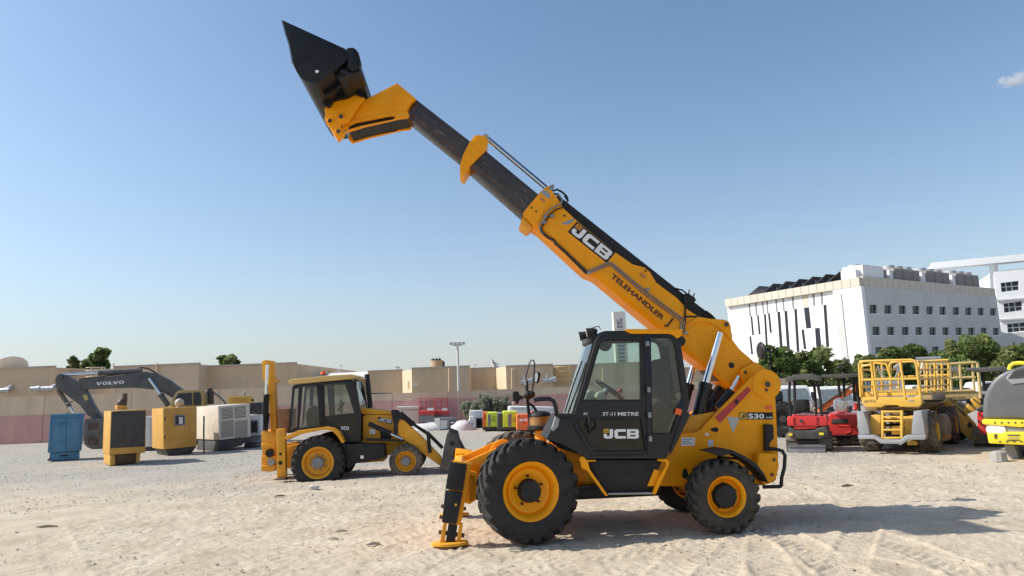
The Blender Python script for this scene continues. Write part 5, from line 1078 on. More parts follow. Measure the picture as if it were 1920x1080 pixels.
# excavator
f = Fr(176, 841, 14); t = thing('excavator', 'slate grey excavator with long folded arm behind the generators', 'excavator', f)
bo = pr(t, f, KA, '575,385 610,366 820,345 1035,312 1100,308 1190,326 1270,372 1362,440 1370,480 1320,520 1285,500 1235,470 1160,443 1000,428 820,433 650,440 610,437 580,410', 0, .55, 'boom', EXC, .03)
q = f.D(KA, '722,410 932,398 723,386', 0)
SER = {'V': [[(0, 1), (0, .88), (.06, .88), (.34, 0), (.62, 0), (.9, .88), (.98, .88), (.98, 1), (.62, 1), (.62, .88), (.7, .88), (.52, .3), (.33, .88), (.42, .88), (.42, 1)]],
       'O': [[(.5 + .48 * math.cos(a), .5 + .5 * math.sin(a)) for a in [6.2832 * k / 20 for k in range(20)]], [(.5 + .2 * math.cos(a), .5 + .36 * math.sin(a)) for a in [6.2832 * k / 20 for k in range(20)]]],
       'L': [[(0, 0), (.8, 0), (.8, .38), (.68, .38), (.62, .14), (.44, .14), (.44, .88), (.54, .88), (.54, 1), (0, 1), (0, .88), (.12, .88), (.12, .12), (0, .12)]]}
fm = affine(q[0], q[1], q[2], .01); x_ = 0
for ch, adv in zip('VOLVO', (1.02, 1.04, .86, 1.02, 1.0)):
    link('lettering', lettermesh([SER[ch]], lambda x, y, x_=x_: fm((x + x_) / 4.94, y)), WHT, bo); x_ += adv
st = pr(t, f, KA, '415,355 428,335 452,320 490,332 560,372 612,405 640,440 700,560 752,640 765,662 735,668 690,645 660,640 600,560 520,500 440,440 412,420', .05, .5, 'stick', EXC, .03)
pat_ = decal(st, f, KA, '620,485 650,478 664,515 640,526', .05, mat('yellow_plate', (.5, .4, .1), .6), 'plate', .01)
for x, y in ((590, 415), (448, 348), (700, 640), (1060, 330)): q = f.p(KA, x, y, -.03); MB().cyl(q, q + Vector((0, .6, 0)), .12, n=14).build('pin_boss', EXC, t)
pr(t, f, KA, '636,662 762,656 778,700 786,765 780,886 700,892 655,875 628,850 624,740', -.35, .9, 'bucket', mat('bucket_steel_worn', (.1, .095, .09), .6, var=.45, scale=2, dust=.15, scratch=((.13, .07, .04), .6)), .03)
for s_ in ('660,690 740,688 745,740 660,748', '655,790 740,800 738,860 660,855'): decal(t, f, KA, s_, -.35, RUST, 'wear_plate', .012)
pr(t, f, KA, '668,650 690,632 735,640 752,662 720,670', -.05, .6, 'bucket_link', EXC, .02)
ram(t, f.p(KA, 1065, 300, .2), f.p(KA, 742, 318, .2), f.p(KA, 462, 332, .2), .13, EXC, name='arm_ram'); ram(t, f.p(KA, 432, 440, .2), f.p(KA, 520, 568, .2), f.p(KA, 552, 612, .2), .1, mat('worn_brown_barrel', (.16, .12, .09), .6, var=.3), name='bucket_ram')
rod(t, f, KA, '486,556 548,528', .0, .03, 'hose_clamp', EXC)
for v_ in (-.18, .72): ram(t, f.p(KA, 1262, 562, v_), f.p(KA, 1205, 478, v_), f.p(KA, 1118, 358, v_), .13, EXC, name='boom_ram')
rod(t, f, KA, '1010,292 1060,276 1110,284 1150,306 1190,332 1260,372 1340,440', .2, .04, 'hydraulic_hose', DKP); rod(t, f, KA, '590,372 625,360 760,346 1000,312 1060,300', .1, .035, 'hydraulic_hose', RUST)
cb = pr(t, f, KA, '1278,570 1296,500 1320,462 1350,446 1505,444 1518,470 1524,565', -.9, .1, 'cab', mat('excavator_cab_paint', (.42, .29, .1), .6, var=.15, dust=.2), .03)
pr(cb, f, KA, '1306,560 1318,505 1340,472 1438,466 1440,560', -.93, -.905, 'side_window', WING); pr(cb, f, KA, '1450,464 1498,462 1508,490 1510,556 1450,560', -.93, -.905, 'side_window', WING)
pr(t, f, KA, '1190,575 1700,556 1700,700 1190,720', -.8, 1.9, 'upper_body', YLM, .04); pr(t, f, KA, '1700,556 1860,550 1870,700 1700,710', -.6, 1.8, 'counterweight', YLM, .05)
MB().cyl(f.p(KA, 1574, 552, .3), f.p(KA, 1574, 455, .3), .2, n=16).cyl(f.p(KA, 1574, 455, .3), f.p(KA, 1574, 432, .3), .14, n=14).build('air_filter', DKP, t)
rod(t, f, KA, '1600,462 1640,490 1690,540', .3, .05, 'handrail', GREYM); rod(t, f, KA, '1690,540 1692,556', .3, .06, 'handrail', GREYM)
for v_ in (-1.3, .9):
    u0, u1 = f.p(KA, 1200, 700, 0).x, f.p(KA, 1750, 700, 0).x; pts = arc((u0 + .4, .45), .42, math.pi / 2, math.pi * 1.5, 8) + arc((u1 - .4, .45), .42, -math.pi / 2, math.pi / 2, 8)
    MB().prism(pts, v_, v_ + .6).build('track', DKP, t, bevel=.03)
# ------------------------------------------------------------ backhoe loader
BH = Fr(600, 898.5, 4, -.85)
b = thing('backhoe_loader', 'yellow backhoe loader with black cab frame parked on the gravel', 'backhoe loader', BH)
def bp(x, y, v): return BH.p(KB, x, y, v)
c = bp(542, 914, -1.05); wheel(b, .66, .42, .385, (c.x, -.86, .41), -1, RUB, YEL2, GREYM, lugs=22, nuts=8, hubr=.14, dish=.12, flat=.405)
c2_ = bp(542, 914, -1.05); wheel(b, .66, .42, .385, (c2_.x, .86, .41), 1, RUB, YEL2, GREYM, lugs=22, nuts=8, hubr=.14, dish=.12, flat=.405)
c = bp(1202, 896, -1.0); wheel(b, .415, .3, .25, (c.x, -.85, .345), -1, RUBD, YEL2, GREYM, lugs=16, nuts=8, hubr=.11, dish=.08, flat=.34)
wheel(b, .415, .3, .25, (c.x, .85, .345), 1, RUBD, YEL2, GREYM, lugs=16, nuts=8, hubr=.11, dish=.08, flat=.34)
MB().cyl((c.x, -.7, .35), (c.x, .7, .35), .09).build('front_axle', GREYM, b); MB().cyl((c2_.x, -.7, .42), (c2_.x, .7, .42), .16).build('rear_axle', GREYM, b)
pr(b, BH, KB, '300,765 420,765 760,775 1190,745 1195,850 1050,855 1040,900 300,955', -.42, .42, 'chassis', YEL2, .03)
pr(b, BH, KB, '882,560 905,550 1092,552 1112,590 1128,650 1105,700 1190,742 1190,800 880,770', -.42, .42, 'engine_hood', YEL2, .03); pr(b, BH, KB, '870,505 900,500 1088,524 1100,550 875,547', -.4, .4, 'hood_top', YEL2, .03)
for s_ in ('930,660 1000,660 1010,715 940,712',): decal(b, BH, KB, '932,658:975,695', -.42, WHT, 'sticker', .006)
# cab
bo_ = BH.P(KB, '318,690 330,640 352,340 372,325 790,284 815,300 838,360 868,545 862,758 772,766 735,745 700,690 640,655 590,648 420,668', -.72)
bh = [BH.P(KB, s_, -.72) for s_ in ('345,625 368,360 398,350 385,640 330,672', '428,342 534,330 556,632 402,650', '592,326 742,312 778,410 815,540 596,562', '600,584 826,562 846,716 760,700 700,650 640,620')]
cab = MB().plate(bo_, bh, -.72, -.66).build('cab', BLK, b, bevel=.006); MB().plate(bo_, bh[:3], .66, .72).build('cab_side_frame', BLK, cab, bevel=.006)
for k, h in enumerate(bh): MB().prism(h, -.695, -.69).build('side_glass', GLS if k < 3 else GLSD, cab, smooth=0)
for h in bh[:3]: MB().prism(h, .69, .695).build('side_glass', GLS, cab, smooth=0)
pr(cab, BH, KB, '322,300 345,284 600,258 795,247 822,258 826,272 800,282 340,322 324,318', -.8, .8, 'cab_roof', mat('cab_roof_yellow', (.72, .46, .14), .5, var=.08, dust=.2), .02)
pr(cab, BH, KB, '536,330 575,326 592,600 600,660 560,655', -.75, -.721, 'door_post', BLKM, .008)
rod(cab, BH, KB, '570,330 556,345 575,370', -.76, .02, 'door_hinge', BLKM); rod(cab, BH, KB, '575,535 578,580', -.76, .025, 'door_handle', BLKM)
wq = [bp(800, 290, -.7), bp(866, 545, -.7)]; MB().loft([[(p.x, -.7, p.z), (p.x + .01, -.7, p.z), (p.x + .01, .7, p.z), (p.x, .7, p.z)] for p in wq]).build('windscreen', GLS, cab, smooth=0)
pr(cab, BH, KB, '318,690 420,668 590,648 640,655 735,745 862,758 862,720 720,690 640,640 420,645 330,665', -.655, .655, 'cab_floor', BLKM)
sb = pr(cab, BH, KB, '455,640 450,540 470,490 500,482 528,500 540,640', -.3, .25, 'driver_seat', BLKM, .05, 3); rod(cab, BH, KB, '690,520 720,490 745,455', -.1, .02, 'steering_column', BLKM)
q = bp(718, 490, 0); MB().lathe([(.17, -.012), (.185, 0), (.17, .012), (.155, 0), (.17, -.012)], 20, q, 'x').build('steering_wheel', BLKM, cab)
label_text(cab, BH, KB, '718,662 778,664 718,636', -.692, 'eco', WHT, .02, .006)
pr(b, BH, KB, '292,730 300,712 385,672 500,656 600,642 660,650 705,680 742,755 725,765 690,710 650,672 590,662 400,700 312,738', -1.02, -.6, 'rear_mudguard', YEL2, .01); pr(b, BH, KB, '292,730 300,712 385,672 600,642 705,680 742,755 725,765 650,672 590,662 400,700 312,738', .6, 1.02, 'rear_mudguard', YEL2, .01)
MB().cyl(bp(585, 250, -.4), bp(585, 226, -.4), .075, .06, 14).build('beacon', ORG, cab); MB().cyl(bp(585, 255, -.4), bp(585, 249, -.4), .09, n=14).build('beacon_base', BLKM, cab)
pr(b, BH, KB, '810,290 825,280 832,300 835,340 822,348 810,330', -.9, -.82, 'work_lamp', BLKM, .01); pr(b, BH, KB, '848,310 866,306 870,345 860,365 850,350', -.95, -.93, 'wing_mirror', STL, .005); rod(b, BH, KB, '815,290 850,300 858,312', -.9, .012, 'mirror_arm', BLKM)
rod(b, BH, KB, '912,246 918,300 938,500', -.1, .065, 'exhaust_stack', BLKM, 12)
pr(b, BH, KB, '758,772 1040,772 1046,868 1020,884 805,920 770,860', -.95, -.45, 'tank_box', BLKM, .03); decal(b, BH, KB, '864,856:888,880', -.95, WHT, 'sticker', .008); pr(b, BH, KB, '720,760 765,772 800,918 780,960 752,940 745,850', -.9, -.5, 'step', BLKM, .02)
decal(b, BH, KB, '997,566 1100,588 1100,620 992,600', -.42, BLKM, 'decal', .005); q = BH.D(KB, '996,596 1094,614 999,570', -.42); logo(b, affine(q[0], q[1], q[2], .008), WHT)
# loader arms
for v0, nm in ((-.78, 0), (.6, 1)):
    la = pr(b, BH, KB, '1130,545 1160,560 1200,600 1330,720 1465,862 1482,900 1470,935 1445,925 1330,840 1200,745 1110,660 1105,590', v0, v0 + .18, 'loader_arm', YEL2, .02)
    pr(la, BH, KB, '1092,515 1140,512 1210,570 1215,600 1160,585 1142,620 1145,700 1112,705 1110,620 1098,560', v0 - .03, v0 - .001, 'arm_linkage', BLKM, .01)
    ram(b, bp(1160, 540, v0 + .09), bp(1260, 625, v0 + .09), bp(1365, 690, v0 + .09), .07, BLKM, BLKM, name='tilt_ram')
    rod(la, BH, KB, '1362,682 1480,800', v0 + .09, .045, 'tilt_link', BLKM); rod(la, BH, KB, '1370,685 1384,835', v0 - .03, .05, 'tilt_lever', BLKM)
    ram(b, bp(925, 618, v0 + .0), bp(1090, 692, v0 + .0), bp(1180, 735, v0), .06, BLKM, name='lift_ram')
pr(b, BH, KB, '905,725 1190,738 1195,755 905,745', -.86, -.79, 'side_bar', BLKM, .01); pr(b, BH, KB, '1010,680 1060,665 1095,700 1090,735 1015,735', -.5, -.43, 'engine_bay', BLKM, .01)
bkp = BH.P(KB, '1512,695 1530,680 1590,702 1602,762 1630,815 1662,880 1580,916 1525,972 1490,968 1455,948 1478,870 1490,790', -1.05)
lbk = MB().prism(bkp, -1.05, -1.02).build('loader_bucket', mat('loader_bucket_steel', (.09, .075, .065), .55, var=.4, scale=3, scratch=((.2, .19, .18), .68)), b, bevel=.006)
MB().prism(bkp, 1.02, 1.05).build('bucket_side', MATS['loader_bucket_steel'], lbk, bevel=.006); sh = BH.P(KB, '1512,695 1490,790 1478,870 1455,948 1490,968 1525,972 1662,880', -1.05); sh2 = offs(sh, .03)
MB().prism(sh + sh2[::-1], -1.018, 1.018).build('bucket_shell', MATS['loader_bucket_steel'], lbk, smooth=.5)
q = bp(1552, 765, -1.06); MB().cyl(q, q + Vector((0, .05, 0)), .06).build('bucket_pin', BLKM, lbk)
# backhoe arm, king post and stabiliser
KBo = '122,150 150,138 205,146 214,250 222,420 234,640 230,730 205,760 190,720 182,520 172,400 150,320 128,270'
bm_ = pr(b, BH, KB, KBo, -.12, .16, 'digging_boom', YEL2, .015); pr(b, BH, KB, '118,690 135,665 200,690 235,700 232,770 215,975 180,978 118,975 125,800', -.3, .4, 'king_post', YEL2, .02)
for y in (770, 860, 930): pr(b, BH, KB, f'118,{y}:225,{y + 34}', -.36, .45, 'king_post_rib', YEL2, .015)
for x, y, r_ in ((180, 840, .1), (190, 905, .09)): q = bp(x, y, -.4); MB().cyl(q, q + Vector((0, .3, 0)), r_, n=14).build('slew_ram', STL if y > 870 else BLKM, b)
ram(b, bp(150, 668, -.25), bp(158, 400, -.25), bp(166, 175, -.25), .07, BLKM, name='dipper_ram', rr=.65); rod(b, BH, KB, '140,640 136,520 142,420 150,400', -.36, .02, 'hydraulic_hose', BLKM); rod(b, BH, KB, '180,540 172,600 160,660', -.3, .02, 'hydraulic_hose', BLKM)
q = bp(222, 296, -.15); MB().cyl(q, q + Vector((0, .35, 0)), .05, n=12).build('boom_pin', YEL2, b)
sp = pr(b, BH, KB, '230,658 290,655 296,700 302,1010 296,1030 240,1030 236,1010', -.95, -.75, 'stabiliser', YEL2, .015); pr(b, BH, KB, '230,658 290,655 302,1030 240,1030', .75, .95, 'stabiliser', YEL2, .015)
for y, r_ in ((845, .035), (912, .05)): q = bp(264, y, -.95); MB().cyl(q, q - Vector((0, .012, 0)), r_, n=14).build('slot', BLKM, sp)
q = bp(268, 1000, -.95); MB().cyl(q, q - Vector((0, .03, 0)), .06, n=16).build('foot_pin', YEL2, sp); pr(sp, BH, KB, '236,1030:306,1040', -1.05, -.65, 'foot', RUST, .01)
pr(b, BH, KB, '298,790 420,770 420,900 350,940 298,950', -.55, .55, 'rear_frame', YEL2, .02)
pr(b, BH, KB, '240,510 330,505 330,640 300,690 245,680', -.3, .5, 'rear_console', mat('rust_brown_panel', (.3, .14, .05), .6, var=.25), .02)
# ------------------------------------------------------------ machines in the middle distance
LIME = mat('lime_paint', (.62, .72, .04), .5, var=.06); ORNG = mat('orange_paint', (.75, .17, .035), .5, var=.08, dust=.1); REDP = mat('red_paint', (.55, .03, .03), .45, var=.1, dust=.08)
TARP = mat('white_tarp', (.6, .59, .57), .8, var=.1, bump=.3, bscale=3); YGN = mat('bright_yellow_paint', (.8, .62, .03), .5, var=.06)
f = Fr(705, 800, 5); t = thing('generator', 'bright yellow generator with black slatted top behind the backhoe hood', 'generator', f)
pr(t, f, Kg, '120,365 555,365 555,700 120,720', 0, 1.6, 'housing', YGN, .02); pr(t, f, Kg, '100,268:530,362', .05, 1.5, 'top_cover', GREYM, .02)
for x in (145, 275, 408):
    for k in range(4): pr(t, f, Kg, f'{x},{278 + 20 * k}:{x + 110},{288 + 20 * k}', -.01, .049, 'louvre_slat', DKP)
for k in range(3): pr(t, f, Kg, f'425,{460 + 22 * k}:520,{468 + 22 * k}', -.02, -.001, 'louvre_slat', DKP)
for x in (400, 290): q = f.p(Kg, x, 410, 0); MB().cyl(q, q - Vector((0, .04, 0)), .06, n=10).build('door_latch', DKP, t)
pr(t, f, Kg, '120,720:555,745', .1, 1.4, 'base', DKP)
# red scissor lifts
def redlift(x0, x1, label, yb):
    f = Fr((x0 + x1) / 2 / Kg[2] + Kg[0], yb, 3); t = thing('scissor_lift', label, 'scissor lift', f); w = x1 - x0; L = 2.3
    bs = pr(t, f, Kg, f'{x0 + 20},690:{x1 - 5},770', 0, L, 'chassis', REDP, .02); pr(t, f, Kg, f'{x0 + 22},580:{x1 - 2},688', .05, L - .1, 'scissor_cover', GREYM, .01)
    for k in range(5): pr(t, f, Kg, f'{x0 + 24},{586 + 21 * k}:{x1 - 6},{592 + 21 * k}', .02, .049, 'scissor_arm', STL)
    pr(t, f, Kg, f'{x0},522:{x1},578', -.05, L + .1, 'platform', REDP, .01)
    for v in (-.02, L):
        for x in (x0 + 8, (x0 + x1) / 2, x1 - 8): rod(t, f, Kg, f'{x},522 {x},345', v, .022, 'guard_post', REDP)
        for y in (345, 400, 470): rod(t, f, Kg, f'{x0 + 8},{y} {x1 - 8},{y - 3}', v, .022, 'guard_rail', REDP)
    for x in (x0 + 8, x1 - 8):
        q0, q1 = f.p(Kg, x, 345, -.02), f.p(Kg, x, 345, -.02); q1.y = L; MB().cyl(q0, q1, .022, n=6).build('guard_rail', REDP, t)
    pr(t, f, Kg, f'{x0 + w * .55:.0f},478:{x1 - 10},512', -.08, -.03, 'sign_plate', WHT)
    for x in (x0 + 45, x1 - 30):
        for v in (0.0, L - .4):
            q = f.p(Kg, x, 770, 0); MB().cyl((q.x - .13, v + .2, .2), (q.x + .13, v + .2, .2), .2, n=14).build('wheel', RUB, t)
redlift(918, 1140, 'red scissor lift, left of the pair near the low wall', 803); redlift(1140, 1330, 'red scissor lift, right of the pair near the low wall', 800)
f = Fr(770, 800, 4); t = thing('container', 'pale cream flat-topped container left of the red scissor lifts', 'container', f); pr(t, f, Kg, '625,470:925,760', 0, 2.2, 'body', CRM, .02); pr(t, f, Kg, '620,462:930,478', -.04, 2.24, 'lid', WHP, .01); pr(t, f, Kg, '630,505:920,512', -.02, -.001, 'rail', mat('dull_red', (.45, .14, .12), .6))
# white tarpaulin heap
def heap(px, py, w, h, d, label, sd):
    q = gnd(px, py); r = random.Random(sd); bm = MB(); rings = []
    for k in range(7):
        s = math.sqrt(max(.02, 1 - (k / 6) ** 2)); z = h * (k / 6); rings.append([(w / 2 * s * math.cos(a) * (1 + r.uniform(-.16, .16)), d / 2 * s * math.sin(a), z * (1 + r.uniform(-.14, .1))) for a in [6.2832 * j / 16 for j in range(16)]])
    o = bm.loft(rings).build('tarpaulin_heap', TARP, None, smooth=1.0, loc=(q.x, q.y, -.02)); tag(o, label, 'tarpaulin')
heap(806, 806, 2.5, .42, 1.4, 'white sheeted heap at the foot of the red lifts', 5); heap(868, 806, 1.3, .55, 1.2, 'white sheeted heap between the grey glass cabinet and the small white loader', 6)
f = Fr(836, 806, 28, K=None); t = thing('cabinet', 'grey glazed cabinet on a wooden pallet behind the loader bucket', 'cabinet', f)
pr(t, f, Kg, '1215,620 1440,610 1440,765 1215,790', 0, .8, 'housing', GREYM, .02); pr(t, f, Kg, '1225,650 1318,648 1318,768 1225,772', -.02, -.001, 'glass_panel', mat('pale_glass_panel', (.5, .56, .54), .2)); pr(t, f, Kg, '1352,650 1430,650 1430,760 1352,768', -.02, -.001, 'glass_panel', WING)
pr(t, f, Kg, '1365,668:1420,695', -.03, -.021, 'control_screen', GALV); pr(t, f, Kg, '1365,715:1400,745', -.03, -.021, 'label_plate', GALV)
for x in (1215, 1325, 1420): pr(t, f, Kg, f'{x},790:{x + 25},815', 0, .8, 'pallet_block', mat('pallet_wood', (.36, .25, .14), .8, var=.2))
pr(t, f, Kg, '1205,790 1450,780 1450,792 1205,800', -.05, .85, 'pallet_deck', MATS['pallet_wood'])
f = Fr(888, 803, 6); t = thing('light_tower', 'small white engine unit with dark wheels beside the orange generator', 'engine unit', f)
pr(t, f, K2, '0,470 10,440 85,440 85,545 0,545', 0, 1.2, 'housing', WHP, .02); pr(t, f, K2, '5,415:60,440', .2, .9, 'top_cover', WHP, .02); pr(t, f, K2, '14,432:28,442', -.01, .02, 'vent', GREYM); pr(t, f, K2, '0,490:60,520', -.02, -.001, 'sign_plate', GALV)
for x in (100, 150): q = f.p(K2, x, 540, .3); MB().cyl((q.x - .0, .1, .28), (q.x, .35, .28), .27, n=16).build('wheel', RUB, t)
pr(t, f, K2, '62,425 95,440 130,470 180,500 180,560 90,560', .3, .9, 'engine', DKP, .03); pr(t, f, K2, '-5,572:175,590', -.1, 1.0, 'skid_base', ORNG, .01)
# orange and lime generators in a row
def gen(x0, x1, y0, y1, m, label, face, yb=806, dep=2.0, yaw=2):
    px = K2[0] + (x0 + x1) / 2 / K2[2]; f = Fr(px, K2[1] + yb / K2[2] if yb < 700 else yb, yaw); t = thing('generator', label, 'generator', f)
    pr(t, f, K2, f'{x0},{y0}:{x1},{y1}', 0, dep, 'housing', m, .02); pr(t, f, K2, f'{x0},{y1 + 1}:{x1},{y1 + 38}', .05, dep, 'skid_base', DKP, .02)
    for (a, b_, c, d, mm, n_) in face: pr(t, f, K2, f'{a},{b_}:{c},{d}', -.03, -.002, n_, mm, .004)
    return t, f
gen(168, 232, 358, 545, ORNG, 'narrow orange generator at the left end of the lime generators', [(190, 380, 205, 440, REDP, 'handle'), (180, 400, 186, 520, REDP, 'seam')], 600)
gen(220, 352, 362, 540, LIME, 'lime green generator with dark louvre column, left of the pair', [(234, 385, 270, 530, GREYM, 'louvre_column'), (295, 412, 330, 418, DKP, 'slot'), (295, 440, 330, 446, DKP, 'slot'), (295, 468, 330, 474, DKP, 'slot'), (280, 450, 296, 462, DKP, 'latch')] + [(240, 395 + 32 * k, 264, 410 + 32 * k, STL, 'louvre_slat') for k in range(4)], 598)
gen(352, 425, 368, 560, GREYM, 'grey end panel generator between the two lime generators', [(360, 380, 418, 548, DKP, 'end_panel')], 600)
gen(428, 605, 350, 545, LIME, 'lime green generator with dark louvre column, right of the pair', [(490, 380, 535, 540, GREYM, 'louvre_column'), (560, 425, 590, 431, DKP, 'slot'), (560, 450, 590, 456, DKP, 'slot'), (560, 475, 590, 481, DKP, 'slot'), (545, 450, 556, 462, DKP, 'latch')] + [(496, 392 + 32 * k, 528, 408 + 32 * k, STL, 'louvre_slat') for k in range(4)], 598)
t, f = gen(604, 772, 385, 582, ORNG, 'orange generator with white sticker behind the far front wheel', [(640, 445, 680, 472, WHT, 'sticker'), (690, 440, 735, 470, WHT, 'sticker'), (690, 482, 698, 500, DKP, 'latch'), (620, 400, 632, 420, DKP, 'latch')], 612)
gen(785, 1000, 358, 590, mat('dark_orange_paint', (.6, .1, .03), .5, var=.08, dust=.1), 'dark orange generator behind the intake bowl', [(800, 375, 990, 380, REDP, 'seam'), (805, 540, 985, 545, REDP, 'seam')], 614)
def longbox(pts, label, yb, m=WHP, rails=()):
    f = Fr(960, yb, 3); t = thing('container', label, 'container', f); pr(t, f, K2, pts, 0, 2.4, 'body', m, .04)
    for a in rails: pr(t, f, K2, a, -.03, -.002, 'body_rail', GALV)
    return t
longbox('0,340 170,335 175,560 0,575', 'white box body behind the small white engine unit', 798); longbox('505,292 530,284 1080,295 1085,600 505,585', 'long white vehicle body behind the orange generators', 799, rails=('545,308:820,320', '1000,330:1070,340'))
# ------------------------------------------------------------ machines at the right
MGREY = mat('lift_grey_paint', (.27, .28, .3), .5, var=.08, dust=.12); MRED = mat('mini_red_paint', (.62, .025, .025), .4, var=.08, dust=.08); CANO = mat('canopy_grey', (.05, .052, .056), .6, var=.2, dust=.15)
def tracks(t, f, K, x0, x1, yb, v0, v1, w=.3):
    for x in (x0, x1):
        q = f.p(K, x, yb, v0).x; pts = arc((v0 + .22, .24), .23, math.pi / 2, math.pi * 1.5, 7) + arc((v1 - .22, .24), .23, -math.pi / 2, math.pi / 2, 7)
        o = MB().prismx(pts, q - w / 2, q + w / 2).build('track', RUBD, t, bevel=.02)
        for k in range(7): vv = v0 + .1 + (v1 - v0 - .2) * k / 6; MB().box((q - w / 2 - .01, vv - .04, .0), (q + w / 2 + .01, vv + .04, .03)).build('track_pad', RUBD, o)
        for zz in (.12, .22, .32): MB().box((q - w / 2 - .005, v0 - .035, zz - .02), (q + w / 2 + .005, v0 + .06, zz + .02)).build('track_pad', RUBD, o)
# first mini excavator (seen from behind, dozer blade towards us)
f = Fr(1518, 849, -25, -.55); t = thing('mini_excavator', 'red mini excavator with open canopy and grey dozer blade towards us', 'mini excavator', f)
pr(t, f, K5, '238,925 688,925 686,1018 242,1020', -.55, -.45, 'dozer_blade', GREYM, .02); rod(t, f, K5, '240,928 688,928', -.56, .03, 'blade_edge', STL)
tracks(t, f, K5, 290, 690, 960, -.3, 1.2)
pr(t, f, K5, '340,860 620,860 610,915 350,915', -.3, .9, 'undercarriage', DKP, .03)
pr(t, f, K5, '248,700 300,720 330,745 560,740 600,710 690,695 722,745 720,800 690,840 600,852 300,850 255,820', -.5, .9, 'counterweight', DKP, .05, 3)
pr(t, f, K5, '228,590 245,575 300,572 690,578 712,620 700,690 590,695 580,725 315,735 300,690 232,690', -.45, .9, 'engine_cover', MRED, .05, 3)
for s_ in ('302,580:308,720', '578,580:584,725', '310,683:580,690'): pr(t, f, K5, s_, -.475, -.45, 'cover_seam', mat('dark_red_seam', (.25, .015, .015), .5))
q = f.p(K5, 393, 630, -.45); MB().cyl(q, q - Vector((0, .03, 0)), .045, n=14).build('filler_cap', DKP, t)
for s_ in ('245,778:290,808', '608,770:662,800'): pr(t, f, K5, s_, -.53, -.501, 'warning_label', YGN)
pr(t, f, K5, '318,520 322,400 340,376 470,374 490,395 502,520', -.1, .08, 'seat_back', BLKM, .04, 3); pr(t, f, K5, '300,520:520,535', -.2, .4, 'seat_base', BLKM, .02)
for s_, v in (('272,572 255,420 250,280 262,165', -.3), ('322,560 318,300 312,150', .6), ('572,560 560,300 545,160', .6), ('640,572 625,380 600,230 582,150', -.3)): rod(t, f, K5, s_, v, .04, 'canopy_post', BLKM)
cn = pr(t, f, K5, '203,150 208,108 290,95 300,78 540,68 552,88 620,92 625,125 610,160 520,142 330,140 215,165', -.45, 1.0, 'canopy', CANO, .05, 3)
for s_ in ('520,400 530,440 510,520', '560,470 540,500 530,540', '480,470 520,490 560,520'): rod(t, f, K5, s_, .3, .025, 'control_lever', mat('beige_lever', (.4, .33, .25), .6))
# second mini excavator (side of its red body)
f = Fr(1585, 837, -25, -.4); t = thing('mini_excavator', 'red mini excavator with silver wrapped seat next to the lift', 'mini excavator', f)
tracks(t, f, K5, 765, 1065, 930, -.3, 1.2); pr(t, f, K5, '820,830 1020,830 1010,915 830,915', -.2, .8, 'undercarriage', DKP, .03)
pr(t, f, K5, '712,560 730,552 1075,556 1080,620 1080,800 760,808 725,780 712,690', -.45, .9, 'engine_cover', MRED, .05, 3)
pr(t, f, K5, '760,610 930,602 955,615 962,640 950,660 760,662', -.47, -.448, 'side_vent', DKP, .01)
for s_ in ('830,690 1060,695', '930,775 985,760 985,710'): rod(t, f, K5, s_, -.452, .018, 'body_crease', MRED)
pr(t, f, K5, '778,380 850,360 930,385 965,450 950,530 830,545 785,500', .0, .5, 'wrapped_seat', mat('silver_wrap', (.6, .61, .63), .25, metal=.8, bump=.9, bscale=9), .06, 3)
for s_, v in (('832,120 845,230 860,350', -.2), ('1048,115 1070,300 1090,520', -.2), ('900,120 910,340', .7), ('1020,120 1030,400', .7)): rod(t, f, K5, s_, v, .04, 'canopy_post', BLKM)
pr(t, f, K5, '636,100 650,80 1075,68 1085,85 1075,108 840,124 660,116', -.5, 1.0, 'canopy', CANO, .04, 3); rod(t, f, K5, '1040,420 1050,470 1030,500', .1, .07, 'extinguisher', REDP)
# third one behind the roller
f = Fr(1858, 838, -33, -.3); t = thing('mini_excavator', 'red mini excavator half hidden behind the road roller', 'mini excavator', f)
pr(t, f, K6, '255,570 300,555 420,560 420,760 300,770 262,700', -.3, 1.0, 'engine_cover', MRED, .04, 3); tracks(t, f, K6, 300, 440, 850, -.3, 1.2, .36)
rod(t, f, K6, '298,185 312,260 325,360', -.1, .045, 'canopy_post', BLKM); rod(t, f, K6, '480,185 485,360', -.1, .045, 'canopy_post', BLKM); pr(t, f, K6, '148,172 165,145 545,138 560,165 520,178 290,190', -.5, 1.0, 'canopy', CANO, .04, 3); pr(t, f, K6, '320,770:440,800', .0, .8, 'undercarriage', DKP, .02)
pr(t, f, K6, '250,540 300,520 420,520 420,556 300,556', -.25, .9, 'floor_plate', BLKM, .02)
# roller
f = Fr(1898, 861, -40, -.3); t = thing('road_roller', 'grey and yellow road roller cut off by the right edge', 'road roller', f)
pts = '305,620 305,520 312,430 340,350 390,270 450,215 520,175 600,150 680,125 900,120 960,200 960,625'
pr(t, f, K6, pts, -.6, 2.4, 'hood', mat('roller_hood_grey', (.1, .105, .115), .4, var=.06, dust=.1), .12, 4)
pr(t, f, K6, '298,622 330,618 960,632 960,690 680,690 650,692 330,668 302,660', -.68, 2.4, 'yellow_band', YGN, .02)
for k in range(8): pr(t, f, K6, f'{405 + 62 * k},650 {425 + 62 * k},640 {425 + 62 * k},662', -.69, -.681, 'chevron', DKP)
pr(t, f, K6, '340,672 690,695 690,745 350,740', -.62, 2.3, 'lamp_panel', MGREY, .01)
for x in (398, 460): q = f.p(K6, x, 716, -.63); MB().lathe([(0, -.03), (.12, -.02), (.13, .02)], 18, q).build('headlamp', mat('headlamp_glass', (.75, .75, .73), .1), t)
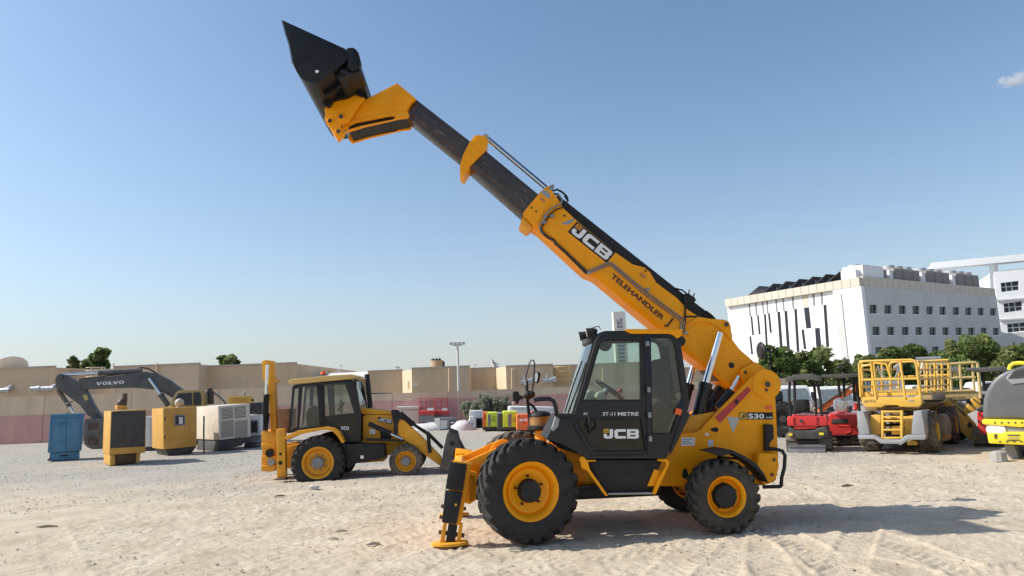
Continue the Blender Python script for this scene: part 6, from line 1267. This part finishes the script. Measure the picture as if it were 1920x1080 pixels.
pr(t, f, K6, '345,745 490,748 500,735 960,740 960,868 380,842 362,838', -.72, 2.3, 'bumper', YGN, .02); pr(t, f, K6, '412,755 436,755 432,800 415,795', -.735, -.721, 'rust_patch', RUST)
for y in (760, 806): pr(t, f, K6, f'532,{y}:645,{y + 9}', -.735, -.721, 'bumper_slot', DKP)
for k in range(6): pr(t, f, K6, f'{546 + 17 * k},{783 + k % 2 * 3}:{556 + 17 * k},794', -.728, -.721, 'worn_print', GRYP)
for k in range(6): pr(t, f, K6, f'448,{824} 470,{818} 470,{832}'.replace('448', str(448 + 66 * k)).replace('470', str(470 + 66 * k)), -.735, -.721, 'chevron', DKP)
pr(t, f, K6, '515,240 545,205 620,170 960,100 960,250 575,298', -.625, -.6, 'intake_frame', MGREY, .02)
for k in range(7): pr(t, f, K6, f'{540 + 10 * k},{236 - 13 * k} 960,{206 - 17 * k} 960,{212 - 17 * k} {540 + 10 * k},{243 - 13 * k}', -.645, -.626, 'intake_slat', DKP)
rod(t, f, K6, '555,165 560,130 590,108 640,102 700,105', .1, .05, 'handrail', YGN)
q = f.p(K6, 640, 870, .6); MB().lathe([(0, -.9), (.58, -.9), (.6, -.86), (.6, .86), (.58, .9), (0, .9)], 40, (q.x + .9, .75, .6), 'x').build('drum', MGREY, t)
pr(t, f, K6, '500,850 600,858 640,990 560,985 520,930', -.3, 1.4, 'drum_yoke', MGREY, .03)
# concrete block on the ground
q = Fr(1873, 865, 6, 0); t = thing('concrete_block', 'rough grey concrete stub standing in front of the roller drum', 'block', q)
MB().lathe([(0, 0), (.17, 0), (.16, .14), (.15, .2), (.06, .23), (.0, .19)], 10, axis='z').build('block_body', mat('rough_concrete', (.36, .34, .31), .9, var=.2, bump=.4, bscale=12), t)
# big yellow scissor lift seen end-on
f = Fr(1668, 849, -40, 0); t = thing('scissor_lift', 'large yellow rough terrain scissor lift with grey bumper in the right middle', 'scissor lift', f); LL = 4.2
pl = pr(t, f, K4, '118,440 140,455 735,460 746,500 740,535 715,555 530,556 500,538 372,538 340,560 180,558 150,530', -.1, .1, 'platform_front', YLM, .02)
pr(t, f, K4, '150,405 700,405 715,440 150,455', .12, LL, 'platform_deck', YLM, .02); label_text(t, f, K4, '160,512 285,506 160,488', -.1, '20723c', DKP, .0, .008); pr(t, f, K4, '612,484:662,494', -.115, -.101, 'sticker', GALV)
def rail(s_, v=-.1, r=.03, m=YLM, n_='guard_rail', v2=None): return rod(t, f, K4, s_, v, r, n_, m, 8, v2)
rail('130,455 112,120 130,98 180,92 640,78 672,88 690,120 735,455'); rail('150,290 135,160 150,140 230,130'); rail('232,108 285,470'); rail('258,110 300,470', -.08); rail('530,92 580,470'); rail('125,285 700,268'); rail('260,110 390,125 440,280')
rail('430,280 420,130 440,105 530,95', .5)
for k in range(5):
    v = .1 + LL * k / 4; 
    for x in (700, 122): q = f.p(K4, x, 268, v); z0 = f.p(K4, x, 440, v).z; rx = 1 if x > 400 else -1; MB().tube([(f.p(K4, x, 440, -.1).x, v, f.p(K4, x, 440, -.1).z), (f.p(K4, x, 95, -.1).x, v, f.p(K4, x, 95, -.1).z)], .028, 8).build('guard_post', YLM, t)
for x in (700, 122):
    for y in (95, 180, 275, 360):
        a = f.p(K4, x, y, -.1); MB().cyl(a, (a.x, LL + .1, a.z), .026, n=8).build('guard_rail', YLM, t)
a, b_ = f.p(K4, 122, 95, -.1), f.p(K4, 700, 95, -.1)
for zz in (a.z, (a.z + f.p(K4, 122, 440, -.1).z) / 2): MB().cyl((a.x, LL + .1, zz), (b_.x, LL + .1, zz), .026, n=8).build('guard_rail', YLM, t)
pr(t, f, K4, '455,150 520,100 545,200 500,215', .6, .62, 'control_box', GALV, .01); pr(t, f, K4, '640,80 735,85 725,240 690,240 680,120', .3, .34, 'gate_panel', CRM)
for s_ in ('300,140 320,200 355,260', '350,150 345,220 360,262', '500,200 480,260'): rail(s_, .8, .02, GALV, 'cable')
rail('735,110 765,90 725,235', .9, .03, CRM)
# chassis, bumper, ladder, scissors, wheels
pr(t, f, K4, '85,602 155,604 190,690 220,832 112,840 98,740', -.5, .5, 'mudguard', MGREY, .02); pr(t, f, K4, '665,598 742,595 762,690 784,842 640,835 655,660', -.5, .5, 'mudguard', MGREY, .02)
pr(t, f, K4, '98,842 250,840 340,885 530,888 580,842 786,842 780,890 605,888 550,932 330,928 265,882 102,882', -.6, -.3, 'bumper', MGREY, .02)
pr(t, f, K4, '225,640 330,645 330,840 225,835', -.2, 3.8, 'side_box', YLM, .02); pr(t, f, K4, '555,650:660,835', -.2, 3.8, 'side_box', YLM, .02); pr(t, f, K4, '150,560 740,558 690,600 200,600', .3, 3.8, 'scissor_beam', mat('brown_scissor_steel', (.25, .16, .07), .6, var=.3), .02)
for x0, x1 in ((335, 358), (528, 552)): pr(t, f, K4, f'{x0},592:{x1},875', -.5, -.4, 'ladder_rail', YLM, .01)
for y in (596, 648, 690, 780, 862): pr(t, f, K4, f'358,{y}:528,{y + 16}', -.5, -.35, 'ladder_step', YLM, .008)
pr(t, f, K4, '440,755:535,835', -.34, -.2, 'step_box', YLM, .01)
for k in range(5): pr(t, f, K4, f'345,{618 + 44 * k}:585,{634 + 44 * k}', .0, 3.2, 'scissor_arm', YLM if k % 2 else MATS['brown_scissor_steel'], .01)
for y in (620, 700, 760): pr(t, f, K4, f'385,{y}:420,{y + 30}', -.2, .0, 'valve', GREYM, .01); pr(t, f, K4, f'560,{y}:582,{y + 28}', -.2, .0, 'valve', BLKM, .01)
pr(t, f, K4, '600,905:700,945', .0, 3.4, 'axle_beam', YLM, .02); pr(t, f, K4, '200,905:340,935', .0, 3.4, 'axle_beam', DKP, .02)
for x, v in ((215, .45), (820, .45), (215, 3.2), (820, 3.2)):
    q = f.p(K4, x, 1000, .1); o = wheel(t, .52, .4, .24, (q.x, v, .52), -1 if x < 400 else 1, RUBD, YLM, GREYM, steer=math.radians(90), lugs=14, nuts=6, hubr=.1)
pr(t, f, K4, '780,650 850,640 940,632 975,660 1005,760 1000,850 900,840 890,740 800,720', .9, 1.6, 'battery_cover', mat('dusty_brown_cover', (.2, .15, .11), .7, var=.2), .04); pr(t, f, K4, '890,845 1000,840 1000,900 900,915', .9, 1.6, 'tool_box', mat('rust_brown_panel', (.3, .14, .05), .6), .02)
# second lift behind
f = Fr(1760, 818, -24, 0); t2 = thing('scissor_lift', 'faded yellow lift with long railed platform behind the big one', 'scissor lift', f); FY = mat('faded_yellow', (.55, .4, .15), .6, var=.15, dust=.2)
pr(t2, f, K4, '740,420 1340,400 1345,470 1000,490 740,480', 0, 2.0, 'platform', FY, .02); rod(t2, f, K4, '690,80 940,72', .2, .1, 'roll_bar', GREYM)
for y0, y1 in ((125, 105), (268, 255), (400, 388)): rod(t2, f, K4, f'705,{y0 + 5} 950,{y0 + 0} 1290,{y1}', 0, .045, 'guard_rail', FY); rod(t2, f, K4, f'705,{y0 + 5} 950,{y0 + 0} 1290,{y1}', 2.0, .045, 'guard_rail', FY)
for x in (715, 770, 830, 900, 950, 1030, 1130, 1260): rod(t2, f, K4, f'{x},120 {x + 20},400', 0, .04, 'guard_post', FY)
rod(t2, f, K4, '1285,105 1310,115 1340,400 1342,470', 0, .05, 'guard_post', FY)
for k in range(4): rod(t2, f, K4, f'{1010 + 30 * k},480 {1200 - 60 * k},600', .5, .06, 'scissor_arm', FY)
pr(t2, f, K4, '1010,180 1060,150 1110,150 1115,195 1060,200', .3, .6, 'control_box', GALV, .02); rod(t2, f, K4, '1080,150 1090,250', .4, .07, 'control_post', FY); rod(t2, f, K4, '1100,150 1105,250', .5, .05, 'control_post', FY)
pr(t2, f, K4, '850,430 985,415 990,490 860,490', -.3, -.05, 'control_cover', mat('smoked_plastic', (.1, .085, .08), .4), .03); label_text(t2, f, K4, '1030,480 1180,470 1030,455', 0, '20103', DKP, .0, .01)
pr(t2, f, K4, '700,500 1000,495 1000,640 700,640', .2, 1.8, 'scissor_pack', MATS['brown_scissor_steel'], .03); pr(t2, f, K4, '690,640 1050,640 1060,800 690,800', .0, 2.0, 'chassis', FY, .03)
for x in (740, 1020): q = f.p(K4, x, 800, 0); MB().lathe([(.2, 0), (.45, 0), (.5, .05), (.5, .35), (.45, .4)], 24, (q.x, -.2, .5)).build('wheel', RUB, t2)
# articulated boom lift with folded yellow arms
f = Fr(1805, 828, -28, 0); t3 = thing('boom_lift', 'folded yellow boom lift arms between the lift and the roller', 'boom lift', f)
pr(t3, f, K4, '920,525 980,500 1010,470 1075,540 1065,560 960,552', .1, .6, 'upper_arm', YLM, .02); pr(t3, f, K4, '950,558 1050,548 1060,600 1085,750 1075,780 960,700', .4, 1.0, 'counterweight', DKP, .03)
pr(t3, f, K4, '1050,565 1085,556 1130,600 1230,700 1225,720 1180,760 1130,740 1120,690 1060,620', -.1, .3, 'lower_arm', YLM, .02); pr(t3, f, K4, '1185,650 1215,640 1300,730 1300,760 1280,755', -.1, .3, 'lower_arm', YLM, .02)
pr(t3, f, K4, '1128,740 1160,735 1290,760 1305,800 1280,890 1225,890 1140,800', -.2, .4, 'platform_mount', YLM, .02); pr(t3, f, K4, '1205,735 1250,722 1270,745 1225,775', -.22, -.201, 'mount_opening', DKP)
pr(t3, f, K4, '1165,590 1225,525 1310,570 1300,590 1185,640', -.1, .4, 'turret_plate', YLM, .02); pr(t3, f, K4, '1250,490 1285,450 1345,490 1345,570 1290,560', .0, .5, 'knuckle', YLM, .02); pr(t3, f, K4, '1110,520 1150,500 1210,520 1200,560 1150,570', .1, .4, 'cable_bundle', GREYM, .03)
pr(t3, f, K4, '820,545 930,535 960,560 945,635 830,630', .0, .7, 'jib_box', YLM, .03); q = f.p(K4, 1090, 760, .5); MB().lathe([(.2, 0), (.4, 0), (.45, .05), (.45, .3), (.4, .35)], 24, (q.x, .4, .45)).build('wheel', RUB, t3)
q = f.p(K4, 812, 548, -.05); MB().cyl(q, q + Vector((0, .4, 0)), .09).build('pivot_pin', RUST, t3)
# orange loader arm behind the second mini excavator
f = Fr(1560, 826, -18, 0); t4 = thing('loader', 'orange loader arm slanting up behind the mini excavators', 'loader', f)
pr(t4, f, K5, '600,480 780,350 920,260 1060,175 1120,180 1120,240 950,330 790,420 670,520 600,530', 0, .35, 'loader_arm', ORNG, .02); pr(t4, f, K5, '600,470 780,345 920,255 1055,172 1060,180 780,362 600,492', -.02, .37, 'arm_edge', RUST)
pr(t4, f, K5, '970,245 1005,228 1012,250 980,268', -.02, -.001, 'sticker', WHT); pr(t4, f, K5, '560,540 760,520 760,640 560,660', .2, 1.2, 'body', DKP, .03); pr(t4, f, K5, '560,660 640,655 760,640 760,800 560,815', .1, 1.4, 'chassis', DKP, .03)
# dark loader with CASE lettering behind the tower
f = Fr(1462, 820, -18, 0); t5 = thing('loader', 'dark loader with brown arm half hidden behind the telehandler tail', 'loader', f)
pr(t5, f, K5, '60,445 200,415 300,385 300,420 200,470 120,520 60,520', 0, .3, 'loader_arm', mat('brown_arm_paint', (.2, .09, .04), .6, var=.2), .02); label_text(t5, f, K5, '82,482 200,466 78,448', 0, 'CASE', WHP, .02, .008)
pr(t5, f, K5, '40,560 300,548 300,640 200,640 60,640', .1, 1.4, 'body', DKP, .03); pr(t5, f, K5, '40,420 60,270 110,252 160,275 180,330 178,420', .3, 1.3, 'cab', BLKM, .03); pr(t5, f, K5, '80,340 165,320 170,370 85,380', .27, .29, 'cab_window', WING)
q = f.p(K5, 190, 730, 0); wheel(t5, .62, .42, .3, (q.x, .0, .62), -1, RUB, DKP, DKP, lugs=18, nuts=6, hubr=.12)
# white trucks and parked cars behind
def truck(px0, px1, y0, y1, Y, label, cat='truck', name='truck', win=True):
    a, b_ = at(px0, y1, Y), at(px1, y0, Y); w = b_.x - a.x; h = b_.z; t = thing(name, label, cat, loc=((a.x + b_.x) / 2, Y, 0))
    pts = [(-.0, .45), (-.0, h * .58), (.35, h * .95), (.5, h), (2.0, h), (2.05, .45)]
    MB().prismx(pts, -w / 2, w / 2).build('cab', WHP, t, bevel=.06, seg=3)
    MB().loft([[(-w * .42, .035, h * .6), (w * .42, .035, h * .6), (w * .38, .31, h * .9), (-w * .38, .31, h * .9)], [(-w * .42, .005, h * .61), (w * .42, .005, h * .61), (w * .38, .28, h * .92), (-w * .38, .28, h * .92)]]).build('windscreen', mat('truck_screen', (.2, .24, .24), .15, var=.2), t)
    MB().box((-w * .4, -.05, h * .3), (w * .4, -.005, h * .42)).build('grille', DKP, t); MB().box((-w / 2, -.12, .4), (w / 2, .0, h * .26)).build('bumper', GREYM, t, bevel=.02)
    for s in (-1, 1): MB().cyl((s * w * .42, -.06, h * .36), (s * w * .42, -.01, h * .36), .1, n=12).build('headlamp', MATS['headlamp_glass'], t); MB().cyl((s * (w / 2 - .3), .9, .42), (s * (w / 2 - .04), .9, .42), .42, n=18).build('wheel', RUB, t); MB().box((s * (w / 2 + .14) - .05, .3, h * .62), (s * (w / 2 + .14) + .05, .4, h * .82)).build('wing_mirror', DKP, t)
    if cat == 'truck': MB().box((-w / 2 + .02, 2.15, .8), (w / 2 - .02, 6, h * .96)).build('box_body', WHP, t)
truck(1459, 1492, 722, 800, 36, 'white van half hidden between the tower and the first canopy', 'van', 'van'); truck(1468, 1522, 722, 802, 32, 'white truck cab seen through the first mini excavator canopy'); truck(1542, 1602, 723, 805, 33, 'white truck cab behind the orange loader arm')
def car(px0, px1, yt, Y, label, m=WHP):
    a, b_ = at(px0, yt, Y), at(px1, yt, Y); w = b_.x - a.x; h = (a.z + b_.z) / 2; t = thing('parked_car', label, 'car', loc=((a.x + b_.x) / 2, Y, 0), group='cars parked beyond the lifts'); L = w / 2
    MB().prism([(-L, .35), (-L, h * .55), (-L * .75, h * .62), (-L * .5, h * .97), (-L * .3, h), (L * .3, h), (L * .55, h * .95), (L * .8, h * .62), (L, h * .58), (L, .35)], 0, 1.75).build('body', m, t, bevel=.05, seg=3)
    MB().prism([(-L * .68, h * .63), (-L * .47, h * .92), (-.05, h * .93), (-.05, h * .63)], -.012, .02).build('side_window', WING, t); MB().prism([(.05, h * .63), (.05, h * .93), (L * .5, h * .9), (L * .72, h * .63)], -.012, .02).build('side_window', WING, t)
    for s in (-1, 1): MB().cyl((s * L * .62, -.02, .33), (s * L * .62, .25, .33), .33, n=18).build('wheel', RUB, t)
car(1692, 1762, 722, 40, 'white parked car seen through the rails of the big yellow lift'); car(1770, 1836, 727, 42, 'dark parked car seen through the faded lift rails', mat('dark_car_paint', (.06, .055, .06), .3)); car(1824, 1900, 715, 44, 'white parked car behind the third canopy')
for x0, x1, lab in ((1642, 1668, 'left one of two white lattice crates behind the yellow lift'), (1674, 1694, 'right one of two white lattice crates behind the yellow lift')):
    Y = 34; a, b_ = at(x0, 736, Y), at(x1, 714, Y); t = thing('lattice_crate', lab, 'crate', loc=(a.x, Y, 0), group='white lattice crates'); w = b_.x - a.x
    MB().box((0, 0, 0), (w, 1, a.z)).build('crate_base', WHP, t); MB().box((.02, .9, a.z), (w - .02, .95, b_.z)).build('back_panel', GREYM, t)
    for k in range(5): MB().box((w * k / 4 - .04, -.02, a.z), (w * k / 4 + .04, .04, b_.z)).build('upright', WHP, t)
    for k in range(4): MB().box((-.02, -.05, a.z + (b_.z - a.z) * k / 3 - .035), (w + .02, -.021, a.z + (b_.z - a.z) * k / 3 + .035)).build('cross_bar', WHP, t)
# ------------------------------------------------------------ small things lying on the sand
def stone(px, py, s, m, label, name='stone', cat='stone', sc=(1, .8, .6), sd=1):
    q = gnd(px, py); r = random.Random(sd); mb = MB(); bmesh.ops.create_icosphere(mb.bm, subdivisions=2, radius=s)
    for v in mb.bm.verts: v.co = Vector((v.co.x * sc[0], v.co.y * sc[1], v.co.z * sc[2])) * (1 + r.uniform(-.18, .18))
    o = mb.build(name, m, None, smooth=.5, loc=(q.x, q.y, s * sc[2] * .5)); tag(o, label, cat)
PALE = mat('pale_rock', (.55, .5, .43), .9, var=.15); DRK = mat('dark_wood', (.16, .11, .07), .85, var=.3)
stone(588, 918, .12, PALE, 'fist sized pale rock on the gravel before the backhoe', sd=3)
for px, py, ln, a, lab, m in ((525, 931, .3, .1, 'short dark stick lying on the sand left of the pale rock', DRK), (88, 989, .5, .08, 'thin dark stick lying across the tyre track at bottom left', DRK), (640, 998, .25, .3, 'small broken clod below the backhoe', PEB), (625, 1012, .2, .1, 'flat dark clod lying on the sand in the lower middle', PEB), (700, 1022, .26, .5, 'brown clod near the stabiliser foot', PEB), (1588, 912, .3, .1, 'small dark scrap on the sand right of the telehandler', DRK), (965, 1031, .22, .2, 'small dark clod under the front wheel', PEB)):
    q = gnd(px, py); ln *= .7; m = PEB2 if m is PEB else m; mb = MB(); mb.loft([[(-ln / 2, -.012, 0), (-ln / 2, .014, .005), (-ln / 2, .004, .02)], [(0, -.022, 0), (.02, .024, .0), (0, .0, .04)], [(ln / 2, -.01, .0), (ln / 2, .012, 0), (ln / 2, 0, .018)]])
    o = mb.build('scrap_piece' if m is not PEB2 else 'clod', m, None, loc=(q.x, q.y, .003)); o.rotation_euler.z = a; tag(o, lab, 'scrap' if m is not PEB2 else 'clod')

# ------------------------------------------------------------ the one small cloud
cm = bpy.data.materials.new('cloud_vapour'); cm.use_nodes = True; nt = cm.node_tree; nt.nodes.remove(nt.nodes['Principled BSDF'])
pv_ = nd(nt, 'ShaderNodeVolumePrincipled'); pv_.inputs['Density'].default_value = .03; pv_.inputs['Color'].default_value = (1, 1, 1, 1); pv_.inputs['Anisotropy'].default_value = 0; nt.links.new(pv_.outputs[0], nt.nodes['Material Output'].inputs['Volume'])
tcn = nd(nt, 'ShaderNodeTexCoord'); nzn = nd(nt, 'ShaderNodeTexNoise', Scale=.09, Detail=4.); nt.links.new(tcn.outputs['Object'], nzn.inputs[0]); mrn = nd(nt, 'ShaderNodeMapRange'); mrn.inputs[1].default_value = .42; mrn.inputs[2].default_value = .75; mrn.inputs[4].default_value = .12
nt.links.new(nzn.outputs[0], mrn.inputs[0]); nt.links.new(mrn.outputs[0], pv_.inputs['Density'])
cp_ = at(1912, 148, 900); mb = MB(); bmesh.ops.create_icosphere(mb.bm, subdivisions=3, radius=1)
for v in mb.bm.verts: v.co = Vector((v.co.x * 24 + 5 * v.co.z, v.co.y * 18, v.co.z * 9)) * (1 + .18 * math.sin(5 * v.co.x + 3 * v.co.z) + .12 * math.sin(9 * v.co.y + 4 * v.co.x))
tag(mb.build('cloud', cm, None, smooth=1.5, loc=cp_), 'small wispy white cloud at the upper right edge of the sky', 'cloud', kind='stuff')
